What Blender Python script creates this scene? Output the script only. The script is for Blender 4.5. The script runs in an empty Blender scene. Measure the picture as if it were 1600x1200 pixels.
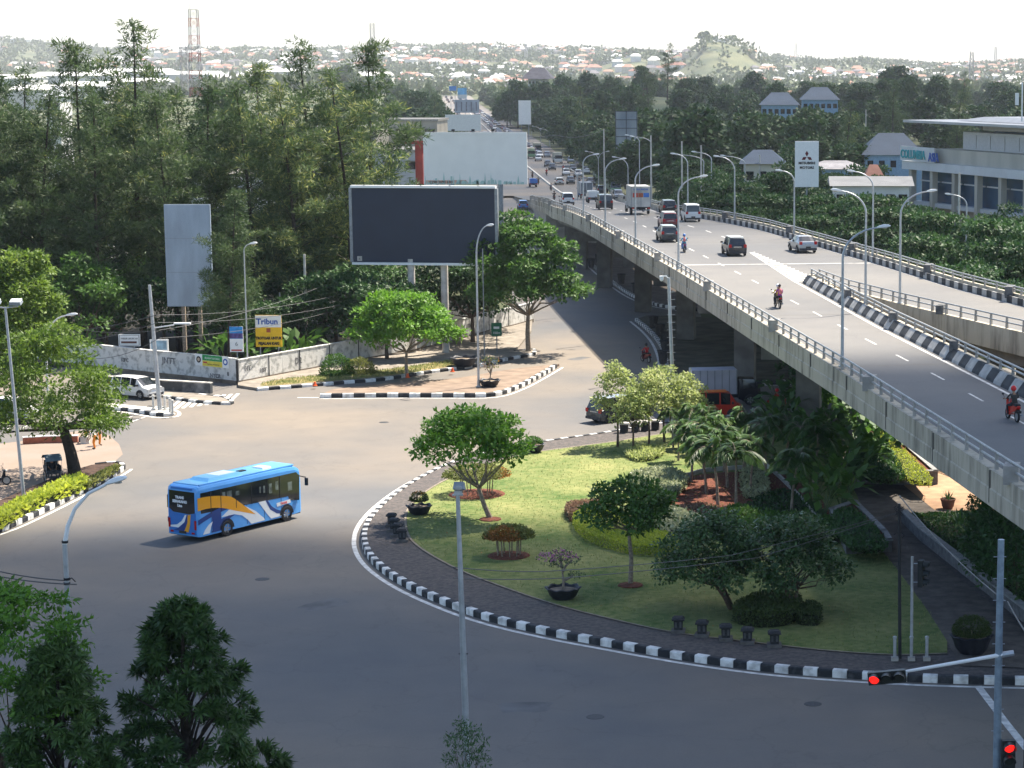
import bpy, bmesh, math, random
import numpy as np
from mathutils import Vector, Matrix, noise
S = bpy.context.scene
COL = S.collection
R = math.radians
PI = math.pi
# ---------------------------------------------------------------- camera, sky, sun, exposure
FPX = 3500.0; CX = 1200.0; CAMZ = 25.0
PITCH = math.atan(492.0/FPX)
cam = bpy.data.cameras.new("camera"); camo = bpy.data.objects.new("camera", cam); COL.objects.link(camo)
camo.location = (0, 0, CAMZ); camo.rotation_euler = (PI/2-PITCH, 0, 0)
cam.sensor_width = 36; cam.lens = 36*FPX/1600; cam.shift_x = -0.25
cam.clip_start = 0.5; cam.clip_end = 30000
S.camera = camo
SUN_EL = R(57); SUN_AZ = R(44)          # azimuth clockwise from +Y
SUND = Vector((math.sin(SUN_AZ)*math.cos(SUN_EL), math.cos(SUN_AZ)*math.cos(SUN_EL), math.sin(SUN_EL)))
w = bpy.data.worlds.new("World"); S.world = w; w.use_nodes = True
nt = w.node_tree; nt.nodes.clear()
sky = nt.nodes.new('ShaderNodeTexSky'); sky.sky_type = 'NISHITA'; sky.sun_disc = False
sky.sun_elevation = SUN_EL; sky.sun_rotation = SUN_AZ; sky.air_density = 1.0; sky.dust_density = 1.0; sky.ozone_density = 1.2; sky.altitude = 0
bg = nt.nodes.new('ShaderNodeBackground'); bg.inputs[1].default_value = 0.095
wo = nt.nodes.new('ShaderNodeOutputWorld')
nt.links.new(sky.outputs[0], bg.inputs[0]); nt.links.new(bg.outputs[0], wo.inputs[0])
sl = bpy.data.lights.new("sun", 'SUN'); sl.energy = 5.0; sl.angle = R(0.6); sl.color = (1.0, 0.92, 0.80)
so = bpy.data.objects.new("sun", sl); COL.objects.link(so); so.location = (60, 60, 300)
so.rotation_euler = SUND.to_track_quat('Z', 'Y').to_euler()
S.view_settings.view_transform = 'Standard'; S.view_settings.look = 'None'
S.view_settings.exposure = 1.5; S.view_settings.gamma = 1.0
S.render.engine = 'CYCLES'
try:
    S.cycles.max_bounces = 6; S.cycles.diffuse_bounces = 3; S.cycles.glossy_bounces = 2; S.cycles.transmission_bounces = 4
    S.cycles.transparent_max_bounces = 8; S.cycles.volume_bounces = 0; S.cycles.use_denoising = True
    S.cycles.caustics_reflective = False; S.cycles.caustics_refractive = False
except Exception: pass

# ---------------------------------------------------------------- pixel <-> world
def ray(px, py):
    u = (px-CX)/FPX; v = -(py-600.0)/FPX
    s, c = math.sin(PITCH), math.cos(PITCH)
    return Vector((u, v*s+c, v*c-s))
def G(px, py, z=0.0):
    d = ray(px, py); t = (z-CAMZ)/d.z
    return Vector((d.x*t, d.y*t, z))
def W(px, py, Y):
    d = ray(px, py); t = Y/d.y
    return Vector((d.x*t, Y, CAMZ+d.z*t))
def lerp(a, b, t): return a+(b-a)*t
def interp(x, pts):
    if x <= pts[0][0]:
        a, b = pts[0], pts[1]
    elif x >= pts[-1][0]:
        a, b = pts[-2], pts[-1]
    else:
        for a, b in zip(pts, pts[1:]):
            if a[0] <= x <= b[0]: break
    return a[1]+(b[1]-a[1])*(x-a[0])/(b[0]-a[0])
def sstep(a, b, x):
    t = min(1, max(0, (x-a)/(b-a))); return t*t*(3-2*t)

# ---------------------------------------------------------------- materials
MATS = {}
def mat(name, col, rough=0.7, var=0.15, scale=3.0, metal=0.0, spec=0.3, bump=0.0, bscale=None, coat=0.0, col2=None, emit=None, detail=4.0, stretch=None, contrast=(0.35, 0.65)):
    if name in MATS: return MATS[name]
    m = bpy.data.materials.new(name); m.use_nodes = True; MATS[name] = m
    n = m.node_tree; b = n.nodes['Principled BSDF']
    b.inputs['Roughness'].default_value = rough; b.inputs['Metallic'].default_value = metal
    b.inputs['Specular IOR Level'].default_value = spec
    if coat: b.inputs['Coat Weight'].default_value = coat; b.inputs['Coat Roughness'].default_value = 0.08
    c = (*col, 1)
    if var > 0 or col2:
        tc = n.nodes.new('ShaderNodeTexCoord'); nz = n.nodes.new('ShaderNodeTexNoise')
        nz.inputs['Scale'].default_value = scale; nz.inputs['Detail'].default_value = detail
        src = tc.outputs['Object']
        if stretch:
            mp = n.nodes.new('ShaderNodeMapping'); mp.inputs['Scale'].default_value = stretch
            n.links.new(src, mp.inputs[0]); src = mp.outputs[0]
        n.links.new(src, nz.inputs['Vector'])
        rp = n.nodes.new('ShaderNodeValToRGB')
        c2 = col2 if col2 else tuple(min(1, x*(1+var)) for x in col)
        c1 = col if col2 else tuple(x*(1-var) for x in col)
        rp.color_ramp.elements[0].color = (*c1, 1); rp.color_ramp.elements[1].color = (*c2, 1)
        rp.color_ramp.elements[0].position = contrast[0]; rp.color_ramp.elements[1].position = contrast[1]
        n.links.new(nz.outputs[0], rp.inputs[0]); n.links.new(rp.outputs[0], b.inputs['Base Color'])
        if bump:
            bn = n.nodes.new('ShaderNodeTexNoise'); bn.inputs['Scale'].default_value = bscale or scale*6; bn.inputs['Detail'].default_value = 3
            n.links.new(src, bn.inputs['Vector'])
            bp = n.nodes.new('ShaderNodeBump'); bp.inputs['Strength'].default_value = bump; bp.inputs['Distance'].default_value = 0.1
            n.links.new(bn.outputs[0], bp.inputs['Height']); n.links.new(bp.outputs[0], b.inputs['Normal'])
    else:
        b.inputs['Base Color'].default_value = c
    if emit:
        b.inputs['Emission Color'].default_value = (*emit[0], 1); b.inputs['Emission Strength'].default_value = emit[1]
    return m
def leafmat(name, dark, light, trans=0.3, tip=None, rough=0.55):
    """foliage: every leaf has its own tone; part of the sun comes through the blade"""
    if name in MATS: return MATS[name]
    m = bpy.data.materials.new(name); m.use_nodes = True; MATS[name] = m
    n = m.node_tree; b = n.nodes['Principled BSDF']; out = n.nodes['Material Output']
    ge = n.nodes.new('ShaderNodeNewGeometry'); rp = n.nodes.new('ShaderNodeValToRGB')
    tc = n.nodes.new('ShaderNodeTexCoord'); nz = n.nodes.new('ShaderNodeTexNoise'); nz.inputs['Scale'].default_value = 0.45; nz.inputs['Detail'].default_value = 2
    n.links.new(tc.outputs['Object'], nz.inputs['Vector'])
    oi = n.nodes.new('ShaderNodeObjectInfo')
    a1 = n.nodes.new('ShaderNodeMath'); a1.operation = 'MULTIPLY_ADD'; a1.inputs[1].default_value = 0.45
    n.links.new(ge.outputs['Random Per Island'], a1.inputs[0])
    a2 = n.nodes.new('ShaderNodeMath'); a2.operation = 'MULTIPLY_ADD'; a2.inputs[1].default_value = 0.9; a2.inputs[2].default_value = -0.22
    n.links.new(nz.outputs[0], a2.inputs[0]); n.links.new(a2.outputs[0], a1.inputs[2])
    a3 = n.nodes.new('ShaderNodeMath'); a3.operation = 'MULTIPLY_ADD'; a3.inputs[1].default_value = 0.3
    n.links.new(oi.outputs['Random'], a3.inputs[0]); n.links.new(a1.outputs[0], a3.inputs[2])
    n.links.new(a3.outputs[0], rp.inputs[0])
    rp.color_ramp.elements[0].color = (*dark, 1); rp.color_ramp.elements[0].position = 0.1
    rp.color_ramp.elements[1].color = (*light, 1); rp.color_ramp.elements[1].position = 0.85
    if tip:
        e = rp.color_ramp.elements.new(0.97); e.color = (*tip, 1)
    n.links.new(rp.outputs[0], b.inputs['Base Color'])
    b.inputs['Roughness'].default_value = rough; b.inputs['Specular IOR Level'].default_value = 0.25
    t = n.nodes.new('ShaderNodeBsdfTranslucent'); mx = n.nodes.new('ShaderNodeMixShader'); mx.inputs[0].default_value = trans
    hs = n.nodes.new('ShaderNodeHueSaturation'); hs.inputs['Value'].default_value = 1.5; hs.inputs['Saturation'].default_value = 1.05
    n.links.new(rp.outputs[0], hs.inputs['Color']); n.links.new(hs.outputs[0], t.inputs[0])
    n.links.new(b.outputs[0], mx.inputs[1]); n.links.new(t.outputs[0], mx.inputs[2]); n.links.new(mx.outputs[0], out.inputs[0])
    return m
WHITE = mat('white_paint', (.72, .71, .68), .6, .12, 5)
BLACKP = mat('black_paint', (.025, .027, .032), .6, .3, 5)
DARK = mat('dark_rubber', (.02, .02, .022), .8, 0)
STEEL = mat('galvanised_steel', (.42, .44, .46), .45, .12, 4, metal=.55)
GREYM = mat('grey_metal', (.25, .27, .29), .5, .15, 4, metal=.3)
LAMPW = mat('lamp_housing_white', (.78, .79, .78), .4, 0)
CONC = mat('concrete', (.34, .32, .29), .85, .2, 1.2, bump=.2)
CONCL = mat('light_concrete', (.52, .49, .44), .85, .2, 1.5)
GLASS = mat('dark_glass', (.012, .016, .02), .08, 0, spec=.8)
BARK = mat('bark', (.10, .07, .05), .9, .35, 6, bump=.5)
BARKD = mat('dark_bark', (.045, .035, .028), .9, .35, 6, bump=.5)
BARKP = mat('pale_bark', (.26, .21, .16), .9, .3, 8, bump=.4)
MULCH = mat('red_soil', (.14, .045, .026), .95, .4, 6, bump=.6)
MARK = mat('road_marking_paint', (.62, .6, .56), .7, .25, 2.5)

# ---------------------------------------------------------------- mesh builder
class MB:
    def __init__(s): s.v = []; s.f = []; s.m = []
    def add(s, vs, fs, mi=0):
        o = len(s.v); s.v += [tuple(x) for x in vs]; s.f += [tuple(o+i for i in f) for f in fs]; s.m += [mi]*len(fs)
    def box(s, c, d, mi=0, rz=0, taper=1.0, rx=0):
        hx, hy, hz = d[0]/2, d[1]/2, d[2]/2; vs = []
        M = Matrix.Rotation(rz, 3, 'Z') @ Matrix.Rotation(rx, 3, 'X')
        for z, t in ((-hz, 1), (hz, taper)):
            for x, y in ((-1, -1), (1, -1), (1, 1), (-1, 1)):
                vs.append(M @ Vector((x*hx*t, y*hy*t, z))+Vector(c))
        s.add(vs, [(3, 2, 1, 0), (4, 5, 6, 7), (0, 1, 5, 4), (1, 2, 6, 5), (2, 3, 7, 6), (3, 0, 4, 7)], mi)
    def tube(s, pts, rad, n=8, mi=0, cap=True):
        pts = [Vector(p) for p in pts]; k = len(pts)
        if not hasattr(rad, '__len__'): rad = [rad]*k
        vs = []; prev = None
        for i, p in enumerate(pts):
            t = (pts[min(i+1, k-1)]-pts[max(i-1, 0)]).normalized()
            if prev is None:
                a = Vector((0, 0, 1)) if abs(t.z) < .9 else Vector((1, 0, 0)); x = t.cross(a).normalized()
            else:
                x = (prev-t*prev.dot(t)).normalized()
            prev = x; y = t.cross(x)
            for j in range(n):
                a = 2*PI*j/n; vs.append(p+(x*math.cos(a)+y*math.sin(a))*rad[i])
        fs = [(i*n+j, i*n+(j+1) % n, (i+1)*n+(j+1) % n, (i+1)*n+j) for i in range(k-1) for j in range(n)]
        if cap: fs += [tuple(range(n-1, -1, -1)), tuple((k-1)*n+j for j in range(n))]
        s.add(vs, fs, mi)
    def lathe(s, prof, c=(0, 0, 0), n=20, mi=0, wav=None):
        vs = []
        for r, z in prof:
            for j in range(n):
                a = 2*PI*j/n; rr = r; zz = z
                if wav and r > wav[0]: rr *= 1+wav[1]*math.cos(wav[2]*a); zz += wav[3]*math.cos(wav[2]*a)
                vs.append((c[0]+rr*math.cos(a), c[1]+rr*math.sin(a), c[2]+zz))
        k = len(prof)
        fs = [(i*n+j, i*n+(j+1) % n, (i+1)*n+(j+1) % n, (i+1)*n+j) for i in range(k-1) for j in range(n)]
        if prof[0][0] > .001: fs.append(tuple(range(n-1, -1, -1)))
        if prof[-1][0] > .001: fs.append(tuple((k-1)*n+j for j in range(n)))
        s.add(vs, fs, mi)
    def prism(s, poly, z0, z1, mi=0, mtop=None):
        n = len(poly); a = sum(poly[i][0]*poly[(i+1) % n][1]-poly[(i+1) % n][0]*poly[i][1] for i in range(n))
        if a < 0: poly = poly[::-1]
        vs = [(p[0], p[1], z0) for p in poly]+[(p[0], p[1], z1) for p in poly]
        s.add(vs, [tuple(range(n-1, -1, -1))]+[(i, (i+1) % n, n+(i+1) % n, n+i) for i in range(n)], mi)
        s.add([(p[0], p[1], z1) for p in poly], [tuple(range(n))], mi if mtop is None else mtop)
    def sheet(s, poly, z, mi=0):
        n = len(poly); a = sum(poly[i][0]*poly[(i+1) % n][1]-poly[(i+1) % n][0]*poly[i][1] for i in range(n))
        if a < 0: poly = poly[::-1]
        s.add([(p[0], p[1], z) for p in poly], [tuple(range(n))], mi)
    def slab(s, o, ux, uz, w, h, t, mi=0):
        """upright panel: corner o, unit dir ux, width w, up h, thickness t behind"""
        ux = Vector(ux).normalized(); uz = Vector(uz); nn = ux.cross(uz).normalized(); o = Vector(o)
        vs = []
        for d in (0, -t):
            for a, b in ((0, 0), (w, 0), (w, h), (0, h)): vs.append(o+ux*a+uz*b+nn*d)
        s.add(vs, [(0, 1, 2, 3), (7, 6, 5, 4), (4, 5, 1, 0), (5, 6, 2, 1), (6, 7, 3, 2), (7, 4, 0, 3)], mi)
    def ball(s, c, r, mi=0, n=12, m=8):
        if not hasattr(r, '__len__'): r = (r, r, r)
        vs = [(c[0], c[1], c[2]-r[2])]
        for i in range(1, m):
            a = -PI/2+PI*i/m
            for j in range(n):
                b = 2*PI*j/n; vs.append((c[0]+r[0]*math.cos(a)*math.cos(b), c[1]+r[1]*math.cos(a)*math.sin(b), c[2]+r[2]*math.sin(a)))
        vs.append((c[0], c[1], c[2]+r[2])); L = len(vs)-1
        fs = [(0, 1+(j+1) % n, 1+j) for j in range(n)]+[(1+i*n+j, 1+i*n+(j+1) % n, 1+(i+1)*n+(j+1) % n, 1+(i+1)*n+j) for i in range(m-2) for j in range(n)]
        fs += [(L, 1+(m-2)*n+j, 1+(m-2)*n+(j+1) % n) for j in range(n)]
        s.add(vs, fs, mi)
    def mesh(s, name, mats, smooth=False):
        me = bpy.data.meshes.new(name); me.from_pydata(s.v, [], s.f)
        if not hasattr(mats, '__len__'): mats = [mats]
        for m in mats: me.materials.append(m)
        me.polygons.foreach_set('material_index', s.m)
        if smooth:
            me.polygons.foreach_set('use_smooth', [True]*len(me.polygons))
            try: me.set_sharp_from_angle(angle=R(38))
            except Exception: pass
        me.update(); return me
    def build(s, name, mats, parent=None, smooth=False, loc=None):
        return link(name, s.mesh(name, mats, smooth), parent, loc)
def link(name, me, parent=None, loc=None, rz=0, sc=None):
    o = bpy.data.objects.new(name, me); COL.objects.link(o)
    if parent: o.parent = parent
    if loc is not None: o.location = loc
    if rz: o.rotation_euler = (0, 0, rz)
    if sc is not None: o.scale = sc if hasattr(sc, '__len__') else (sc, sc, sc)
    return o
def tag(o, label=None, cat=None, group=None, kind=None):
    if label: o['label'] = label
    if cat: o['category'] = cat
    if group: o['group'] = group
    if kind: o['kind'] = kind
    return o
def thing(name, label, cat, loc=(0, 0, 0), rz=0, group=None, sc=None):
    o = bpy.data.objects.new(name, None); COL.objects.link(o); o.location = loc; o.rotation_euler = (0, 0, rz)
    o.empty_display_size = .3
    if sc is not None: o.scale = sc if hasattr(sc, '__len__') else (sc, sc, sc)
    return tag(o, label, cat, group)
def copy_tree(o, parent=None):
    c = o.copy(); COL.objects.link(c); c.parent = parent
    for ch in o.children: copy_tree(ch, c)
    return c
def dup(o, label, loc, rz=0, sc=None, group=None):
    c = copy_tree(o); c.location = loc; c.rotation_euler = (0, 0, rz); c['label'] = label
    if sc is not None: c.scale = sc if hasattr(sc, '__len__') else (sc, sc, sc)
    if group: c['group'] = group
    return c
FONT = {}
def text(name, s, size, m, parent, loc, rot, depth=0.01, align='CENTER', bold=0.0, sx=1.0):
    cu = bpy.data.curves.new(name, 'FONT'); cu.body = s; cu.size = size; cu.extrude = depth; cu.align_x = align; cu.offset = bold
    cu.resolution_u = 2
    to = bpy.data.objects.new(name+'_tmp', cu); COL.objects.link(to)
    dg = bpy.context.evaluated_depsgraph_get(); dg.update()
    me = bpy.data.meshes.new_from_object(to.evaluated_get(dg)); bpy.data.objects.remove(to); bpy.data.curves.remove(cu)
    me.materials.clear(); me.materials.append(m); me.name = name
    o = bpy.data.objects.new(name, me); COL.objects.link(o); o.parent = parent; o.location = loc; o.rotation_euler = rot; o.scale = (sx, 1, 1)
    return o

# ---------------------------------------------------------------- leaves
def leaf_mesh(name, P, D, N, L, Wd, m, fold=0.0, sel=None, mats=None):
    """rhombic leaves: P base points, D blade direction, N normal, L length, Wd width (arrays)"""
    n = len(P); D = D/np.linalg.norm(D, axis=1)[:, None]
    Sx = np.cross(D, N); Sx /= (np.linalg.norm(Sx, axis=1)[:, None]+1e-9)
    L = np.broadcast_to(L, (n,))[:, None]; Wd = np.broadcast_to(Wd, (n,))[:, None]
    mid = P+D*L*.45
    v = np.empty((n, 4, 3)); v[:, 0] = P; v[:, 1] = mid+Sx*Wd*.5; v[:, 2] = P+D*L-np.array([0, 0, 1.0])*L*fold; v[:, 3] = mid-Sx*Wd*.5
    me = bpy.data.meshes.new(name); me.vertices.add(n*4); me.vertices.foreach_set('co', v.reshape(-1))
    me.loops.add(n*4); me.loops.foreach_set('vertex_index', np.arange(n*4, dtype=np.int32))
    me.polygons.add(n); me.polygons.foreach_set('loop_start', np.arange(0, n*4, 4, dtype=np.int32))
    try: me.polygons.foreach_set('loop_total', np.full(n, 4, dtype=np.int32))
    except Exception: pass
    for x in (mats or [m]): me.materials.append(x)
    if sel is not None: me.polygons.foreach_set('material_index', sel.astype(np.int32))
    me.update(calc_edges=True); me.validate(); return me
def rnd_dirs(rs, n):
    d = rs.normal(size=(n, 3)); return d/np.linalg.norm(d, axis=1)[:, None]
def clump_leaves(rs, clumps, per, L, Wd, flat=0.5, droop=0.2, shell=.55, up=.6, jit=0.0):
    """clumps: (cx,cy,cz,rx,ry,rz). Leaves sit in puffs round each centre; returns P,D,N,L,W"""
    Ps, Ds, Ns = [], [], []
    for c in clumps:
        k = max(3, int(per*(c[3]*c[4]*c[5])**(2/3.)/ (1.0)))
        d = rnd_dirs(rs, k); d[:, 2] = np.where((d[:, 2] < 0) & (rs.random(k) < up), -d[:, 2], d[:, 2])
        r = shell+(1-shell)*rs.random(k)**.6
        r *= 1+.25*np.sin(d[:, 0]*7+c[0]*3)*np.cos(d[:, 1]*6+c[1])
        P = np.array(c[:3])+d*r[:, None]*np.array(c[3:6])
        D = d*(.7)+rnd_dirs(rs, k)*.8; D[:, 2] -= droop
        N = rnd_dirs(rs, k)*(1-flat)+np.array([0, 0, 1.0])*flat+d*.35
        Ps.append(P); Ds.append(D); Ns.append(N)
    P = np.concatenate(Ps); n = len(P)
    return P, np.concatenate(Ds), np.concatenate(Ns), L*(.6+.8*rs.random(n)), Wd*(.6+.8*rs.random(n))
def limbs(mb, rs, base, tips, r0, seg=4, wob=.12, n=6):
    for t in tips:
        b = Vector(base[0]) if hasattr(base[0], '__len__') else Vector(base); t = Vector(t); pts = []
        for i in range(seg+1):
            f = i/seg; p = b.lerp(t, f); l = (t-b).length
            p.z += math.sin(f*PI)*l*.06*-1 if False else 0
            if 0 < i < seg: p += Vector((rs.normal()*wob*l*.3, rs.normal()*wob*l*.3, rs.normal()*wob*l*.2))
            pts.append(p)
        mb.tube(pts, [r0*(1-.85*i/seg) for i in range(seg+1)], n)
# ================================================================ GROUND, ROADS, ISLANDS
def XR(Y): return interp(Y, [(120, 30), (138, 24), (157.7, 18), (170, 14.6), (189, 10.3), (207, 5.9), (231, 0), (250, -6.2), (266, -12.0), (300, -17), (350, -22), (435, -30), (717, -69), (1750, -227), (2600, -355)])
def XL(Y): return interp(Y, [(60, 14.8), (86.5, 9.9), (120.6, 4.03), (142, 0), (179.6, -7.0), (231, -17.0), (286, -27.4), (340, -34.3), (400, -42), (440, -50), (717, -95), (1750, -253), (2600, -381)])
def ZD(Y): return 8.5*(1-sstep(232, 470, Y))+.02
def XC(Y): return XR(Y)-interp(Y, [(420, 8.6), (587, 12.2), (700, 14), (3000, 14)])
RIDGE = [(-3000, 60), (-600, 62), (0, 68), (60, 72), (110, 80), (170, 84), (300, 82), (400, 82), (480, 88), (560, 84), (640, 79), (750, 78), (850, 81), (920, 84), (990, 87), (1050, 90), (1190, 94), (1250, 97), (1300, 101), (1380, 102), (1450, 106), (1550, 103), (1600, 99), (2400, 95), (5000, 90)]
def terrain(X, Y):
    if Y < 200: return -0.06
    px = CX+FPX*X/Y
    z = -0.06
    xr = XR(Y)+6; xl = XL(Y)-12; dd = max(X-xr, xl-X, 0); cm = 1-math.exp(-(dd/(14+Y*.012))**2) if Y < 2500 else 1
    z += cm*13*math.exp(-((px-1010)/150)**2)*math.exp(-((Y-980)/230)**2)
    z += cm*9*math.exp(-((px-1420)/170)**2)*math.exp(-((Y-900)/260)**2)
    z += cm*12*math.exp(-((px-560)/300)**2)*math.exp(-((Y-1500)/420)**2)
    top = CAMZ+(108-interp(px, RIDGE))*4200/FPX
    z += (top-4)*sstep(2300, 4200, Y)+4*sstep(1500, 2400, Y)
    nz = noise.noise(Vector((X*.0035, Y*.0022, 3)))
    z += cm*nz*9*sstep(1700, 2700, Y)*(1-sstep(3900, 4200, Y))
    z += noise.noise(Vector((X*.012, Y*.008, 7)))*2.2*cm*sstep(1700, 2700, Y)
    # the bare conical hill on the right
    z += 46*math.exp(-((px-1115)/46)**2)*math.exp(-((Y-2900)/260)**2)+7*math.exp(-((px-1105)/9)**2)*math.exp(-((Y-2900)/120)**2)
    z += 22*math.exp(-((px-1165)/26)**2)*math.exp(-((Y-2950)/220)**2)
    z += 24*math.exp(-((px-1000)/60)**2)*math.exp(-((Y-3000)/260)**2)
    if Y > 4200: z -= (Y-4200)*.02
    return z
def build_ground():
    us = [-3000, -2000, -1400, -1000, -700, -500, -350]+list(range(-240, 1861, 20))+[1960, 2100, 2400, 2800, 3400, 4200, 5400]
    ys = [-60, 0, 45, 100, 150, 200, 260, 330, 420]+[520+60*i for i in range(20)]+[1760+70*i for i in range(38)]+[4500, 5200, 6500]
    vs = []; fs = []
    for Y in ys:
        for u in us:
            X = (u-CX)/FPX*max(Y, 200)
            if Y < 200: X *= 1.6
            vs.append((X, Y, terrain(X, Y)))
    n = len(us)
    for j in range(len(ys)-1):
        for i in range(n-1): fs.append((j*n+i, j*n+i+1, (j+1)*n+i+1, (j+1)*n+i))
    mb = MB(); mb.add(vs, fs)
    m = mat('ground_cover', (.035, .055, .022), .95, 0, .02, col2=(.13, .13, .06), detail=8)
    o = mb.build('ground', m, smooth=True); tag(o, kind='structure')
    # far blue range beyond
    mb = MB(); vs = []; far = [(-1500, 96), (0, 88), (600, 92), (1180, 98), (1230, 92), (1265, 89), (1300, 97), (1340, 101), (1400, 95), (1440, 103), (1500, 101), (1560, 96), (1600, 100), (2600, 98)]
    k = 0
    for u in range(-1500, 2601, 25):
        Y = 7600; X = (u-CX)/FPX*Y; zz = CAMZ+(108-interp(u, far))*Y/FPX+noise.noise(Vector((u*.02, 1, 1)))*7
        vs += [(X, Y-900, -80), (X, Y, zz), (X*1.05, Y+900, -90)]; k += 1
    fs = [f for i in range(k-1) for f in ((3*i, 3*i+3, 3*i+4, 3*i+1), (3*i+1, 3*i+4, 3*i+5, 3*i+2))]
    mb.add(vs, fs); tag(mb.build('hills', mat('hill_forest', (.04, .07, .03), .95, .3, .01), smooth=True), kind='structure')
build_ground()

def asphalt():
    m = bpy.data.materials.new('asphalt'); m.use_nodes = True; n = m.node_tree; b = n.nodes['Principled BSDF']
    tc = n.nodes.new('ShaderNodeTexCoord')
    def nz(s, d=4, rough=.5, st=None):
        t = n.nodes.new('ShaderNodeTexNoise'); t.inputs['Scale'].default_value = s; t.inputs['Detail'].default_value = d; t.inputs['Roughness'].default_value = rough
        if st:
            mp = n.nodes.new('ShaderNodeMapping'); mp.inputs['Scale'].default_value = st; n.links.new(tc.outputs['Object'], mp.inputs[0]); n.links.new(mp.outputs[0], t.inputs['Vector'])
        else: n.links.new(tc.outputs['Object'], t.inputs['Vector'])
        return t
    big = nz(.035, 4, .55); mid = nz(.5, 5, .6); fine = nz(9, 3, .7)
    r1 = n.nodes.new('ShaderNodeValToRGB'); r1.color_ramp.elements[0].position = .36; r1.color_ramp.elements[1].position = .62
    r1.color_ramp.elements[0].color = (.114, .115, .118, 1); r1.color_ramp.elements[1].color = (.20, .17, .138, 1)
    n.links.new(big.outputs[0], r1.inputs[0])
    mx = n.nodes.new('ShaderNodeMixRGB'); mx.blend_type = 'MULTIPLY'; mx.inputs[0].default_value = 1
    r2 = n.nodes.new('ShaderNodeValToRGB'); r2.color_ramp.elements[0].color = (.82, .82, .83, 1); r2.color_ramp.elements[1].color = (1.12, 1.1, 1.07, 1)
    n.links.new(mid.outputs[0], r2.inputs[0]); n.links.new(r1.outputs[0], mx.inputs[1]); n.links.new(r2.outputs[0], mx.inputs[2])
    m2 = n.nodes.new('ShaderNodeMixRGB'); m2.blend_type = 'MULTIPLY'; m2.inputs[0].default_value = 1
    r3 = n.nodes.new('ShaderNodeValToRGB'); r3.color_ramp.elements[0].color = (.84, .84, .85, 1); r3.color_ramp.elements[1].color = (1.12, 1.12, 1.1, 1)
    n.links.new(fine.outputs[0], r3.inputs[0]); n.links.new(mx.outputs[0], m2.inputs[1]); n.links.new(r3.outputs[0], m2.inputs[2])
    # cracks, oil drips and patches
    vo = n.nodes.new('ShaderNodeTexVoronoi'); vo.feature = 'DISTANCE_TO_EDGE'; vo.inputs['Scale'].default_value = .16
    wp = nz(.6, 4); mv = n.nodes.new('ShaderNodeMixRGB'); mv.inputs[0].default_value = .12; n.links.new(tc.outputs['Object'], mv.inputs[1]); n.links.new(wp.outputs[1], mv.inputs[2]); 
    sc = n.nodes.new('ShaderNodeVectorMath'); sc.operation = 'MULTIPLY_ADD'; sc.inputs[1].default_value = (3, 3, 3); n.links.new(wp.outputs[1], sc.inputs[0]); n.links.new(tc.outputs['Object'], sc.inputs[2])
    n.links.new(sc.outputs[0], vo.inputs['Vector'])
    rc = n.nodes.new('ShaderNodeValToRGB'); rc.color_ramp.elements[0].color = (.8, .8, .8, 1); rc.color_ramp.elements[1].color = (1, 1, 1, 1); rc.color_ramp.elements[0].position = .002; rc.color_ramp.elements[1].position = .012
    n.links.new(vo.outputs[0], rc.inputs[0]); m3 = n.nodes.new('ShaderNodeMixRGB'); m3.blend_type = 'MULTIPLY'; m3.inputs[0].default_value = .55
    n.links.new(m2.outputs[0], m3.inputs[1]); n.links.new(rc.outputs[0], m3.inputs[2])
    n.links.new(m3.outputs[0], b.inputs['Base Color'])
    b.inputs['Roughness'].default_value = .75; b.inputs['Specular IOR Level'].default_value = .3
    bp = n.nodes.new('ShaderNodeBump'); bp.inputs['Strength'].default_value = .25; bp.inputs['Distance'].default_value = .02
    n.links.new(fine.outputs[0], bp.inputs['Height']); n.links.new(bp.outputs[0], b.inputs['Normal'])
    return m
ASPH = asphalt()

def cr(pts, sub=6, closed=False):
    """Catmull-Rom through points"""
    P = [Vector(p) for p in pts]; n = len(P); out = []
    for i in range(n if closed else n-1):
        p0 = P[(i-1) % n] if closed or i > 0 else P[i]*2-P[i+1]
        p1 = P[i]; p2 = P[(i+1) % n]; p3 = P[(i+2) % n] if closed or i+2 < n else P[(i+1) % n]*2-P[i]
        for k in range(sub):
            t = k/sub; out.append(.5*((2*p1)+(p2-p0)*t+(2*p0-5*p1+4*p2-p3)*t*t+(3*p1-p0-3*p2+p3)*t**3))
    if not closed: out.append(P[-1])
    return out
def GP(lst, z=0.0): return [G(a, b, z) for a, b in lst]
def resample(pts, step):
    out = [pts[0].copy()]; acc = 0; 
    for a, b in zip(pts, pts[1:]):
        l = (b-a).length
        while acc+l >= step and l > 1e-9:
            t = (step-acc)/l; a = a.lerp(b, t); out.append(a.copy()); l = (b-a).length; acc = 0
        acc += l
    return out
def offset(pts, d):
    out = []
    for i, p in enumerate(pts):
        t = (pts[min(i+1, len(pts)-1)]-pts[max(i-1, 0)]); t.z = 0; t.normalize()
        out.append(p+Vector((t.y, -t.x, 0))*d)
    return out
def strip(mb, pts, a, b, z, mi=0):
    A = offset(pts, a); B = offset(pts, b)
    for i in range(len(pts)-1):
        mb.add([(*A[i].xy, z), (*A[i+1].xy, z), (*B[i+1].xy, z), (*B[i].xy, z)], [(0, 1, 2, 3) if a > b else (3, 2, 1, 0)], mi)
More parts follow.
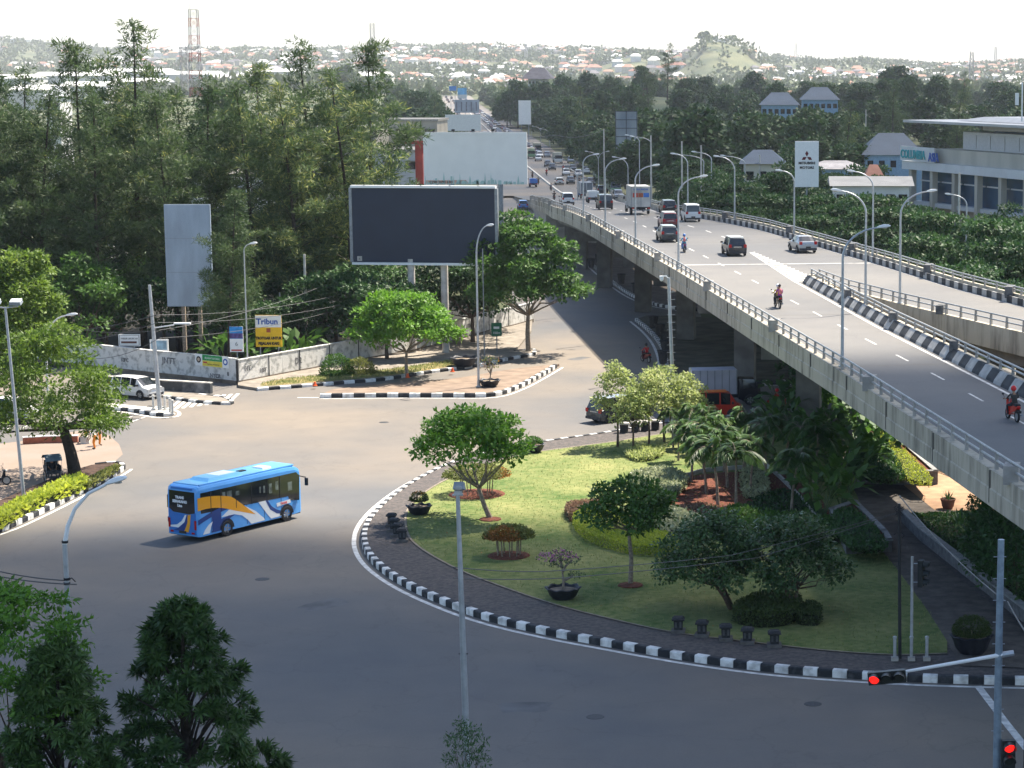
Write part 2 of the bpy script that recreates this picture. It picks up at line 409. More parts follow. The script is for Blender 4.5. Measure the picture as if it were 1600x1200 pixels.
def kerb(pts, side=1, w=.3, h=.32, L=.63, z=0, dirt=0):
    """row of painted blocks; side +1: body lies to the right of the walking direction"""
    mb = MB(); q = resample(pts, L); A = offset(q, 0); B = offset(q, w*side)
    for i in range(len(q)-1):
        mi = i % 2; g = .012; dz = random.uniform(-.008, .008)
        a0 = A[i].lerp(A[i+1], g/L); a1 = A[i+1].lerp(A[i], g/L); b0 = B[i].lerp(B[i+1], g/L); b1 = B[i+1].lerp(B[i], g/L)
        ti = .12
        t0 = a0.lerp(b0, ti); t1 = a1.lerp(b1, ti); H = z+h+dz
        vs = [(*a0.xy, z), (*a1.xy, z), (*b1.xy, z), (*b0.xy, z), (*t0.xy, H), (*t1.xy, H), (*b1.xy, H), (*b0.xy, H), (*a0.xy, H-.05), (*a1.xy, H-.05)]
        fs = [(0, 1, 9, 8), (8, 9, 5, 4), (4, 5, 6, 7), (3, 2, 6, 7)[::-1], (1, 2, 6, 5, 9), (0, 8, 4, 7, 3)]
        if side < 0: fs = [f[::-1] for f in fs]
        mb.add(vs, fs, mi)
    o = mb.build('kerb', [KW, KB]); tag(o, kind='structure'); return o
KW = mat('kerb_white', (.42, .41, .385), .75, 0, 2.2, col2=(.76, .75, .72), contrast=(.33, .56), bump=.2)
KB = mat('kerb_black', (.022, .024, .028), .7, 0, 2.5, col2=(.09, .09, .09), contrast=(.5, .8))

# near asphalt: one sheet under every island
mb = MB()
near = [Vector((-110, 40)), Vector((80, 40)), Vector((80, 175)), Vector((8, 190)), Vector((-6, 215))]+[p.xy for p in GP([(1090, 478), (1000, 462), (950, 434), (905, 392), (880, 362)])]+[Vector((-36, 372)), Vector((-38, 452)), Vector((-66, 452)), Vector((-52, 352))]+[p.xy for p in GP([(800, 345), (800, 420), (800, 500), (760, 520), (560, 556), (376, 592), (180, 568)])]+[Vector((-75, 178)), Vector((-110, 168))]
mb.sheet([(p[0], p[1]) for p in near], 0.0)
tag(mb.build('road', ASPH), kind='structure')

# long highway to the hills
mb = MB(); ys = [440, 470, 520, 600, 717, 900, 1100, 1300, 1500, 1750, 1950]
for a, b in zip(ys, ys[1:]):
    mb.add([(XL(a)-5, a, ZD(a)+.015 if a<471 else .03+sstep(1500,2400,a)*4.6), (XR(a), a, ZD(a)+.015 if a<471 else .03+sstep(1500,2400,a)*4.6), (XR(b), b, .03+sstep(1500,2400,b)*4.6), (XL(b)-5, b, .03+sstep(1500,2400,b)*4.6)], [(0, 1, 2, 3)])
tag(mb.build('highway', ASPH), kind='structure')

GP0 = [(1900, 1074), (1750, 1073), (1600, 1071), (1450, 1067), (1320, 1060), (1200, 1050), (1080, 1034), (960, 1013), (850, 992), (760, 970), (690, 945), (630, 917), (590, 890), (570, 866), (565, 842), (574, 817), (600, 789), (640, 760), (690, 734), (740, 717), (800, 703), (870, 692), (940, 682), (1000, 672), (1080, 660), (1180, 652), (1260, 648)]
GOUT = cr(GP(GP0), 6)
kerb(GOUT, +1)
mb = MB(); strip(mb, GOUT, -.52, -.28, .006); tag(mb.build('edge_line', MARK), kind='structure')
# raised island body: dark pavers
PAVER = mat('dark_pavers', (.06, .055, .053), .85, 0, 5, col2=(.12, .10, .09), bump=.4, bscale=14)
inner = offset(GOUT, .3)
mb = MB(); mb.prism([p.xy for p in inner]+[Vector((40, 165)), Vector((60, 140)), Vector((60, 90))], -.02, .27)
tag(mb.build('garden_pavement', PAVER), kind='structure')
# lawn
LP = [(1480, 1020), (1400, 1022), (1300, 1016), (1190, 1004), (1060, 988), (960, 967), (870, 944), (790, 917), (725, 892), (675, 866), (645, 843), (636, 818), (640, 795), (662, 772), (700, 749), (755, 727), (830, 708), (900, 698), (960, 690), (1010, 682), (1100, 668), (1190, 662)]
LOUT = cr(GP(LP, .3), 5)
LR = GP([(1300, 700), (1345, 785), (1372, 850), (1412, 900), (1452, 955), (1480, 1000)], .3)
lawnpoly = [p.xy for p in LOUT]+[p.xy for p in LR]
mg = bpy.data.materials.new('lawn_grass'); mg.use_nodes = True; n = mg.node_tree; b = n.nodes['Principled BSDF']
tc = n.nodes.new('ShaderNodeTexCoord')
def _nz(s, d=4):
    t = n.nodes.new('ShaderNodeTexNoise'); t.inputs['Scale'].default_value = s; t.inputs['Detail'].default_value = d; n.links.new(tc.outputs['Object'], t.inputs['Vector']); return t
a = _nz(.22, 5); c = _nz(2.6, 6); r = n.nodes.new('ShaderNodeValToRGB')
r.color_ramp.elements[0].color = (.07, .12, .032, 1); r.color_ramp.elements[1].color = (.25, .25, .10, 1); r.color_ramp.elements[0].position = .35; r.color_ramp.elements[1].position = .66
ad = n.nodes.new('ShaderNodeMixRGB'); ad.inputs[0].default_value = .45; n.links.new(a.outputs[0], ad.inputs[1]); n.links.new(c.outputs[0], ad.inputs[2]); n.links.new(ad.outputs[0], r.inputs[0])
e_ = r.color_ramp.elements.new(.73); e_.color = (.27, .21, .12, 1)
n.links.new(r.outputs[0], b.inputs['Base Color']); b.inputs['Roughness'].default_value = .9; b.inputs['Specular IOR Level'].default_value = .1
bn = _nz(14, 3); bp = n.nodes.new('ShaderNodeBump'); bp.inputs['Strength'].default_value = .6; bp.inputs['Distance'].default_value = .06; n.links.new(bn.outputs[0], bp.inputs['Height']); n.links.new(bp.outputs[0], b.inputs['Normal'])
LAWN = mg
mb = MB(); mb.prism(lawnpoly, .2, .30); tag(mb.build('lawn', LAWN), kind='structure')
mb = MB(); strip(mb, LOUT, -.02, -.14, .315); tag(mb.build('lawn_edging', mat('edging_stone', (.24, .2, .15), .9, .2, 3)), kind='structure')
def inpoly(x, y, poly):
    c = False; j = len(poly)-1
    for i in range(len(poly)):
        a, b = poly[i], poly[j]
        if (a[1] > y) != (b[1] > y) and x < (b[0]-a[0])*(y-a[1])/(b[1]-a[1])+a[0]: c = not c
        j = i
    return c
# scattered blades over the lawn
rs = np.random.RandomState(5)
def grass_on(poly, z, n, L, name='grass', m=None, label=None):
    xs = [p[0] for p in poly]; ysx = [p[1] for p in poly]; P = []
    while len(P) < n:
        x = rs.uniform(min(xs), max(xs)); y = rs.uniform(min(ysx), max(ysx))
        if inpoly(x, y, poly): P.append((x, y, z))
    P = np.array(P); D = rnd_dirs(rs, n)*.6; D[:, 2] = 1; N = rnd_dirs(rs, n)
    o = link(name, leaf_mesh(name, P, D, N, L*(.5+rs.random(n)), L*.35, m)); tag(o, kind='stuff'); return o
GRASSM = leafmat('grass_blades', (.09, .14, .04), (.25, .27, .10), .3)
grass_on(lawnpoly, .295, 16000, .10, m=GRASSM)

# walkway on the right with its low stone wall
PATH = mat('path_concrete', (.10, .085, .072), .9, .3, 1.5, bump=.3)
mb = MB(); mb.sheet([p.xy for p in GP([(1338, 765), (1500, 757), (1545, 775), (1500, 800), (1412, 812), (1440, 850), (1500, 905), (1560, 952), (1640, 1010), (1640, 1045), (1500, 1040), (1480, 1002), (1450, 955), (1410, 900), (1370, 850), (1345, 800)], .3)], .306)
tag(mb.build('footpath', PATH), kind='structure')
mb = MB(); mb.sheet([p.xy for p in GP([(1413, 759), (1365, 668), (1440, 640), (1600, 800), (1562, 800), (1460, 797)], .3)], .312)
tag(mb.build('terracotta_paving', mat('terracotta', (.36, .22, .13), .85, .18, 1.2)), kind='structure')
mb = MB(); wl = GP([(1412, 815), (1440, 843), (1500, 890), (1560, 938), (1640, 1000)], .3)
for a, b in zip(wl, wl[1:]):
    d = (b-a); d.z = 0; mb.box(((a.x+b.x)/2, (a.y+b.y)/2, .6), (d.length, .3, .62), 0, math.atan2(d.y, d.x)); mb.box(((a.x+b.x)/2, (a.y+b.y)/2, .95), (d.length, .4, .08), 1, math.atan2(d.y, d.x))
STONE = mat('grey_stone', (.13, .13, .13), .85, .3, 3, bump=.4)
tag(mb.build('low_wall', [STONE, mat('stone_coping', (.25, .25, .245), .8, .2, 3)]), 'low grey stone wall with coping beside the footpath at the right', 'wall')
mb = MB(); mb.sheet([p.xy for p in GP([(1412, 806), (1500, 800), (1640, 800), (1700, 990), (1640, 992), (1560, 930), (1500, 882), (1440, 836)], .3)], .318)
tag(mb.build('ground_cover', LAWN), kind='structure')

def planter(px, hts, label, fill, h=.8, name='planter_wall'):
    P = GP(px, .3); mb = MB(); poly = [p.xy for p in P]; n = len(poly)
    t = thing(name, label, 'planter', (0, 0, 0)); 
    for i in range(n):
        a, b = Vector((*poly[i], 0)), Vector((*poly[(i+1) % n], 0)); d = b-a
        mb.box(((a.x+b.x)/2, (a.y+b.y)/2, .3+h/2), (d.length+.2, .22, h), 0, math.atan2(d.y, d.x)); mb.box(((a.x+b.x)/2, (a.y+b.y)/2, .3+h+.04), (d.length+.3, .3, .08), 1, math.atan2(d.y, d.x))
    mb.build('wall', [STONE, MATS['stone_coping']], t)
    m2 = MB(); m2.sheet(poly, .3+h-.06); m2.build('soil', MULCH, t)
    return t, poly
pl1, poly1 = planter([(1338, 755), (1413, 757), (1462, 757), (1372, 676), (1340, 690), (1330, 730)], .8, 'raised stone planter with a sunlit yellow green hedge under the flyover', None)
pl2, poly2 = planter([(1325, 865), (1390, 862), (1382, 848), (1335, 800), (1300, 812)], .6, 'low stone planter with dark ground plants beside the footpath', None, .6)

# beds in the garden: white edged planting terraces
BED = mat('dark_soil', (.06, .035, .025), .95, .4, 3, bump=.5)
EDGE = mat('bed_edging', (.5, .48, .44), .8, .2, 2)
def bed(px, m, z=.32, name='flower_bed'):
    P = cr(GP(px, .3), 4, closed=True); mb = MB(); mb.sheet([p.xy for p in P], z); tag(mb.build(name, m), kind='structure'); return [p.xy for p in P]
bedA = bed([(1035, 790), (1045, 765), (1080, 745), (1150, 738), (1240, 745), (1290, 790), (1290, 830), (1200, 825), (1100, 815)], MULCH, .325)
def edging(px):
    q = cr(GP(px, .3), 4); mb = MB()
    for a, b in zip(q, q[1:]):
        d = b-a; mb.box(((a.x+b.x)/2, (a.y+b.y)/2, .42), (d.length, .12, .26), 0, math.atan2(d.y, d.x))
    tag(mb.build('bed_edging', EDGE), kind='structure')
edging([(985, 745), (1030, 735), (1070, 745), (1100, 738), (1160, 733)])
edging([(940, 800), (975, 812), (1010, 825), (1045, 833)])
edging([(1040, 793), (1070, 805), (1110, 816)])
edging([(1180, 715), (1215, 745), (1250, 780), (1278, 815)])

# under the flyover: dark island with kerb, and the pavement behind it
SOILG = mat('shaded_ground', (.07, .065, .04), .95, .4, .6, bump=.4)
isl = cr(GP([(992, 502), (1010, 517), (1026, 535), (1036, 556), (1045, 585), (1085, 600), (1140, 601), (1230, 600), (1330, 590)]), 5)
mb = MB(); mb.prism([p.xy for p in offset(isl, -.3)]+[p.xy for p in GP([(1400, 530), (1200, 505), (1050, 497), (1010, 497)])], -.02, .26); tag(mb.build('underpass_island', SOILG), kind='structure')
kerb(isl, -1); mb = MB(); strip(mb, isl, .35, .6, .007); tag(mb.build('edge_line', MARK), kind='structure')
kp = cr(GP([(855, 350), (880, 372), (905, 398), (940, 430), (975, 457), (1010, 474), (1050, 483), (1100, 487), (1160, 484)]), 5)
mb = MB(); mb.prism([p.xy for p in offset(kp, -.3)]+[p.xy for p in GP([(1200, 470), (1150, 440), (1060, 400), (960, 355), (900, 338)])], -.02, .24); tag(mb.build('pavement', mat('pavement_dark', (.12, .10, .085), .9, .25, .8)), kind='structure')
kerb(kp, -1); mb = MB(); strip(mb, kp, .35, .6, .007); tag(mb.build('edge_line', MARK), kind='structure')

# triangular traffic island in the middle distance
tri = cr(GP([(500, 622), (600, 621), (700, 621), (770, 620), (810, 608), (845, 590), (872, 574)]), 4)
trib = cr(GP([(872, 572), (820, 577), (770, 584), (740, 590)]), 4)
SAND = mat('sandy_paving', (.21, .155, .115), .9, .2, .9)
kerb(tri, -1, L=.85); kerb(trib, -1, h=.15, w=.2, L=.85)
mb = MB(); mb.prism([p.xy for p in offset(tri, -.3)]+[p.xy for p in offset(trib, -.2)]+[p.xy for p in GP([(700, 596), (600, 603), (520, 612)])], -.02, .2); tag(mb.build('traffic_island', SAND), kind='structure')
mb = MB(); strip(mb, tri, .3, .5, .007); 
tail = GP([(465, 621), (500, 621)]); strip(mb, tail, -.05, .2, .007)
tag(mb.build('edge_line', MARK), kind='structure')
# roadside strip in front of the whitewashed wall: kerb, grass verge, footway
rk = cr(GP([(403, 611), (470, 606), (540, 600), (600, 595), (670, 584), (750, 573), (800, 562), (835, 556), (834, 548), (800, 552)]), 4)
kerb(rk, -1, L=.9, h=.25)
vz = .22
mb = MB(); mb.prism([p.xy for p in offset(rk, -.3)]+[p.xy for p in GP([(830, 520), (832, 500), (760, 518), (700, 532), (560, 558), (372, 598), (372, 606)])], -.02, vz); tag(mb.build('footway', mat('footway_slabs', (.23, .20, .165), .9, .2, 1.2)), kind='structure')
vp = cr(GP([(410, 603), (470, 599), (600, 588), (740, 566), (730, 559), (600, 578), (480, 588), (420, 596)], vz), 3, True)
mb = MB(); mb.sheet([p.xy for p in vp], vz+.006); tag(mb.build('verge', mat('dry_verge', (.12, .13, .04), .95, 0, .7, col2=(.3, .22, .1))), kind='structure')
grass_on([p.xy for p in vp], vz, 3500, .16, m=GRASSM)

# left island: kerb, planting strip, bare apron with pink dust
lk = cr([G(-260, 915), G(-120, 870)]+GP([(0, 832), (60, 806), (120, 776), (160, 755), (190, 738), (196, 731), (180, 727), (140, 731)]), 5)
kerb(lk, -1, L=.75, h=.3)
mb = MB(); strip(mb, lk[:-12], .25, .45, .007); tag(mb.build('edge_line', MARK), kind='structure')
mb = MB(); mb.prism([p.xy for p in offset(lk, -.3)]+[p.xy for p in GP([(100, 745), (0, 788), (-120, 830), (-260, 880)])], -.02, .24); tag(mb.build('planting_strip', BED), kind='structure')
mb = MB(); mb.sheet([p.xy for p in GP([(-260, 872), (-100, 812), (0, 782), (100, 742), (150, 729), (178, 722), (192, 710), (186, 694), (170, 680), (130, 672), (30, 690), (-60, 700), (-260, 712)])], .008)
tag(mb.build('dusty_apron', mat('pink_dust', (.25, .20, .165), .95, 0, .35, col2=(.24, .18, .14))), kind='structure')
mb = MB(); q = GP([(36, 694), (70, 692), (122, 691)])
for a, b in zip(q, q[1:]):
    d = b-a; mb.box(((a.x+b.x)/2, (a.y+b.y)/2, .22), (d.length, .3, .44), 0, math.atan2(d.y, d.x)); mb.box(((a.x+b.x)/2, (a.y+b.y)/2, .47), (d.length, .36, .06), 1, math.atan2(d.y, d.x))
tag(mb.build('low_wall', [mat('brick_red', (.3, .1, .06), .9, .2, 4), WHITE]), 'low red wall with white top behind the big spreading tree', 'wall')
# median stub with posts, zebra crossings and the far kerb near the white car
mk = cr(GP([(150, 640), (200, 643), (240, 650), (266, 651), (272, 646), (262, 641), (225, 638)]), 4)
kerb(mk, -1, L=.7, h=.25)
mb = MB(); mb.prism([p.xy for p in offset(mk, -.3)]+[p.xy for p in GP([(150, 632)])], -.02, .2); tag(mb.build('median', CONCL), kind='structure')
mb = MB(); strip(mb, mk, .25, .5, .007)
for i in range(9):
    x = 262+i*12; a = G(x, 641-i*1.6); b = G(x+26-i*1.5, 620-i*.6); d = (b-a); nrm = Vector((d.y, -d.x, 0)).normalized()*.14
    mb.add([(*(a+nrm).xy, .009), (*(b+nrm).xy, .009), (*(b-nrm).xy, .009), (*(a-nrm).xy, .009)], [(0, 1, 2, 3)])
for i in range(9):
    x = 10+i*24; a = G(x, 662-i*.2+(8-i)*1.2); b = G(x+30, 652-i*.3); nrm = Vector((0, .35, 0))
    mb.add([(*(a+nrm).xy, .009), (*(b+nrm).xy, .009), (*(b-nrm).xy, .009), (*(a-nrm).xy, .009)], [(3, 2, 1, 0)])
# stop line at the lower right, lines on the lower road
a = G(1528, 1072); b = G(1572, 1130); c = G(1660, 1240)
for p, q in ((a, b), (b, c)):
    d = q-p; nn = Vector((d.y, -d.x, 0)).normalized()*.16
    mb.add([(*(p+nn).xy, .009), (*(q+nn).xy, .009), (*(q-nn).xy, .009), (*(p-nn).xy, .009)], [(3, 2, 1, 0)])
tag(mb.build('road_markings', MARK), kind='structure')
fk = cr(GP([(255, 622), (300, 629), (350, 633), (366, 631), (352, 623), (310, 618)]), 4)
kerb(fk, -1, L=.8, h=.2)
mb = MB(); mb.prism([p.xy for p in offset(fk, -.25)]+[p.xy for p in GP([(180, 600), (170, 612)])], -.02, .16); tag(mb.build('footway', MATS['footway_slabs']), kind='structure')

# repaired patches, worn wheel tracks and covers in the carriageway
PATCH = mat('asphalt_repair', (.115, .113, .112), .8, .25, .8); rs = np.random.RandomState(77)
for px, py, a, b, ang in ((505, 945, 1.6, .9, .9), (820, 1105, 1.3, .9, .15), (905, 560, 1.5, .8, 1.1)):
    c = G(px, py); pts = []
    for k in range(14):
        t = 2*PI*k/14; r_ = 1+rs.normal()*.09; x, y = a*max(-.8, min(.8, math.cos(t)*1.1))*r_, b*max(-.8, min(.8, math.sin(t)*1.1))*r_; pts.append((c.x+x*math.cos(ang)-y*math.sin(ang), c.y+x*math.sin(ang)+y*math.cos(ang)))
    mb = MB(); mb.sheet(pts, .004); tag(mb.build('road_patch', PATCH), kind='structure')
for px, py in ((410, 905), (930, 1120), (600, 660), (1270, 1100)):
    mb = MB(); c = G(px, py); mb.lathe([(.36, 0), (.34, .012), (0, .012)], (c.x, c.y, 0), 20); tag(mb.build('manhole_cover', mat('cast_iron', (.05, .05, .052), .6, .3, 12, metal=.3)), kind='structure')

mb = MB(); mb.sheet([(-95, 186), (-60, 181), (-44, 182), (-30, 200), (-24, 216), (-40, 262), (-110, 262)], -.03); tag(mb.build('grove_shade_sheet', mat('grove_shade_sheet', (.018, .016, .010), .95, .4, .5)), kind='structure')  # near-black sheet: the grove's shade put into the ground colour
# ================================================================ FLYOVER
def sweep(mb, path, prof, mi=0, side=1, closed=True, caps=True):
    """prof: (u,z) points; u runs to the right of the walking direction"""
    k = len(path); m = len(prof); vs = []
    for i, p in enumerate(path):
        t = path[min(i+1, k-1)]-path[max(i-1, 0)]; t.z = 0; t.normalize(); r = Vector((t.y, -t.x, 0))
        for u, z in prof: vs.append(p+r*u*side+Vector((0, 0, z)))
    fs = []
    for i in range(k-1):
        for j in range(m if closed else m-1):
            a, b = i*m+j, i*m+(j+1) % m; fs.append((a, b, b+m, a+m) if side > 0 else (a+m, b+m, b, a))
    if closed and caps: fs += [tuple(range(m-1, -1, -1)), tuple((k-1)*m+j for j in range(m))]
    mb.add(vs, fs, mi)
fly = thing('flyover', 'long concrete road flyover with forked deck and pipe railings', 'flyover')
def edge(fx, y0, y1, st=3.0):
    n = max(2, int((y1-y0)/st)+1); return [Vector((fx(y0+(y1-y0)*i/(n-1)), y0+(y1-y0)*i/(n-1), ZD(y0+(y1-y0)*i/(n-1)))) for i in range(n)]
def XM(Y): return interp(Y, [(60, 22.6), (114, 13.2), (143, 8.1), (174, 3.2)])
def XB(Y): return interp(Y, [(100, 33.5), (125, 22), (138, 15.8), (155, 9.3), (165, 5.9), (174, 3.9)])
def XRR(Y): return max(XR(Y), XR(Y))
LE = edge(XL, 62, 404); ME = edge(XM, 62, 173.5); BE = edge(XB, 104, 173.5); RE = edge(XR, 108, 445)
# deck surface
DECKM = ASPH.copy(); DECKM.name = 'deck_asphalt'
for nd in DECKM.node_tree.nodes:
    if nd.type == 'VALTORGB' and abs(nd.color_ramp.elements[1].color[0]-.20) < .002: nd.color_ramp.elements[0].color = (.112, .113, .116, 1); nd.color_ramp.elements[1].color = (.165, .157, .147, 1)
mb = MB()
def deck(f0, f1, y0, y1, dz=0, st=4):
    n = int((y1-y0)/st)+1
    for i in range(n):
        a = y0+(y1-y0)*i/n; b = y0+(y1-y0)*(i+1)/n
        mb.add([(f0(a), a, ZD(a)+dz), (f1(a), a, ZD(a)+dz), (f1(b), b, ZD(b)+dz), (f0(b), b, ZD(b)+dz)], [(0, 1, 2, 3) if dz == 0 else (3, 2, 1, 0)])
deck(XL, XM, 62, 173.5); deck(XB, XR, 104, 173.5); deck(XL, XR, 173.5, 446)
mb.build('deck', DECKM, fly)
mb = MB(); deck(lambda y: XL(y)+.9, lambda y: XM(y)-.5, 62, 173.5, -1.9); deck(lambda y: XB(y)+.4, lambda y: XR(y)-.7, 104, 173.5, -1.9); deck(lambda y: XL(y)+.9, lambda y: XR(y)-.7, 173.5, 330, -1.9)
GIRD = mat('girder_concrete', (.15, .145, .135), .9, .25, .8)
for p, u in ((LE[:-36], .9), (ME, -.5), (BE, .4), (RE[:-40], -.7)):
    sweep(mb, p, [(u-.02, -.25), (u+.02, -.25), (u+.02, -1.95), (u-.02, -1.95)])
mb.build('girder', GIRD, fly)
# stained parapets
m = bpy.data.materials.new('stained_parapet'); m.use_nodes = True; MATS['stained_parapet'] = m; n = m.node_tree; b = n.nodes['Principled BSDF']
tc = n.nodes.new('ShaderNodeTexCoord'); mp = n.nodes.new('ShaderNodeMapping'); mp.inputs['Scale'].default_value = (1.6, 1.6, .22); n.links.new(tc.outputs['Object'], mp.inputs[0])
n1 = n.nodes.new('ShaderNodeTexNoise'); n1.inputs['Scale'].default_value = 1.0; n1.inputs['Detail'].default_value = 6; n1.inputs['Roughness'].default_value = .65; n.links.new(mp.outputs[0], n1.inputs['Vector'])
n2 = n.nodes.new('ShaderNodeTexNoise'); n2.inputs['Scale'].default_value = .25; n2.inputs['Detail'].default_value = 5; n.links.new(tc.outputs['Object'], n2.inputs['Vector'])
mm = n.nodes.new('ShaderNodeMixRGB'); mm.inputs[0].default_value = .4; n.links.new(n1.outputs[0], mm.inputs[1]); n.links.new(n2.outputs[0], mm.inputs[2])
rp = n.nodes.new('ShaderNodeValToRGB'); rp.color_ramp.elements[0].position = .33; rp.color_ramp.elements[1].position = .54
rp.color_ramp.elements[0].color = (.085, .075, .06, 1); rp.color_ramp.elements[1].color = (.46, .41, .32, 1); e = rp.color_ramp.elements.new(.43); e.color = (.3, .265, .205, 1)
n.links.new(mm.outputs[0], rp.inputs[0]); n.links.new(rp.outputs[0], b.inputs['Base Color']); b.inputs['Roughness'].default_value = .9
PARA = m
mb = MB()
sweep(mb, LE, [(-.12, -1.15), (-.12, .25), (.38, .25), (.38, 0.0), (.12, -.2), (.12, -1.15)])
sweep(mb, LE, [(-.17, -1.25), (-.17, -.55), (-.121, -.5), (-.121, -1.25)])
j = resample(LE, 2.4)
mb.build('parapet', PARA, fly)
# expansion joints on the outside face
JD = mat('joint_dark', (.14, .13, .11), .9, 0)
for p in resample(LE, 9.6)[:34]:
    mb = MB(); mb.box((p.x-.15, p.y, p.z-.45), (.1, .05, 1.35), 0); mb.build('joint', JD, fly)
    mb = MB(); mb.box((p.x-.19, p.y+4, p.z-.9), (.05, .04, .66), 0); mb.build('seam', JD, fly)
def rail(path, u, posts=2.4, z0=.25, h=.72, name='railing', heavy=True, m=None):
    mb = MB(); q = resample(path, posts); t = .11 if heavy else .05
    q2 = offset(q, u)
    for i, p in enumerate(q2):
        d = (q2[min(i+1, len(q2)-1)]-q2[max(0, i-1)]); a = math.atan2(d.y, d.x)
        mb.box((p.x, p.y, p.z+z0+h/2), (t*1.5, t*1.3, h), 0, a, taper=.75)
    pp = [Vector((p.x, p.y, p.z)) for p in offset(path, u)]
    for zz in (z0+h-.03, z0+h*.5):
        mb.tube([p+Vector((0, 0, zz)) for p in pp], .055, 6, 1)
    return mb.build(name, [m or CONC, mat('rail_pipe', (.36, .36, .35), .5, .2, 3, metal=.2)], fly)
rail(LE, .12)
def plinth(c, d, rz): mb = MB(); mb.box(c, d, 0, rz); mb.build('lamp_plinth', CONC if d[0] > .55 else STONE, fly)
for p in resample(LE, 26.5): plinth((p.x+.1, p.y, p.z+.5), (.6, 1.1, .75), -.19)
# painted sloping barrier between main deck and fork
def barrier(path, side, L=1.45, h=.62, w=.55, name='barrier_blocks', mats=None):
    mb = MB(); q = resample(path, L); A = offset(q, 0)
    for i in range(len(q)-1):
        p, r = q[i], q[i+1]; d = (r-p); d.z = 0; d.normalize(); R_ = Vector((d.y, -d.x, 0))*side; gap = .02
        pr = [(0, 0), (.06, .16), (.38, h), (w, h), (w, 0)]
        vs = [p+d*gap+R_*u+Vector((0, 0, z)) for u, z in pr]+[r-d*gap+R_*u+Vector((0, 0, z)) for u, z in pr]
        fs = [(0, 1, 6, 5), (1, 2, 7, 6), (2, 3, 8, 7), (3, 4, 9, 8), (4, 3, 2, 1, 0), (5, 6, 7, 8, 9)]
        if side > 0: fs = [f[::-1] for f in fs]
        mb.add(vs, fs, i % 2)
    return mb.build(name, mats or [mat('barrier_white', (.38, .37, .35), .8, .2, 1.5), mat('barrier_black', (.045, .047, .05), .8, .3, 1.5)], fly)
barrier([p+Vector((-.62, 0, 0)) for p in ME], 1)
barrier([p+Vector((.0, 0, 0)) for p in RE[:56]], -1, 1.0, .5, .5)
mb = MB(); sweep(mb, ME, [(-.07, -1.15), (-.07, .6), (.2, .6), (.2, -1.15)]); sweep(mb, RE, [(.0, -1.2), (.0, .62), (.3, .62), (.3, -1.2)]); sweep(mb, BE, [(-.2, -1.15), (-.2, .35), (.12, .35), (.12, -1.15)])
mb.box((XM(173.5)+.4, 173.8, ZD(173)+.2), (1.2, .7, .9), 0, taper=.8)
mb.build('parapet', PARA, fly)
rail(ME, .07, 2.4, .6, .55); rail(BE, -.05, 2.2, .35, .75); rail(RE, .15, 2.4, .62, .5)
for y in (143, 158, 128, 112): plinth((XM(y), y, ZD(y)+.75), (.5, 1.3, .6), -.17)
for y in (149, 134): plinth((XB(y), y, ZD(y)+.6), (.5, 1.3, .6), -.3)
for y in (160, 178, 200, 222, 245, 270): plinth((XR(y), y, ZD(y)+.7), (.55, 1.6, .8), -.25)
# paint on the deck
def line(fx, y0, y1, w, dz=.006, st=3, nm='lane_marking'):
    mb = MB(); n = max(1, int((y1-y0)/st))
    for i in range(n):
        a = y0+(y1-y0)*i/n; b = y0+(y1-y0)*(i+1)/n
        mb.add([(fx(a)-w/2, a, ZD(a)+dz), (fx(a)+w/2, a, ZD(a)+dz), (fx(b)+w/2, b, ZD(b)+dz), (fx(b)-w/2, b, ZD(b)+dz)], [(0, 1, 2, 3)])
    mb.build(nm, MARK, fly)
line(lambda y: XM(y)-.95, 62, 174, .2); 
def XH(y): return interp(y, [(174, 2.2), (203, -1.6), (430, -48)])
line(XH, 174, 203, .18)
line(lambda y: XR(y)-.75, 104, 420, .14)
line(lambda y: XB(y)+.5, 106, 173, .12)
line(lambda y: XL(y)+.65, 64, 400, .1)
y = 72
while y < 330:
    line(lambda t: XL(t)+5.1, y, y+2.8, .13, nm='lane_dash')
    if y > 205: line(lambda t: lerp(XL(t), XR(t), .62), y, y+2.8, .13, nm='lane_dash')
    y += 7.8
mb = MB()
for i in range(18):                                     # hatched wedge before the fork
    y = 175+i*1.6; wd = 1.9*(1-i/19)
    mb.add([(XH(y)+.1, y, ZD(y)+.007), (XH(y)+.1+wd, y+.9, ZD(y)+.007), (XH(y)+.1+wd, y+1.65, ZD(y)+.007), (XH(y)+.1, y+.75, ZD(y)+.007)], [(0, 1, 2, 3)])
mb.build('hatching', MARK, fly); mb = MB()
line(lambda t: XH(t)+.1+1.9*(1-(t-175)/30), 175, 203, .14)
for y0 in (189.5, 112):                                 # transverse expansion joint strips
    if y0 > 150: mb.add([(XL(y0)+.5, y0, ZD(y0)+.0075), (XR(y0)-.7, y0+2.2, ZD(y0)+.0075), (XR(y0)-.7, y0+2.55, ZD(y0)+.0075), (XL(y0)+.5, y0+.35, ZD(y0)+.0075)], [(0, 1, 2, 3)])
mb.build('cross_strip', MARK, fly)
for y0 in (150, 124, 214, 240):
    mb = MB()
    mb.add([(XL(y0)+.5, y0, ZD(y0)+.005), ((XM(y0) if y0 < 174 else XR(y0))-.7, y0+1.5, ZD(y0)+.005), ((XM(y0) if y0 < 174 else XR(y0))-.7, y0+1.62, ZD(y0)+.005), (XL(y0)+.5, y0+.12, ZD(y0)+.005)], [(0, 1, 2, 3)])
    mb.build('expansion_joint', JD, fly)
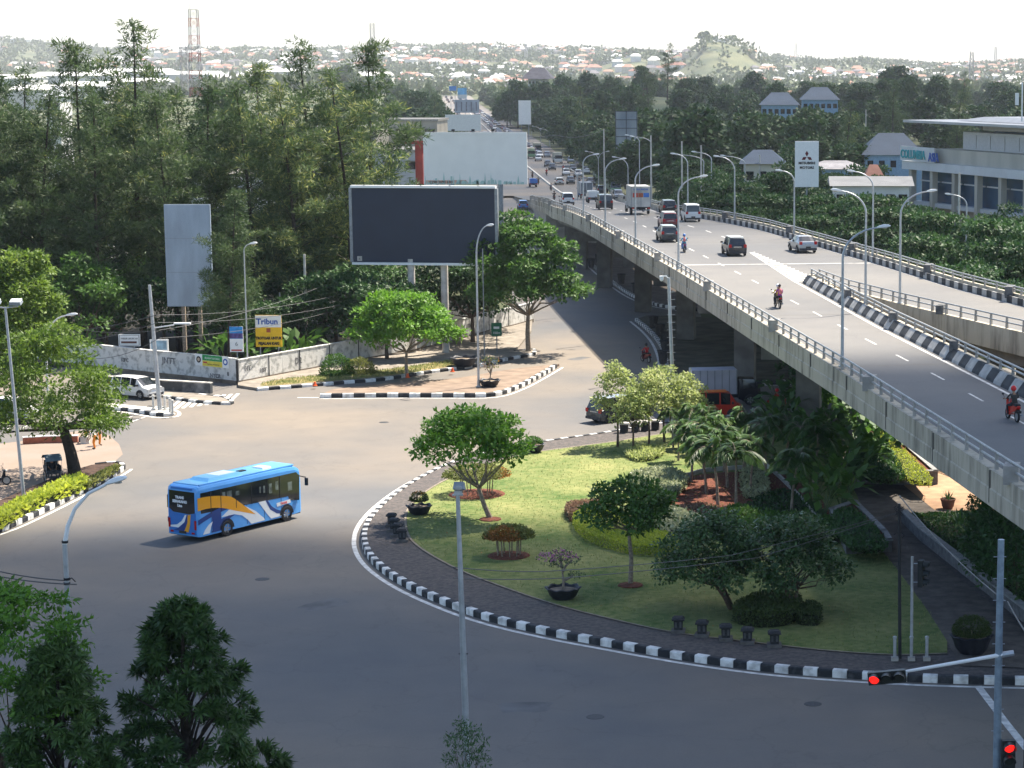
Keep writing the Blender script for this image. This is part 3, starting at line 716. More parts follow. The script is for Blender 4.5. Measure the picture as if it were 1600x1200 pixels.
# piers with cross beams
for y in (150, 178, 206, 232, 258, 282, 306):
    mb = MB(); xl, xr = XL(y), (XM(y) if y < 174 else XR(y)); z = ZD(y)-1.9; w_ = xr-xl
    mb.box(((xl+xr)/2, y, z-.5), (w_-2.2, 1.6, 1.0), 0, -.15)
    for t in ((.5,) if w_ < 11 else (.25, .75)): mb.box((lerp(xl, xr, t), y, (z-1)/2), (1.6, 1.2, z-1), 0, -.15)
    mb.build('pier', GIRD, fly)
for y in (120, 146):
    mb = MB(); x = (XB(y)+XR(y))/2; z = ZD(y)-1.9; mb.box((x, y, z-.5), (5, 1.6, 1), 0, -.3); mb.box((x, y, (z-1)/2), (1.5, 1.2, z-1), 0, -.3); mb.build('pier', GIRD, fly)
# solid ramp walls where the deck comes down
mb = MB()
for i, (a, b) in enumerate(zip(range(322, 440, 6), range(328, 446, 6))):
    for fx, s in ((lambda t: XL(t)+.1, 1), (lambda t: XR(t)-.05, -1)):
        mb.add([(fx(a), a, -.1), (fx(b), b, -.1), (fx(b), b, ZD(b)-.2), (fx(a), a, ZD(a)-.2)], [(0, 1, 2, 3) if s < 0 else (3, 2, 1, 0)])
mb.add([(XL(322)+.1, 322, -.1), (XR(322)-.1, 322, -.1), (XR(322)-.1, 322, ZD(322)-.2), (XL(322)+.1, 322, ZD(322)-.2)], [(0, 1, 2, 3)])
mb.build('ramp_wall', CONC, fly)
# central kerb that parts the two directions, far from the camera
mb = MB(); q = [Vector((XC(y), y, ZD(y)+.02)) for y in range(405, 1500, 10)]
sweep(mb, q, [(-.25, 0), (-.2, .3), (.2, .3), (.25, 0)]); tag(mb.build('median_kerb', CONCL), kind='structure')
# ================================================================ TREES AND PLANTS
L_CAS = leafmat('casuarina_needles', (.011, .028, .014), (.092, .138, .052), .3, tip=(.30, .31, .10))
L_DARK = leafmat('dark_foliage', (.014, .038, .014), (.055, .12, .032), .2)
L_WOOD = leafmat('wood_foliage', (.014, .038, .015), (.06, .115, .032), .15)
L_BRIGHT = leafmat('bright_foliage', (.035, .09, .014), (.14, .28, .035), .35, tip=(.2, .3, .06))
L_MID = leafmat('green_foliage', (.022, .06, .012), (.08, .16, .03), .3)
L_FEATH = leafmat('feathery_foliage', (.035, .075, .012), (.16, .235, .04), .35, tip=(.3, .34, .07))
L_PALE = leafmat('pale_foliage', (.12, .17, .05), (.36, .40, .15), .35, tip=(.45, .44, .25))
L_MANGO = leafmat('mango_foliage', (.016, .042, .014), (.085, .15, .038), .25, tip=(.19, .25, .07), rough=.4)
L_FRANG = leafmat('leathery_foliage', (.02, .05, .018), (.08, .14, .045), .18, rough=.4)
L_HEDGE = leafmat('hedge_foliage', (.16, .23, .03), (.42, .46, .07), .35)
L_BOX = leafmat('box_foliage', (.02, .04, .012), (.08, .11, .03), .15)
L_TOPI = leafmat('topiary_foliage', (.05, .09, .02), (.19, .2, .06), .25)
L_RUST = leafmat('rusty_foliage', (.14, .07, .02), (.36, .17, .05), .25)
L_PALM = leafmat('palm_foliage', (.02, .055, .015), (.10, .18, .04), .25, tip=(.22, .3, .1), rough=.4)
L_VARI = leafmat('variegated_foliage', (.08, .12, .05), (.4, .42, .26), .25)
L_PINK = leafmat('pink_blossom', (.35, .1, .25), (.6, .25, .42), .3)
L_DRY = leafmat('brown_foliage', (.14, .08, .05), (.3, .19, .12), .2)
def put(name, parts, label, cat, loc, rz=0, sc=1, group=None):
    t = thing(name, label, cat, loc, rz, group, sc)
    for nm, me in parts: link(nm, me, t)
    return t
def casuarina(seed, H=27.0, Rm=4.6, dens=1.0):
    rs = np.random.RandomState(seed); mb = MB(); lean = rs.normal(size=2)*.5
    def ax(z): f = z/H; return Vector((lean[0]*f*f*2+math.sin(f*5+seed)*.3*f, lean[1]*f*f*2, z))
    mb.tube([ax(H*i/12) for i in range(13)], [.30*(1-.93*i/12)+.02 for i in range(13)], 7)
    cl = []; nb = int(50*dens)
    for i in range(nb):
        f = .24+.75*(i+rs.random())/nb; z = f*H; l = Rm*(math.sin(min(1, (1.04-f)/.62)*PI/2))*rs.uniform(.45, 1.2)*(1 if f > .3 else .75)+.5
        a = i*2.399+rs.normal()*.4; el = R(rs.uniform(12, 48)) if f < .85 else R(rs.uniform(45, 75))
        b = ax(z); d = Vector((math.cos(a)*math.cos(el), math.sin(a)*math.cos(el), math.sin(el))); e = b+d*l+Vector((0, 0, .1*l))
        mid = b.lerp(e, .5)+Vector((0, 0, -.05*l)); mb.tube([b, mid, e], [.07*(1.2-f), .045*(1.2-f), .012], 4, cap=False)
        np_ = max(1, int(l/.85))
        for k in range(np_):
            t = .35+.68*(k+.5)/np_; c = b.lerp(e, t); r = rs.uniform(.55, 1.25)*(1.1-.35*f)
            cl.append((c.x+rs.normal()*.2, c.y+rs.normal()*.2, c.z+rs.normal()*.15, r, r, r*.72))
    P, D, N, L, Wd = clump_leaves(rs, cl, 125, .62, .098, flat=.1, droop=.15, shell=.2, up=.6)
    D[:, 2] += .25
    return [('trunk', mb.mesh('casuarina_trunk', BARKD, True)), ('crown', leaf_mesh('casuarina_crown', P, D, N, L, Wd, L_CAS))]
def broad(seed, H, R_, ch, m, ncl=26, per=110, L=.3, Wd=.17, tr=.18, flat=.6, bark=None, cs=(.30, .45), sq=.5, layer=0, droop=.2, lean=(0, 0), stems=1, fork=.4, shell=.5, asym=None, under=-.15):
    """crown of height ch on top of a clear stem; clumps of leaves sit on an uneven dome"""
    rs = np.random.RandomState(seed); cl = []; tips = []; zb = H-ch
    for i in range(ncl):
        u = (i+.5)/ncl; el = math.asin(under+(1-under)*u)
        a = i*2.39996+rs.normal()*.25; rr = rs.uniform(.62, .92); r = R_*rs.uniform(*cs)
        if rs.random() < .25: rr *= .6
        x = math.cos(el)*math.cos(a)*R_*rr; y = math.cos(el)*math.sin(a)*R_*rr; z = zb+ch*(.12+.80*math.sin(max(0, el))*rs.uniform(.8, 1.05))
        if layer: z = zb+ch*(.12+round((z-zb)/ch*layer)/layer*.82)+rs.normal()*.12
        if asym: x += asym[0]*(z-zb)/ch; y += asym[1]*(z-zb)/ch
        cl.append((x+lean[0], y+lean[1], z, r, r, r*sq)); tips.append((x*.85+lean[0], y*.85+lean[1], z-r*sq*.3))
    P, D, N, LL, WW = clump_leaves(rs, cl, per*1.9, L*1.12, Wd*1.25, flat=flat, droop=droop, shell=shell)
    mb = MB(); bk = bark or BARK
    for s in range(stems):
        o = Vector((0, 0, 0)) if stems == 1 else Vector((rs.normal()*.12, rs.normal()*.12, 0))
        F = Vector((lean[0]*.6, lean[1]*.6, zb*(1-fork)+.15*ch)) + o*3
        mb.tube([o, o.lerp(F, .5)+Vector((rs.normal()*.06, rs.normal()*.06, 0)), F], [tr*1.25, tr, tr*.8], 8)
        sel = [t for k, t in enumerate(tips) if k % stems == s][:14]
        limbs(mb, rs, F, sel, tr*.5, 3, .18, 5)
    return [('trunk', mb.mesh('trunk', bk, True)), ('crown', leaf_mesh('crown', P, D, N, LL, WW, m))]
def whorls(seed, H, prof, m, nw=900, nl=11, L=.24, Wd=.06, tr=.2, z0=2.0):
    """rosettes of long drooping leaves all over a crown whose radius is prof(height fraction)"""
    rs = np.random.RandomState(seed); P, D, N = [], [], []
    ncl = 150; C = []
    for q in range(ncl):
        f = (q+rs.random())/ncl; a = q*2.4+rs.normal()*.5; r = prof(f)*rs.uniform(.55, .98); C.append((r*math.cos(a), r*math.sin(a), z0+(H-z0)*f*.95, rs.uniform(.26, .46)*(1.1-.45*f)))
    for i in range(nw):
        q = C[rs.randint(ncl)]; d0 = rs.normal(size=3); d0 /= np.linalg.norm(d0); d0[2] = abs(d0[2])*.9-.15; rr = q[3]*(.55+.5*rs.random())
        c = np.array((q[0]+d0[0]*rr, q[1]+d0[1]*rr, q[2]+d0[2]*rr*.9)); a = math.atan2(c[1]*.6+d0[1], c[0]*.6+d0[0]); ax = np.array((math.cos(a)*.9, math.sin(a)*.9, .55))+rs.normal(size=3)*.3; ax /= np.linalg.norm(ax)
        u = np.cross(ax, rnd_dirs(rs, 1)[0]); u /= np.linalg.norm(u); v = np.cross(ax, u); k = rs.randint(nl-4, nl+3)
        for j in range(k):
            t = 2*PI*j/k+rs.random()*.5; sp = rs.uniform(.5, 1.3); d = ax*.75+(u*math.cos(t)+v*math.sin(t))*sp; d[2] -= .28
            P.append(c+d*.02); D.append(d); N.append(ax+rs.normal(size=3)*.25+np.array((0, 0, .6)))
    n = len(P); P, D, N = np.array(P), np.array(D), np.array(N)
    mb = MB(); mb.tube([(0, 0, 0), (.05, .03, H*.3), (-.05, 0, H*.6), (0, 0, H*.93)], [tr*1.2, tr, tr*.6, .03], 8)
    tips = [(prof(f)*.75*math.cos(a), prof(f)*.75*math.sin(a), z0+(H-z0)*f) for f, a in ((rs.random()*.85, rs.random()*6.28) for _ in range(40))]
    for t in tips: mb.tube([(0, 0, max(1.2, t[2]-1.6)), (t[0]*.5, t[1]*.5, t[2]-.55), t], [tr*.3, tr*.2, .015], 5, cap=False)
    return [('trunk', mb.mesh('trunk', BARKD, True)), ('crown', leaf_mesh('crown', P, D, N, L*(.7+.6*rs.random(n)), Wd*(.8+.4*rs.random(n)), m, fold=.12))]
def shrub(seed, rx, ry, rz, m, n=1400, L=.13, Wd=.08, z0=0.0, base=True, up=.4, mats=None, selfn=None, droop=.1):
    rs = np.random.RandomState(seed); d = rnd_dirs(rs, n); d[:, 2] = np.abs(d[:, 2])*(1-up)+d[:, 2]*up
    r = (.72+.3*rs.random(n)**.7)*(1+.06*np.sin(d[:, 0]*9)*np.cos(d[:, 1]*8)); P = d*r[:, None]*np.array((rx, ry, rz)); P[:, 2] += z0
    D = d*.9+rnd_dirs(rs, n)*.7; D[:, 2] += .1-droop; N = rnd_dirs(rs, n)*.5+d*.5+np.array((0, 0, .3))
    sel = selfn(P, rs) if selfn else None
    return leaf_mesh('foliage', P, D, N, L*(.6+.8*rs.random(n)), Wd*(.6+.8*rs.random(n)), m, sel=sel, mats=mats)
def palm(seed, H=2.3, nf=15, fl=1.9, m=None):
    rs = np.random.RandomState(seed); P, D, N = [], [], []; L = []; mb = MB()
    top = Vector((rs.normal()*.15, rs.normal()*.15, H)); mb.tube([(0, 0, 0), (top.x*.3, top.y*.3, H*.5), top, top+Vector((0, 0, .5))], [.09, .065, .06, .05], 8)
    for i in range(nf):
        a = 2*PI*i/nf+rs.normal()*.2; el = R(rs.uniform(25, 70)); ln = fl*rs.uniform(.8, 1.15); pts = []
        for k in range(9):
            t = k/8; x = ln*t*math.cos(el)*(1-.12*t); z = ln*t*math.sin(el)-ln*.75*t*t
            pts.append(top+Vector((0, 0, .45))+Vector((math.cos(a)*x, math.sin(a)*x, z)))
        mb.tube(pts, [.022*(1-.8*k/8) for k in range(9)], 4, cap=False)
        side = Vector((-math.sin(a), math.cos(a), 0))
        for k in range(26):
            t = .12+.88*k/26; q = t*8; i0 = min(7, int(q)); c = pts[i0].lerp(pts[i0+1], q-i0); tg = (pts[i0+1]-pts[i0]).normalized()
            for s in (-1, 1):
                d = side*s*.8+tg*.55+Vector((0, 0, -.28+rs.normal()*.12)); P.append(c); D.append(d); N.append(Vector((0, 0, 1))+side*s*.3+Vector(rs.normal(size=3)*.15)); L.append(.62*math.sin(PI*min(1, .18+t*.8))+.1)
    return [('trunk', mb.mesh('palm_trunk', BARKP, True)), ('crown', leaf_mesh('palm_crown', np.array(P), np.array(D), np.array(N), np.array(L), .085, m or L_PALM, fold=.15))]
def bigleaf(seed, n=9, L=1.1, Wd=.42, H=.9, m=None):
    rs = np.random.RandomState(seed); P, D, N = [], [], []; mb = MB()
    for i in range(n):
        a = i*2.4+rs.normal()*.3; el = R(rs.uniform(35, 78)); h = H*rs.uniform(.5, 1.1); c = Vector((math.cos(a)*h*.45, math.sin(a)*h*.45, h)); mb.tube([(0, 0, 0), c*.5+Vector((0, 0, h*.1)), c], [.03, .025, .015], 5, cap=False)
        for q in range(3):
            d = Vector((math.cos(a)*math.cos(el), math.sin(a)*math.cos(el), math.sin(el)-.25*q)).normalized(); sw = Vector((-math.sin(a), math.cos(a), 0))
            P.append(c+d*L*.26*q); D.append(d+sw*rs.normal()*.15-Vector((0, 0, .3*q))); N.append(Vector((0, 0, 1))-d*.2+sw*rs.normal()*.4)
    return [('stem', mb.mesh('stem', MATS['green_stem'], True)), ('crown', leaf_mesh('leaf_crown', np.array(P), np.array(D), np.array(N), L*.6, Wd, m or L_DARK, fold=.1))]
mat('green_stem', (.06, .1, .03), .6, .2)
def on(px, py, z=0): p = G(px, py, z); return (p.x, p.y, z-.02)

# ---- the casuarina grove on the left
CV = [casuarina(s, 27, 4.5+.35*(s % 3), .95) for s in (11, 22, 33, 44)]
GR = 'casuarinas behind the whitewashed wall'
cas = [(-60, 95, 206), (-15, 120, 196), (28, 112, 214), (62, 140, 198), (98, 126, 222), (128, 74, 210), (152, 150, 196), (186, 132, 218), (218, 36, 206), (250, 118, 226), (272, 152, 198), (300, 142, 214), (332, 126, 204), (362, 138, 224), (398, 128, 202), (430, 108, 216), (463, 134, 200), (500, 72, 208), (528, 120, 226), (548, 108, 204), (583, 74, 214), (610, 196, 226), (478, 190, 232), (10, 190, 236), (-90, 130, 214), (352, 300, 183)]
nm = ['tall thin casuarina at the far left edge of the grove', 'feathery casuarina second from the left edge of the grove', 'casuarina with sparse crown at the left of the grove', 'short casuarina left of the small pale far villa', 'casuarina right of the pale far villa', 'high casuarina with open airy top left of the tallest one', 'dark casuarina before the left factory roofs', 'bushy casuarina just left of the tallest casuarina', 'tallest casuarina of the grove rising above the skyline', 'casuarina just right of the tallest casuarina', 'low casuarina between the tallest one and the lattice tower', 'casuarina left of the lattice tower foot', 'casuarina standing before the lattice tower', 'casuarina right of the lattice tower over the grey panel', 'yellowish casuarina above the grey blue panel', 'casuarina halfway between lattice tower and black billboard', 'low yellowish casuarina left of the black billboard', 'tall casuarina left of the black billboard, top above the horizon', 'casuarina directly above the left corner of the black billboard', 'slender casuarina before the beige flats', 'tall casuarina nearest the white billboard, top on the skyline', 'small casuarina beside the beige flats', 'rear casuarina behind the yellow sign', 'rear casuarina at the left behind the bright round tree', 'outermost casuarina partly cut by the left edge', 'low casuarina overlapping the right side of the grey blue panel']
keep = [k for k, c in enumerate(cas) if (c[0], c[2]) not in ((98, 222), (250, 226), (362, 224), (528, 226), (610, 226))]
cas = [cas[k] for k in keep]; nm = [nm[k] for k in keep]
for i, (px, pt, Y) in enumerate(cas):
    top = CAMZ+(108-pt)*Y/FPX; X = (px-CX)/FPX*Y; s = top/27.3
    put('casuarina_tree', CV[i % 4], nm[i], 'tree', (X, Y, -.1), i*1.3, (min(1.12, s*1.05), min(1.12, s*1.05), s), GR)
# ---- understorey behind the wall
UV = [broad(s, 8, 3.6, 5.6, L_DARK, 22, 90, .3, .16, .16, cs=(.3, .45), layer=3) for s in (3, 4)]+[broad(7, 8, 3.4, 5.2, L_MID, 22, 95, .3, .15, .14, cs=(.28, .4), layer=4)]
under = [(20, 560, 200, 10), (100, 560, 206, 10), (160, 560, 194, 8), (250, 560, 196, 8), (280, 560, 212, 11), (390, 560, 210, 11), (500, 560, 212, 11), (400, 560, 192, 6), (70, 560, 196, 9), (130, 470, 190, 9.5), (215, 560, 204, 8), (300, 560, 206, 8.5), (360, 560, 194, 7), (430, 560, 202, 8), (470, 560, 194, 6.5), (520, 560, 196, 8.5), (570, 500, 200, 9), (600, 560, 192, 8), (680, 540, 206, 10), (735, 540, 204, 9), (760, 500, 214, 11), (330, 500, 214, 12), (180, 500, 216, 12), (60, 500, 218, 13), (440, 500, 220, 12), (545, 500, 222, 12)]
ul = ['at the far left edge of the grove', 'behind the second rounded tree at the left', 'left of the name board', 'left of the grey panel posts', 'behind the grey panel posts', 'deep behind the yellow sign', 'deep left of the dark billboard', 'directly behind the yellow sign', 'at the left behind the bright round tree', 'with layered branches above the spreading tree', 'behind the white framed street name sign', 'behind the green and yellow banner', 'between the double sign and the lamp post', 'behind the yellow sign', 'right of the yellow sign', 'behind the round roadside bushes', 'under the left corner of the black billboard', 'behind the bright verge tree', 'under the billboard legs', 'right of the billboard legs', 'behind the right side of the black billboard', 'deep in the grove below the grey panel', 'deep in the grove left of the grey panel', 'deep in the grove at the far left', 'deep in the grove right of the grey panel', 'deep in the grove beside the black billboard']
for i, (px, _, Y, h) in enumerate(under):
    put('broadleaf_tree', UV[2] if i in (1, 9, 10, 11) else UV[i % 2], 'dark broadleaf tree '+ul[i], 'tree', ((px-CX)/FPX*Y, Y, -.1), i*1.7, h/8, 'understorey trees behind the wall')
# banana clumps behind the wall
BN = [bigleaf(s, 9, 1.9, .5, 1.6, L_MID) for s in (1, 2)]
for i, (px, Y, w_) in enumerate(((345, 186, 'left of the double sign'), (372, 187, 'just behind the double sign'), (450, 187, 'right of the yellow sign'), (470, 189, 'beside the leaning grey pole'), (330, 190, 'behind the banner'))):
    put('banana_plant', BN[i % 2], 'banana plant with long torn leaves '+w_, 'plant', ((px-CX)/FPX*Y, Y, 0), i, 1.25, 'banana plants behind the wall')
# ---- single trees
put('spreading_tree', broad(60, 9.8, 5.1, 7.2, L_FEATH, 66, 175, .26, .09, .36, flat=.35, bark=BARKD, cs=(.15, .27), sq=.5, lean=(-1.3, .6), shell=.25, droop=.25, fork=.2, asym=(-.6, 0)), 'big spreading feathery tree with leaning black trunk on the left planting strip', 'tree', on(119, 748), 0)
put('round_tree', broad(61, 12.2, 3.3, 7.5, L_FEATH, 40, 150, .3, .16, .25, cs=(.24, .36), sq=.8, shell=.45), 'rounded yellow green tree at the left edge above the spreading tree', 'tree', ((22-CX)/FPX*168, 168, 0), 0)
put('round_tree', broad(62, 10, 3.3, 6.5, L_FEATH, 34, 130, .3, .16, .25, cs=(.24, .36), sq=.8), 'second rounded yellow green tree cut by the left edge', 'tree', ((-60-CX)/FPX*166, 166, 0), 0)
put('verge_tree', broad(63, 7.4, 4.6, 5.4, L_BRIGHT, 46, 150, .3, .17, .13, bark=BARKP, cs=(.2, .3), sq=.5, layer=5, shell=.3), 'bright green layered tree with pale trunk on the grass verge by the wall', 'tree', on(636, 588, .2), .4)
put('roadside_tree', broad(64, 12.6, 5.4, 9.6, L_MID, 62, 130, .34, .19, .2, bark=BARKP, cs=(.2, .3), sq=.42, layer=6, shell=.3, asym=(-.6, 0)), 'large dark umbrella tree overhanging the road right of the black billboard', 'tree', on(826, 549, .2), 1.0)
put('umbrella_tree', broad(65, 6.2, 3.8, 2.7, L_BRIGHT, 44, 210, .24, .14, .13, bark=BARKP, cs=(.16, .27), sq=.5, lean=(-1.0, 0), shell=.35, fork=.62), 'bright green umbrella tree with forked pale trunk on the roundabout lawn', 'tree', on(766, 810, .3), 0)
put('umbrella_tree', broad(66, 5.2, 2.6, 2.3, L_MID, 34, 230, .22, .13, .1, bark=BARKP, cs=(.2, .3), sq=.6, shell=.35, lean=(-.1, 0), fork=.2), 'darker umbrella tree with straight trunk between lawn and clipped hedge', 'tree', on(985, 913, .3), 0)
put('leathery_tree', broad(67, 4.5, 3.0, 3.1, L_FRANG, 44, 250, .17, .11, .09, bark=BARK, cs=(.18, .28), sq=.7, stems=2, fork=.5, shell=.35, lean=(-1.0, 0)), 'left one of two low wide dark trees with leathery leaves on the lawn', 'tree', on(1143, 951, .3), 0)
put('leathery_tree', broad(68, 4.6, 2.9, 3.2, L_FRANG, 44, 250, .17, .11, .09, bark=BARK, cs=(.18, .28), sq=.7, stems=2, fork=.5, shell=.35, lean=(.95, 0)), 'right one of two low wide dark trees with leathery leaves on the lawn', 'tree', on(1252, 962, .3), 2)
for i, (px, py, h, r, w_) in enumerate(((965, 698, 5.6, 1.75, 'leftmost of the pale row'), (990, 706, 4.2, 1.3, 'shortest of the pale row'), (1014, 699, 5.4, 1.7, 'in the middle of the pale row'), (1038, 690, 5.2, 1.8, 'beside the camera pole in the pale row'), (1072, 684, 4.4, 1.6, 'rightmost of the pale row near the red minibus'))):
    put('pale_tree', broad(70+i, h, r, h*.58, L_PALE, 18, 190, .2, .11, .07, bark=BARK, cs=(.28, .42), sq=.75, shell=.3, fork=.3), 'young pale yellow green tree '+w_, 'tree', on(px, py, .3), i, group='pale young trees on the lawn')
PV = [palm(s) for s in (1, 2, 3)]
palms = [(1080, 752, 'leftmost palm of the red soil bed'), (1100, 742, 'palm behind the leftmost palm'), (1122, 790, 'front left palm with ringed stem in red soil'), (1137, 762, 'dark stemmed palm in the middle of the red soil'), (1150, 800, 'front middle palm on red soil'), (1172, 772, 'palm right of the middle of the bed'), (1236, 804, 'front right palm near the white edging'), (1196, 750, 'palm behind the white edging strip'), (1146, 716, 'rear palm nearest the red minibus'), (1112, 708, 'rear palm left of the red minibus'), (1184, 708, 'rear palm right of the red minibus'), (1226, 742, 'palm at the dark end of the bed'), (1270, 770, 'rightmost palm in deep shade'), (1060, 720, 'small palm at the lawn end of the bed'), (1090, 700, 'short rear palm near the camera pole'), (1052, 700, 'outer rear palm before the camera mast'), (1132, 738, 'palm in the second row left of the middle'), (1162, 736, 'palm in the second row right of the middle'), (1206, 718, 'rear palm before the dark shrubs'), (1250, 752, 'palm in the shade right of the white edging'), (1104, 772, 'palm between the two front left palms')]
for i, (px, py, w_) in enumerate(palms):
    put('palm_tree', PV[i % 3], w_, 'palm', on(px, py, .3), i*1.1, (1.05 if py > 726 else .78)+.2*((i*7) % 5)/5, 'palms in the red soil bed')
TV = [bigleaf(s, 11, 1.1, .36, 1.5, L_DARK if s == 5 else L_MID) for s in (5, 6, 7)]
k = 0
tl = [(1236, 668), (1262, 650), (1288, 668), (1310, 700), (1262, 700), (1296, 730), (1240, 716), (1322, 742), (1280, 700), (1330, 772), (1225, 690), (1300, 780), (1255, 640), (1345, 700), (1325, 670), (1290, 640), (1270, 800), (1316, 800), (1210, 680), (1250, 735), (1312, 655), (1338, 682), (1268, 748), (1305, 760), (1240, 770), (1285, 815), (1345, 735), (1222, 650), (1365, 715), (1355, 745), (1385, 720)]
for px, py in tl:
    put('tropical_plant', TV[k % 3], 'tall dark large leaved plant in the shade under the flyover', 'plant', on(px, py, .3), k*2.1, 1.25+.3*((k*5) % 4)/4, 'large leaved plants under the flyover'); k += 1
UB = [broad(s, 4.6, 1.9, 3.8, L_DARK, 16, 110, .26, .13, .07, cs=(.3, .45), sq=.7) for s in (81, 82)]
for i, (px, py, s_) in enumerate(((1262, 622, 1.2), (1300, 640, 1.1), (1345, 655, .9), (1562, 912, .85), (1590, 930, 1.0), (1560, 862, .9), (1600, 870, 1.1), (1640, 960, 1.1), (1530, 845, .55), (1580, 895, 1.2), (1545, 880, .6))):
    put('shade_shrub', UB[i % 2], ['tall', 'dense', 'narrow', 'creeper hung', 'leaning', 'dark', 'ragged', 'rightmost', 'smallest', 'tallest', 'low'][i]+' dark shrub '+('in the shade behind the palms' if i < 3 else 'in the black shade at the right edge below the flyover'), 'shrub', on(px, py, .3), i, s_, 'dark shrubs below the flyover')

# ---- shrubs, hedges, topiary
def multi_stem(mb, r, h, n, rs):
    for i in range(n):
        a = 2*PI*i/n; mb.tube([(math.cos(a)*r*.45, math.sin(a)*r*.4, 0), (math.cos(a)*r*.5, math.sin(a)*r*.45, h)], .035, 5)
def topiary(px, py, rx, ry, rz, zc, label, rust):
    t = thing('topiary_shrub', label, 'shrub', on(px, py, .31)); rs = np.random.RandomState(px); mb = MB(); multi_stem(mb, rx, zc, 9, rs); mb.build('stem', BARKP, t)
    link('crown', shrub(px, rx, ry, rz, L_TOPI, 5200, .11, .08, z0=zc, up=.55, mats=[L_TOPI, L_RUST], selfn=lambda P, r: (rust(P)+r.normal(size=len(P))*.18 > .5)), t)
    mb = MB(); mb.lathe([(rx*.86, 0), (rx*.82, .05), (0, .06)], (0, 0, 0), 24); mb.build('mulch', MULCH, t)
topiary(745, 772, 1.95, 1.6, .62, 1.15, 'large flat clipped shrub on many stems with rusty right side', lambda P: P[:, 0]*.9-.9)
topiary(795, 868, 1.28, 1.1, .55, 1.05, 'smaller clipped shrub on many stems with rusty front', lambda P: .75-P[:, 1]*.8-np.abs(P[:, 0]+.3)*.9-np.abs(P[:, 2]-1.1)*.4)
for px, py in ((766, 811), (985, 914)):
    mb = MB(); mb.lathe([(.62, 0), (.58, .05), (0, .07)], (0, 0, 0), 20); o = mb.build('mulch_ring', MULCH, None, loc=on(px, py, .33)); tag(o, kind='structure')
def hedge(name, px, h, m, label, cat='hedge', n=5200, L=.12, z=.3, shared=None, hole=None):
    P = [p.xy for p in cr(GP(px, z), 3, True)]; rs = np.random.RandomState(abs(len(px)*7+int(px[0][0]))); xs = [p.x for p in P]; ys = [p.y for p in P]; pts = []; hl = [p.xy for p in GP(hole, z)] if hole else None
    while len(pts) < n:
        x, y = rs.uniform(min(xs), max(xs)), rs.uniform(min(ys), max(ys))
        if inpoly(x, y, P) and not (hl and inpoly(x, y, hl)): pts.append((x, y, z+h*(1-.35*rs.random()**2)))
    for i in range(n//3):
        j = rs.randint(len(P)); q = P[j].lerp(P[(j+1) % len(P)], rs.random()); pts.append((q.x, q.y, z+h*rs.random()))
    pts = np.array(pts); k = len(pts); D = rnd_dirs(rs, k); D[:, 2] = np.abs(D[:, 2])+.1
    t = thing(name, label, cat, (0, 0, 0)); link('foliage', leaf_mesh('foliage', pts, D, rnd_dirs(rs, k)*.7+np.array((0, 0, .6)), L*(.6+.8*rs.random(k)), L*.6, m), t)
    mb = MB(); inn = [Vector(p)*1 for p in P]; c = sum(inn, Vector((0, 0)))/len(inn); mb.prism([c.lerp(p, .94) for p in inn], z, z+h*.75); 
    if not hl: mb.build('inner_branches', mat('dark_twigs', (.02, .025, .01), .95, .2), t)
    return t
hedge('clipped_hedge', [(897, 822), (905, 812), (935, 805), (965, 815), (1010, 840), (1052, 850), (1050, 868), (1000, 868), (950, 858), (912, 842)], .55, L_HEDGE, 'bright yellow green clipped hedge in a crescent beside the darker umbrella tree', n=9000, hole=[(938, 822), (955, 818), (1000, 842), (985, 846), (955, 838)])
hedge('low_hedge', [(884, 806), (892, 797), (930, 793), (940, 800), (905, 808), (893, 816)], .5, L_DRY, 'brown dry low hedge at the tip of the bright clipped hedge', n=1800)
hedge('box_hedge', [(1145, 972), (1180, 950), (1225, 946), (1250, 955), (1240, 975), (1190, 982)], .75, L_BOX, 'dark oval box hedge between the two leathery trees', n=4200)
hedge('box_hedge', [(1245, 975), (1262, 958), (1282, 965), (1278, 978)], .6, L_BOX, 'small dark box hedge right of the oval one', n=1200)
hedge('variegated_border', [(985, 752), (1030, 740), (1072, 752), (1060, 775), (1010, 792), (990, 775)], .45, L_VARI, 'pale variegated border plants left of the palms', 'plant', 3000, .2)
hedge('variegated_border', [(975, 808), (1035, 800), (1100, 822), (1100, 840), (1040, 838)], .45, L_VARI, 'pale variegated border plants between hedge and red soil bed', 'plant', 2600, .2)
hedge('flowering_border', [(1110, 822), (1150, 805), (1200, 815), (1290, 822), (1330, 835), (1320, 850), (1200, 850), (1110, 840)], .6, L_MID, 'dark green flowering border in front of the palms', 'plant', 4200, .2)
hedge('variegated_border', [(1158, 745), (1190, 740), (1200, 775), (1165, 780)], .4, L_VARI, 'pale variegated patch in the middle of the red soil bed', 'plant', 1000, .2)
hedge('grass_clump', [(978, 712), (1000, 703), (1035, 705), (1030, 716), (1000, 722)], .3, L_PALE, 'low pale grass clump round the foot of the pale trees', 'plant', 1200, .2)
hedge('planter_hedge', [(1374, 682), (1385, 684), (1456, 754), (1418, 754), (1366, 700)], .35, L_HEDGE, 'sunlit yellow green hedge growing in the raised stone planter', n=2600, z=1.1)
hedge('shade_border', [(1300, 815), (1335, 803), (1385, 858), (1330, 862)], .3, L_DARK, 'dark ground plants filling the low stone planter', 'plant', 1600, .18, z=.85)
hedge('yellow_border', [(-60, 852), (0, 812), (60, 783), (118, 757), (130, 766), (60, 795), (0, 828), (-60, 862)], .55, L_HEDGE, 'yellow green croton border along the left kerb', 'plant', 4200, .3, z=.24)
hedge('yellow_border', [(135, 758), (172, 738), (186, 736), (160, 752), (138, 764)], .3, L_TOPI, 'thin weedy border at the tip of the left planting strip', 'plant', 900, .2, z=.24)
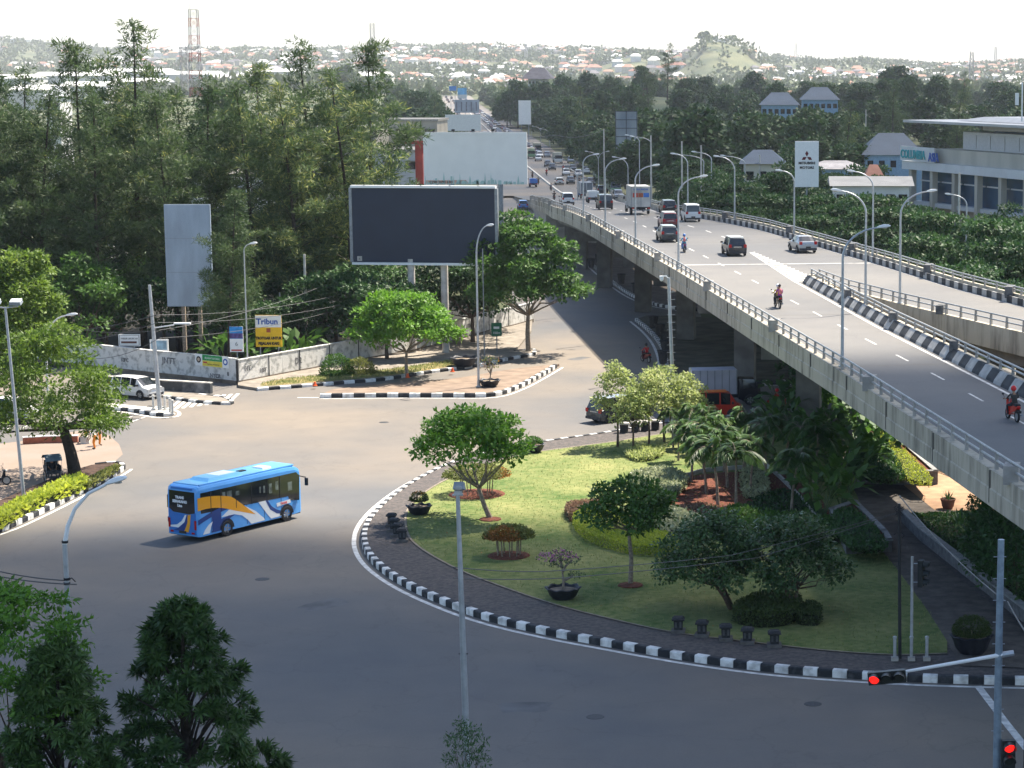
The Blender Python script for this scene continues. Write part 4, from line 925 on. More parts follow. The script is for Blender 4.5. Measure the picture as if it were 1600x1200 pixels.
for i, (px, py, rx, rz, w_) in enumerate(((527, 586, 1.35, 1.7, 'dark green round bush on the verge by the wall'), (562, 584, 1.35, 1.25, 'lighter round bush on the verge right of the dark one'))):
    t = thing('round_bush', w_, 'shrub', on(px, py, .2)); link('foliage', shrub(90+i, rx, 1.2, rz, (L_MID, L_TOPI)[i], 2600, .22, .1), t)
# spiky plants below the flyover
def agave(name, label, loc, s=1, m=None, n=16):
    rs = np.random.RandomState(n); P = np.zeros((n, 3)); a = np.arange(n)*2.4; el = np.linspace(.3, 1.3, n)
    D = np.stack([np.cos(a)*np.cos(el), np.sin(a)*np.cos(el), np.sin(el)], 1); N = np.stack([-np.cos(a)*np.sin(el), -np.sin(a)*np.sin(el), np.cos(el)], 1)
    t = thing(name, label, 'plant', loc, 0, sc=s); link('leaves', leaf_mesh('leaves', P, D, N, .8, .13, m or L_DARK), t); return t
agave('agave_plant', 'dark spiky agave by the stone wall below the flyover', on(1500, 822, .3), 1.4)
agave('agave_plant', 'spiky agave at the back corner of the raised planter', on(1375, 690, 1.1), 1.2, L_TOPI, 18)
agave('agave_plant', 'spiky agave in front of the sunlit planter hedge', on(1395, 735, 1.1), 1.1, None, 14)

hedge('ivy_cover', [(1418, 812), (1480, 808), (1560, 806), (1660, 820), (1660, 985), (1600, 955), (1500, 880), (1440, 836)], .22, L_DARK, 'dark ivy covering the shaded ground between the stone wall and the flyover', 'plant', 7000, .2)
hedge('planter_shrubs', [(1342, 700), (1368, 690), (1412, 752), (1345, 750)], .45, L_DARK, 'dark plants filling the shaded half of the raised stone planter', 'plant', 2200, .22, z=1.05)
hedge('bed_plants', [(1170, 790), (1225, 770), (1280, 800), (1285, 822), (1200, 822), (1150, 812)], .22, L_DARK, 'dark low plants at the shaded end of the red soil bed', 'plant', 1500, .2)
hedge('bed_plants', [(1050, 800), (1090, 790), (1140, 800), (1130, 818), (1085, 812)], .16, L_DRY, 'brown low plants in the front of the red soil bed', 'plant', 900, .16)

P = []; rs = np.random.RandomState(31)
while len(P) < 420:
    x, y = rs.uniform(-25, 16), rs.uniform(95, 150)
    if inpoly(x, y, lawnpoly): P.append((x, y, .31+.01*rs.random()))
P = np.array(P); D = rnd_dirs(rs, len(P)); D[:, 2] *= .2; N = rnd_dirs(rs, len(P))*.4+np.array((0, 0, 1.)); tag(link('fallen_leaves', leaf_mesh('fallen_leaves', P, D, N, .10+.06*rs.random(len(P)), .07, L_RUST)), kind='stuff')
# ---- foreground trees
put('mango_tree', whorls(1, 10.35, lambda f: 2.6*min(1, (1-f)**.6*1.25)+.12, L_MANGO, 2500, 11, .29, .072, z0=2.6), 'large dark mango tree in the left foreground with rosettes of long leaves', 'tree', ((262-CX)/FPX*62, 62, 0), 0)
put('mango_tree', whorls(2, 9.6, lambda f: 1.75*min(1, (1-f)**.5*1.2)+.1, L_MANGO, 1900, 11, .28, .07, z0=2.6), 'dark mango tree at the bottom left corner behind the tall one', 'tree', ((58-CX)/FPX*60, 60, 0), 1)
put('feathery_tree', broad(93, 11.5, 2.3, 5.4, L_BRIGHT, 46, 420, .17, .07, .13, cs=(.22, .34), sq=.4, layer=5, droop=.35, flat=.5, shell=.2, lean=(-.3, 0)), 'bright feathery tree cut by the left edge in the foreground', 'tree', ((2-CX)/FPX*61, 61, 0), 0)
put('thin_tree', broad(94, 5.15, .72, 1.6, L_DARK, 16, 700, .11, .03, .05, cs=(.3, .45), sq=.8, shell=.1), 'small fine leaved tree top at the bottom edge behind the grey lamp post', 'tree', ((710-CX)/FPX*67, 67, 0), 0)
# ---- belt of trees behind the flyover and woods beyond
BV = [broad(s, 11, 5.4, 8.6, L_DARK, 40, 110, .33, .19, .2, cs=(.2, .32), sq=.4, layer=5, shell=.3) for s in (101, 102, 103)]
rs = np.random.RandomState(9); n_belt = 0
belt = []
for Y in (192, 206, 222, 240, 262, 290, 320, 352):
    x0 = XR(Y)+7 if Y < 330 else XR(Y)+9; x1 = (1700-CX)/FPX*Y
    x = x0+rs.random()*4
    while x < x1:
        px = CX+FPX*x/Y
        if not (px > 1395 and Y > 236): belt.append((x, Y+rs.normal()*3, rs.uniform(.9, 1.15) if px < 1380 else rs.uniform(1.0, 1.12)))
        x += rs.uniform(5.0, 7.5)
for px_, y_, s_ in ((1150, 284, 1.1), (1172, 282, 1.15), (1196, 284, 1.12), (1220, 281, 1.15), (1240, 284, 1.0), (1300, 250, .98), (1322, 248, 1.0), (1345, 250, 1.0), (1368, 248, .98), (1390, 250, 1.0), (1415, 250, .95)): belt.append(((px_-CX)/FPX*y_, y_, s_))
for i, (x, y, s) in enumerate(belt):
    put('belt_tree', BV[i % 3], 'dark green layered tree in the belt of trees right behind the flyover', 'tree', (x, y, -.1), i*2.2, (s, s, s*rs.uniform(.9, 1.1)), 'tree belt behind the flyover')
FV = [broad(s, 14, 6.5, 11, L_WOOD, 30, 34, .75, .5, .25, cs=(.25, .42), sq=.6, shell=.4) for s in (111, 112, 113)]+[casuarina(55, 20, 3.4, .5)]
wood = []
for Y in (385, 420, 460, 510, 565, 625, 690, 760, 840, 920, 1010, 1110, 1230, 1370, 1530):
    for side in (0, 1):
        x0, x1 = (XR(Y)+9, (1720-CX)/FPX*Y) if side else ((540-CX)/FPX*Y, XL(Y)-16)
        x = x0+rs.random()*5
        while x < x1:
            px = CX+FPX*x/Y
            ok = not (px > 1385 and Y < 470) and not (1140 < px < 1225 and Y < 430) and not (1180 < px < 1320 and 430 < Y < 700 and rs.random() < .5)
            if not side: ok = Y > 560 and px < 735
            if ok: wood.append((x, Y+rs.normal()*Y*.02, rs.uniform(.8, 1.2)))
            x += rs.uniform(9, 13)*(1+Y/1500)*(1.35 if Y > 800 else 1)
random.seed(4)
if len(wood) > 215: wood = [wood[i] for i in sorted(random.sample(range(len(wood)), 215))]
n_w = len(wood); y = 452
while y < 1650:
    for sd in (0, 1):
        x = XR(y)+4+rs.random()*2 if sd == 0 else XL(y)-10-rs.random()*3
        if sd == 0 or y > 560: wood.append((x, y+rs.normal()*2, rs.uniform(.75, 1.0)*(1 if y > 560 else .8)))
    y += 13+y*.012
for px_, y_, s_ in ((1185, 520, .95), (1205, 510, 1.0), (1228, 522, .98), (1250, 512, 1.02), (1275, 520, 1.0), (1298, 512, 1.0), (1318, 522, 1.05), (1345, 470, .8), (1370, 465, .7)): wood.append(((px_-CX)/FPX*y_, y_, s_))
for px_, y_ in ((795, 985), (812, 960), (828, 975), (845, 960), (862, 975), (880, 965), (800, 1010), (885, 1000)): wood.append(((px_-CX)/FPX*y_, y_, 1.25 if px_ > 805 else 1.0))
print('wood', len(wood), 'belt', len(belt))
for i, (x, y, s) in enumerate(wood):
    v = 3 if (i % 9 == 4) else i % 3
    put('casuarina_tree' if v == 3 else 'forest_tree', FV[v], 'dark pointed casuarina rising from the wood beyond the flyover' if v == 3 else ('dark rounded tree in the wood beyond the flyover' if y < 800 else 'hazy rounded tree in the distant wood beside the highway'), 'tree', (x, y, terrain(x, y)-.3), i*2.2, (s, s, s*rs.uniform(.85, 1.15)), 'pointed casuarinas in the wood' if v == 3 else ('trees of the near wood' if y < 800 else 'trees of the distant wood'))
# distant tree cover, uncountable
P = []; c = []
for i in range(5200):
    Y = 1500+2700*rs.random()**1.1; px = rs.uniform(-60, 1680); X = (px-CX)/FPX*Y
    if XL(Y)-14 < X < XR(Y)+10 and Y < 1900: continue
    if noise.noise(Vector((X*.006, Y*.003, 1))) < -.22: continue
    if 1060 < px < 1180 and 2550 < Y < 3200 and rs.random() < .4: continue
    c.append((X, Y, terrain(X, Y)+rs.uniform(2, 5), 9*rs.uniform(.6, 1.3), 9*rs.uniform(.6, 1.3), 5.5*rs.uniform(.6, 1.3)))
P, D, N, L, Wd = clump_leaves(rs, c, .55, 5.2, 4.0, flat=.35, shell=.6, up=.9)
o = link('distant_woodland', leaf_mesh('distant_woodland', P, D, N, L, Wd, leafmat('distant_foliage', (.02, .04, .016), (.10, .13, .045), .1))); tag(o, kind='stuff')
# ================================================================ WALLS, SIGNS, LAMPS, BUILDINGS
PLAST = mat('whitewashed_plaster', (.36, .36, .34), .9, 0, 2.0, col2=(.66, .65, .62), contrast=(.36, .52), bump=.3)
PLASTD = mat('plaster_foot_stain', (.16, .13, .10), .9, .3, 1.5)
BLK = mat('lettering_black', (.02, .02, .022), .7, 0)
wall = thing('boundary_wall', 'long whitewashed boundary wall with graffiti below the casuarinas', 'wall')
wp = GP([(60, 566), (180, 580), (240, 587), (300, 593), (372, 601), (440, 588), (560, 566), (640, 552), (700, 538), (760, 521), (800, 512), (832, 503)])
for i, (a, b) in enumerate(zip(wp, wp[1:])):
    d = b-a; an = math.atan2(d.y, d.x); h = 2.05 if i < 4 else 1.95; mb = MB(); c = (a+b)/2
    mb.box((c.x, c.y, h/2), (d.length-.02, .24, h), 0, an); mb.box((c.x, c.y, h+.035), (d.length-.02, .32, .07), 0, an)
    mb.box((c.x-math.sin(an)*-.13, c.y-math.cos(an)*.13, .16), (d.length-.04, .03, .32), 1, an)
    mb.build('wall_panel', [PLAST, PLASTD], wall)
k = 0
for p in resample(wp[4:], 3.9):
    mb = MB(); mb.box((p.x, p.y-.16, 1.0), (.16, .12, 2.0), 0); mb.build('dark_post', mat('post_dark', (.03, .03, .03), .8, .2), wall)
def graffiti(s, i, t, size, z=.9):
    a, b = wp[i], wp[i+1]; d = b-a; p = a.lerp(b, t); an = math.atan2(d.y, d.x)
    text('graffiti', s, size, mat('spray_paint', (.05, .05, .055), .8, 0, 3, col2=(.3, .3, .3)), wall, (p.x+math.sin(an)*.14, p.y-math.cos(an)*.14, z), (PI/2, 0, an), .004, bold=.02)
for s, i, t, z in (('KIFC', 1, .3, 1.0), ('JNTT', 2, .45, 1.2), ('NYCB.', 3, .55, .55), ('8', 3, .82, .7), ('HT', 4, .2, .9), ('MST', 4, .55, .8), ('D2', 5, .2, .9), ('KRA', 5, .6, .8), ('ONE', 6, .4, .9), ('RSX', 7, .5, .8), ('ATM', 8, .5, .9), ('IK', 9, .4, .9)): graffiti(s, i, t, random.choice((.45, .55, .7)), z+random.uniform(-.2, .2))
# low black and white street wall behind the white car
q = GP([(166, 606), (230, 611), (331, 617)]); mb = MB()
for a, b in zip(q, q[1:]):
    d = b-a; an = math.atan2(d.y, d.x); n = int(d.length/1.3)
    for i in range(n):
        p = a.lerp(b, (i+.5)/n); mb.box((p.x, p.y, .5), (d.length/n-.01, .3, .8), 0, an)
    c = (a+b)/2; mb.box((c.x, c.y, .94), (d.length, .4, .08), 1, an)
tag(mb.build('low_wall', [mat('sooty_paint', (.06, .065, .07), .8, 0, .7, col2=(.22, .22, .22), contrast=(.5, .62)), CONCL]), 'low dark painted wall with pale coping behind the white car', 'wall')

def pole_at(mb, h, r0, r1, n=10, mi=0): mb.tube([(0, 0, 0), (0, 0, h*.5), (0, 0, h)], [r0, (r0+r1)/2, r1], n, mi)
def lamp_head(t, p, d, L=.75, wd=.28, m=None, tilt=.12):
    """cobra head: p at its rear, d the horizontal direction it points to"""
    d = Vector((d[0], d[1], 0)).normalized(); s = Vector((-d.y, d.x, 0)); p = Vector(p); mb = MB(); secs = []
    for t_, w_, hh in ((0, .3, .3), (.18, .7, .7), (.5, 1, 1), (.85, .85, .75), (1, .35, .3)):
        c = p+d*L*t_+Vector((0, 0, tilt*L*t_)); secs.append([c+s*wd/2*w_, c+s*wd/2*w_*.8+Vector((0, 0, .13*hh)), c-s*wd/2*w_*.8+Vector((0, 0, .13*hh)), c-s*wd/2*w_, c-s*wd/2*w_*.7-Vector((0, 0, .05*hh)), c+s*wd/2*w_*.7-Vector((0, 0, .05*hh))])
    vs = [v for q in secs for v in q]; fs = [(i*6+j, i*6+(j+1) % 6, (i+1)*6+(j+1) % 6, (i+1)*6+j) for i in range(4) for j in range(6)]+[(5, 4, 3, 2, 1, 0), tuple(24+j for j in range(6))]
    mb.add(vs, fs); h = mb.build('lamp_head', m or LAMPW, t, smooth=True)
    g = MB(); c = p+d*L*.58+Vector((0, 0, tilt*L*.58-.055)); g.ball(c, (.16, .12, .05), 0, 8, 5); g.build('lens', mat('lamp_lens', (.35, .35, .33), .2, 0), h)
def street_lamp(label, base, h, arms, r=.09, group=None, m=None, head=.75, name='street_lamp', rise=1.3):
    """arms: (dx, dy) horizontal reach of each curved arm"""
    t = thing(name, label, 'street lamp', base, group=group); mb = MB(); mb.tube([(0, 0, 0), (0, 0, (h-rise)*.5), (0, 0, h-rise)], [r, r*.85, r*.7], 10); mb.build('pole', m or STEEL, t, smooth=True)
    mb = MB(); mb.box((0, 0, .03), (r*4, r*4, .06)); mb.tube([(0, 0, .06), (0, 0, .5)], r*1.35, 8); mb.build('base', m or STEEL, t)
    for dx, dy in arms:
        l = math.hypot(dx, dy); d = Vector((dx/l, dy/l, 0)); pts = []
        for k in range(9):
            a = k/8*PI/2*.93; pts.append(Vector((0, 0, h-rise))+d*l*(1-math.cos(a))+Vector((0, 0, rise*math.sin(a))))
        mb = MB(); mb.tube(pts, [r*.7-(r*.25)*k/8 for k in range(9)], 8); mb.build('arm', m or STEEL, t, smooth=True)
        lamp_head(t, pts[-1]-d*.05, d, head)
    return t
def deck_lamp(px, pyb, hx, hy, label, fx=None, z=None, arms=None, g='curved lamps along the flyover', Y=None):
    """base pixel on the deck edge, head pixel: reach and height follow"""
    if Y is None:
        # find Y where the edge projects to px
        best = min((abs(CX+FPX*fx(y)/y-px), y) for y in [60+.5*i for i in range(2400)]); Y = best[1]
    X = (px-CX)/FPX*Y; zb = ZD(Y)+.35 if z is None else z; sc = Y/FPX*1.0; reach = (hx-px)*sc; top = CAMZ+(108-hy)*sc
    return street_lamp(label, (X, Y, zb), top-zb, [(reach, 0)] if arms is None else [(a*sc, 0) for a in arms], r=.1, group=g, rise=min(1.8, abs(reach)*.8))
for px, hx, hy, l in ((1317, 1378, 353, 'nearest curved lamp on the left parapet of the flyover, leaning right'), (1060, 1097, 274, 'curved lamp on the left parapet beside the blue scooter'), (993, 1023, 257, 'curved lamp on the left parapet in front of the box truck'), (946, 972, 247, 'curved lamp on the left parapet left of the box truck'), (912, 930, 240, 'curved lamp on the left parapet by the white hatchbacks')):
    deck_lamp(px, 0, hx, hy, l, lambda y: XL(y)+.15)
for px, hx, hy, l in ((1148, 1122, 243, 'curved lamp on the right parapet leaning left, right of the white van'), (1241, 1220, 265, 'curved lamp on the right parapet below the three diamond sign'), (1075, 1055, 239, 'curved lamp on the right parapet above the red car'), (982, 962, 244, 'curved lamp on the right parapet behind the box truck'), (1364, 1332, 266, 'curved lamp on the right parapet in front of the white low roof'), ):
    deck_lamp(px, 0, hx, hy, l, lambda y: XR(y)+.05)
deck_lamp(1353, 0, 1309, 296, 'curved lamp leaning left at the painted barrier of the flyover fork', lambda y: XM(y)+.05)
deck_lamp(1407, 0, 1453, 297, 'curved lamp leaning right on the inner rail of the right ramp', lambda y: XB(y)-.05)
for px, hxs, hy, l, fx in ((985, (964, 1004), 236, '', XR), (903, (-14, 14), 262, 'double lamp on the median kerb by the queue of cars', XC), (861, (-14, 14), 200, 'double armed lamp at the right edge of the far highway', XR), (847, (-12, 10), 196, 'second double armed lamp at the far highway edge', XR), (833, (-10, 9), 192, 'third double armed lamp at the far highway edge', XR), (936, (-18, 14), 235, 'double armed lamp on the far right parapet by the green truck', XR)):
    if not l: continue
    Y = min((abs(CX+FPX*fx(y)/y-px), y) for y in [400+2*i for i in range(700)])[1]
    deck_lamp(px, 0, 0, hy, l, arms=hxs, Y=Y, z=ZD(Y)+.1, g='double armed lamps of the far highway')
# lamps behind the belt of trees: straight grey poles and curved arms over a side road
for px, pt, Y, r_, l in ((1018, 212, 360, -30, 'lamp arm rising from the tree belt right of the billboard frame'), (1000, 210, 372, -18, 'lamp arm in front of the grey billboard frame'), (1112, 236, 300, -26, 'lamp arm in the tree belt right of the white van'), (1164, 242, 290, -34, 'lamp arm in the tree belt left of the three diamond sign'), (1100, 240, 320, -42, 'long lamp arm in the middle of the tree belt'), (1510, 302, 218, -26, 'lamp arm in front of the hospital columns')):
    street_lamp(l, ((px-CX)/FPX*Y, Y, 0), CAMZ+(108-pt)*Y/FPX, [(r_*Y/FPX, 0)], r=.1, group='lamps in the tree belt', rise=1.0)
# three metre wide cables and wooden or concrete utility poles
def utility_pole(label, base, h, r=.13, m=None, lean=(0, 0), group=None, brackets=0):
    t = thing('utility_pole', label, 'pole', base, group=group); mb = MB(); mb.tube([(0, 0, 0), (lean[0]*.5, lean[1]*.5, h*.5), (lean[0], lean[1], h)], [r, r*.85, r*.7], 10); mb.build('pole', m or CONCL, t, smooth=True)
    for k in range(brackets):
        mb = MB(); z = h*(.5+.42*k/max(1, brackets-1)); mb.tube([(-.22, 0, z), (.22, 0, z)], .012, 5); mb.build('step_bolt', DARK, t)
    return t
def up(px, py, pt, label, z=0, **k):
    b = G(px, py, z); utility_pole(label, b, CAMZ+(108-pt)*b.y/FPX-z, **k)
for px, pt, Y, l in ((945, 200, 430, 'tall grey pole carrying the cable above the green truck'), (1018, 210, 330, 'grey pole rising from the belt beside the billboard frame'), (1066, 219, 320, 'grey pole in the belt above the maroon car'), (1096, 225, 315, 'grey pole in the belt right of the maroon car'), (1187, 240, 300, 'grey pole left of the sloping blue roof'), (1352, 170, 500, 'thin far pole in the wood above the blue roofs'), (1498, 268, 230, 'pole in front of the hospital windows')):
    utility_pole(l, ((px-CX)/FPX*Y, Y, 0), CAMZ+(108-pt)*Y/FPX, .16)
up(480, 556, 395, 'pale slender concrete pole beside the whitewashed wall', r=.15, m=CONCL)
up(468, 556, 445, 'thin grey pole left of the pale concrete pole', r=.07, m=GREYM)
up(440, 560, 455, 'dark thin pole right of the yellow sign', r=.08, m=GREYM)
# near lamps and poles
t = street_lamp('lamp post behind the wall corner with long pole beside the yellow sign', G(388, 598), 11.2, [(.6, -.2)], r=.07, rise=.6, head=.7)
t = street_lamp('slender lamp post on the triangular island in front of the black billboard', G(748, 604, .2), 12.7, [(.95, 0)], r=.1, rise=2.4, head=.6)
utility_pole('grey steel pole standing close to the roundabout billboard lamp post', G(757, 560, .2), 9.5, .06, GREYM)
mb = MB(); 
street_lamp('lamp with curved white arm rising out of the spreading tree', ((63-CX)/FPX*158, 158, 0), 7.7, [(1.7, 0)], r=.1, rise=2.1, head=.9, m=mat('lamp_pole_white', (.6, .6, .58), .5, .1))
# traffic signal with long straight arm by the zebra crossing
b = G(250, 640, .2); t = thing('signal_pole', 'tall grey leaning pole with straight white arm by the zebra crossing', 'pole', b)
mb = MB(); hh = CAMZ+(108-443)*b.y/FPX-.2; mb.tube([(0, 0, 0), (-.22, 0, hh*.5), (-.42, 0, hh)], [.17, .14, .11], 10); mb.build('pole', STEEL, t, smooth=True)
mb = MB(); z = hh*.655; mb.tube([(-.3, 0, z), (1.3, -.1, z+.25)], .05, 6); mb.build('arm', LAMPW, t); mb = MB(); mb.box((1.9, -.12, z+.36), (1.2, .28, .1), 0, 0); mb.build('lamp_head', LAMPW, t)
for i, (px, py) in enumerate(((240, 640), (258, 641), (266, 645), (270, 648))):
    t = thing('bollard', ('leftmost', 'second', 'third', 'rightmost')[i]+' white bollard of the four round the leaning grey pole', 'bollard', G(px, py, .2), group='bollards on the median tip'); mb = MB(); mb.lathe([(.09, 0), (.09, .95), (.11, .96), (.11, 1.08), (.02, 1.12), (0, 1.12)], n=10); mb.build('post', mat('bollard_white', (.55, .54, .5), .6, .2, 6), t, smooth=True); mb = MB(); mb.box((0, 0, .05), (.3, .3, .1)); mb.build('foot', CONCL, t)
# double floodlight on the left strip
b = G(37, 776, .24); t = thing('floodlight_mast', 'slim mast with two floodlights on the left planting strip', 'street lamp', b); hh = CAMZ+(108-478)*b.y/FPX-.24; lx = -.55
mb = MB(); mb.tube([(0, 0, 0), (lx*.5, 0, hh*.5), (lx, 0, hh)], [.11, .09, .07], 10); mb.build('pole', STEEL, t, smooth=True)
mb = MB(); mb.tube([(lx-.75, 0, hh+.05), (lx, 0, hh-.05), (lx+.75, 0, hh+.05)], .045, 6); mb.build('crossbar', STEEL, t)
for s in (-1, 1):
    mb = MB(); mb.box((lx+s*.62, 0, hh+.28), (.7, .5, .18), 0, 0, .85, R(20)); f = mb.build('floodlight', GREYM, t); mb = MB(); mb.box((lx+s*.62, .03, hh+.385), (.62, .42, .03), 0, 0, 1, R(20)); mb.build('housing_top', LAMPW, f)
# bent lamp in the left foreground
Y = 72; b = Vector(((116-CX)/FPX*Y, Y, 0)); t = thing('street_lamp', 'bent lamp post in the left foreground with white cobra head over the kerb', 'street lamp', b)
def rel(px, py): w_ = W(px, py, Y); return w_-b
mb = MB(); mb.tube([(0, 0, 0), (0, 0, 4), rel(112, 1110), rel(104, 900), rel(101, 850)], [.11, .11, .1, .085, .08], 10)
mb.build('pole', STEEL, t, smooth=True); mb = MB(); mb.tube([rel(101, 851), rel(106, 822), rel(117, 795), rel(138, 771), rel(166, 757)], [.08, .07, .06, .055, .05], 8); mb.build('arm', LAMPW, t, smooth=True)
lamp_head(t, rel(163, 757), (1, .15), .72, .36, tilt=.28)
for q in (rel(101.5, 847), rel(104.5, 905), rel(104.7, 912)):
    mb = MB(); mb.tube([(q.x, 0, q.z-.03), (q.x, 0, q.z+.05)], .11, 8); mb.build('clamp', DARK, t)
mb = MB(); mb.tube([rel(104, 908), rel(112, 903), rel(118, 909)], .02, 5); mb.build('cable_hook', DARK, t)
# grey lamp in the middle foreground
Y = 70; b = Vector(((717-CX)/FPX*Y, Y, 0)); t = thing('street_lamp', 'straight grey lamp post rising through the middle foreground', 'street lamp', b)
hh = CAMZ+(108-775)*Y/FPX; lx = (707-717)/FPX*Y*1.0
mb = MB(); mb.tube([(0, 0, 0), (lx*.55, 0, hh*.5), (lx, 0, hh)], [.12, .105, .065], 12); mb.build('pole', STEEL, t, smooth=True)
mb = MB(); mb.box((lx+.06, 0, hh+.23), (.36, .5, .24), 0, 0, .8, R(-15)); f = mb.build('lamp_head', GREYM, t); mb = MB(); mb.ball((lx+.06, -.24, hh+.2), (.14, .06, .09), 0, 10, 6); mb.build('lens', MATS['lamp_lens'], f)
mb = MB(); mb.box((lx+.02, 0, hh+.02), (.26, .2, .14), 0, 0, .9); mb.box((lx, 0, hh-.06), (.34, .1, .05)); mb.build('bracket', STEEL, t)
for zz, w_ in ((hh*.55, .02), (hh*.33, .09)):
    mb = MB(); mb.tube([(lx*.6-.13-w_, 0, zz), (lx*.6+.13+w_, 0, zz)], .015, 5); mb.build('step_bolt', DARK, t)
# camera mast on the lawn
b = G(1053, 684, .3); t = thing('camera_mast', 'pale climbing mast with white security camera behind the palms', 'camera', b); hh = CAMZ+(108-432)*b.y/FPX-.3; lx = (1046-1053)/FPX*b.y
mb = MB(); mb.tube([(0, 0, 0), (lx*.4, 0, hh*.5), (lx, 0, hh)], [.14, .12, .11], 12); mb.build('pole', STEEL, t, smooth=True)
for k in range(14):
    z = hh*(.3+.66*k/14); mb = MB(); mb.tube([(lx*.5-.28, 0, z), (lx*.5+.28, 0, z)], .014, 5); mb.build('climbing_rung', STEEL, t)
mb = MB(); mb.tube([(lx, 0, hh-.05), (lx-.15, 0, hh+.12), (lx-.42, 0, hh+.1)], .045, 6); mb.build('camera_arm', LAMPW, t); mb = MB(); mb.ball((lx-.47, 0, hh-.08), (.13, .13, .16), 0, 12, 8); mb.tube([(lx-.47, 0, hh+.02), (lx-.47, 0, hh+.13)], .15, 12); mb.build('camera_dome', LAMPW, t, smooth=True)
# black post, signal and bollards at the lower right corner of the lawn
b = G(1406, 1028, .3); t = thing('black_post', 'slim black post with coiled cables at its top at the right end of the lawn', 'pole', b); hh = CAMZ+(108-792)*b.y/FPX-.3
mb = MB(); mb.tube([(0, 0, 0), (-.08, 0, hh)], [.075, .06], 8); mb.build('pole', mat('black_steel', (.03, .032, .035), .4, .1), t)
for k in range(6):
    mb = MB(); a = k*1.05; mb.tube([(-.08+math.cos(a+x)*.16*(1+.4*math.sin(x*2)), math.sin(a+x)*.14, hh-.1-.12*x) for x in (0, .6, 1.2, 1.8, 2.6, 3.4)], .012, 4); mb.build('cable_coil', DARK, t)
mb = MB(); mb.tube([(-.3, -.02, hh-1.35), (-.2, -.02, hh-1.25), (.05, -.02, hh-1.25), (.14, -.02, hh-1.35), (.05, -.02, hh-1.46)], .014, 5); mb.build('cable_clip', DARK, t)
SIGB = mat('signal_black', (.018, .022, .022), .45, .1); REDL = mat('red_light', (.6, .01, .008), .3, 0, emit=((1, .012, .008), .75)); LENSD = mat('unlit_lens', (.03, .035, .03), .15, 0)
def signal(t, c, d, vert=True, lit=0, n=3, s=.34, name='signal_head', tilt=0.0):
    """three lenses facing direction d"""
    d = Vector((*d[:2], 0)).normalized(); sd = Vector((-d.y, d.x, 0)); c = Vector(c); ax = Vector((0, 0, -1)) if vert else (sd*-1+Vector((0, 0, tilt))).normalized(); up_ = d.cross(ax).normalized()
    mb = MB(); o = c-ax*s*n/2; vs = []
    for a in (0, s*n):
        for x, y in ((-.5, -.5), (.5, -.5), (.5, .5), (-.5, .5)): vs.append(o+ax*a+up_*x*s+d*(y*.55*s))
    mb.add(vs, [(3, 2, 1, 0), (4, 5, 6, 7), (0, 1, 5, 4), (1, 2, 6, 5), (2, 3, 7, 6), (3, 0, 4, 7)]); h = mb.build(name, SIGB, t)
    for k in range(n):
        q = o+ax*s*(k+.5)+d*.28*s; mb = MB(); mb.tube([q, q+d*.02], .135*s/.34, 14); mb.build('lens', REDL if k == lit else LENSD, h)
        mb = MB(); zz = Vector((0, 0, 1)); x = d.cross(zz).normalized(); vs = []; fs = []
        for i in range(11):
            a = R(-20+220*i/10); e = x*math.cos(a)*.155*s/.34+zz*math.sin(a)*.155*s/.34; vs += [q+e, q+e+d*s*(.75 if 2 < i < 8 else .55)-zz*.02]
        for i in range(10): fs += [(2*i, 2*i+1, 2*i+3, 2*i+2)]
        mb.add(vs, fs); mb.build('visor', SIGB, h)
    return h
b = G(1424, 1030, .3); t = thing('traffic_light', 'three lens traffic light turned right on a grey post at the end of the lawn', 'traffic light', b); hh = CAMZ+(108-878)*b.y/FPX-.3
mb = MB(); mb.tube([(0, 0, 0), (0, 0, hh)], [.07, .06], 10); mb.build('pole', STEEL, t); signal(t, (.38, 0, hh-.72), (1, -.35), True, 9, s=.38)
for z in (hh-.3, hh-1.1):
    mb = MB(); mb.tube([(0, 0, z), (.25, 0, z)], .025, 5); mb.build('bracket', STEEL, t)
for i, px in enumerate((1398, 1424, 1448)):
    t = thing('bollard', ('left', 'middle', 'right')[i]+' grey steel bollard of the three at the right end of the lawn', 'bollard', G(px, 1032, .3), group='steel bollards at the lawn corner'); mb = MB(); mb.lathe([(.07, 0), (.07, .95), (.09, .96), (.09, 1.04), (0, 1.08)], n=10); mb.build('post', STEEL, t, smooth=True); mb = MB(); mb.box((0, 0, .08), (.3, .3, .16)); mb.build('foot', CONC, t)
# signal gantry on the right
Y = 70; b = Vector(((1570-CX)/FPX*Y, Y, 0)); t = thing('traffic_light', 'tall grey signal mast at the right with long arm, horizontal head and red lamp', 'traffic light', b)
GP2 = lambda px, py: W(px, py, Y)-b
mb = MB(); mb.tube([(0, 0, 0), (0, 0, 5), (.03, 0, GP2(1572, 843).z)], [.14, .125, .105], 14); mb.build('pole', mat('blue_grey_steel', (.22, .28, .34), .45, .15, 5, metal=.3), t, smooth=True)
a1 = GP2(1572, 1022); a2 = W(1352, 1060, 69)-b; mb = MB(); mb.tube([a1, a1.lerp(a2, .5), a2], [.07, .055, .035], 8); mb.build('arm', LAMPW, t, smooth=True)
mb = MB(); mb.tube([a1+Vector((-.35, 0, -.06)), a1+Vector((.25, 0, .04))], .1, 8); mb.build('arm_clamp', STEEL, t)
for k in range(9):
    z = GP2(0, 870+k*34).z; mb = MB(); mb.tube([(-.2, 0, z), (.2, 0, z)], .013, 5); mb.build('step_bolt', STEEL, t)
c = W(1386, 1058, 69)-b; signal(t, c+Vector((0, -.05, .02)), (-.15, -1), False, 2, s=.40, tilt=-.13)
signal(t, GP2(1574, 1176)+Vector((0, -.28, -.12)), (.1, -1), True, 0, s=.42)
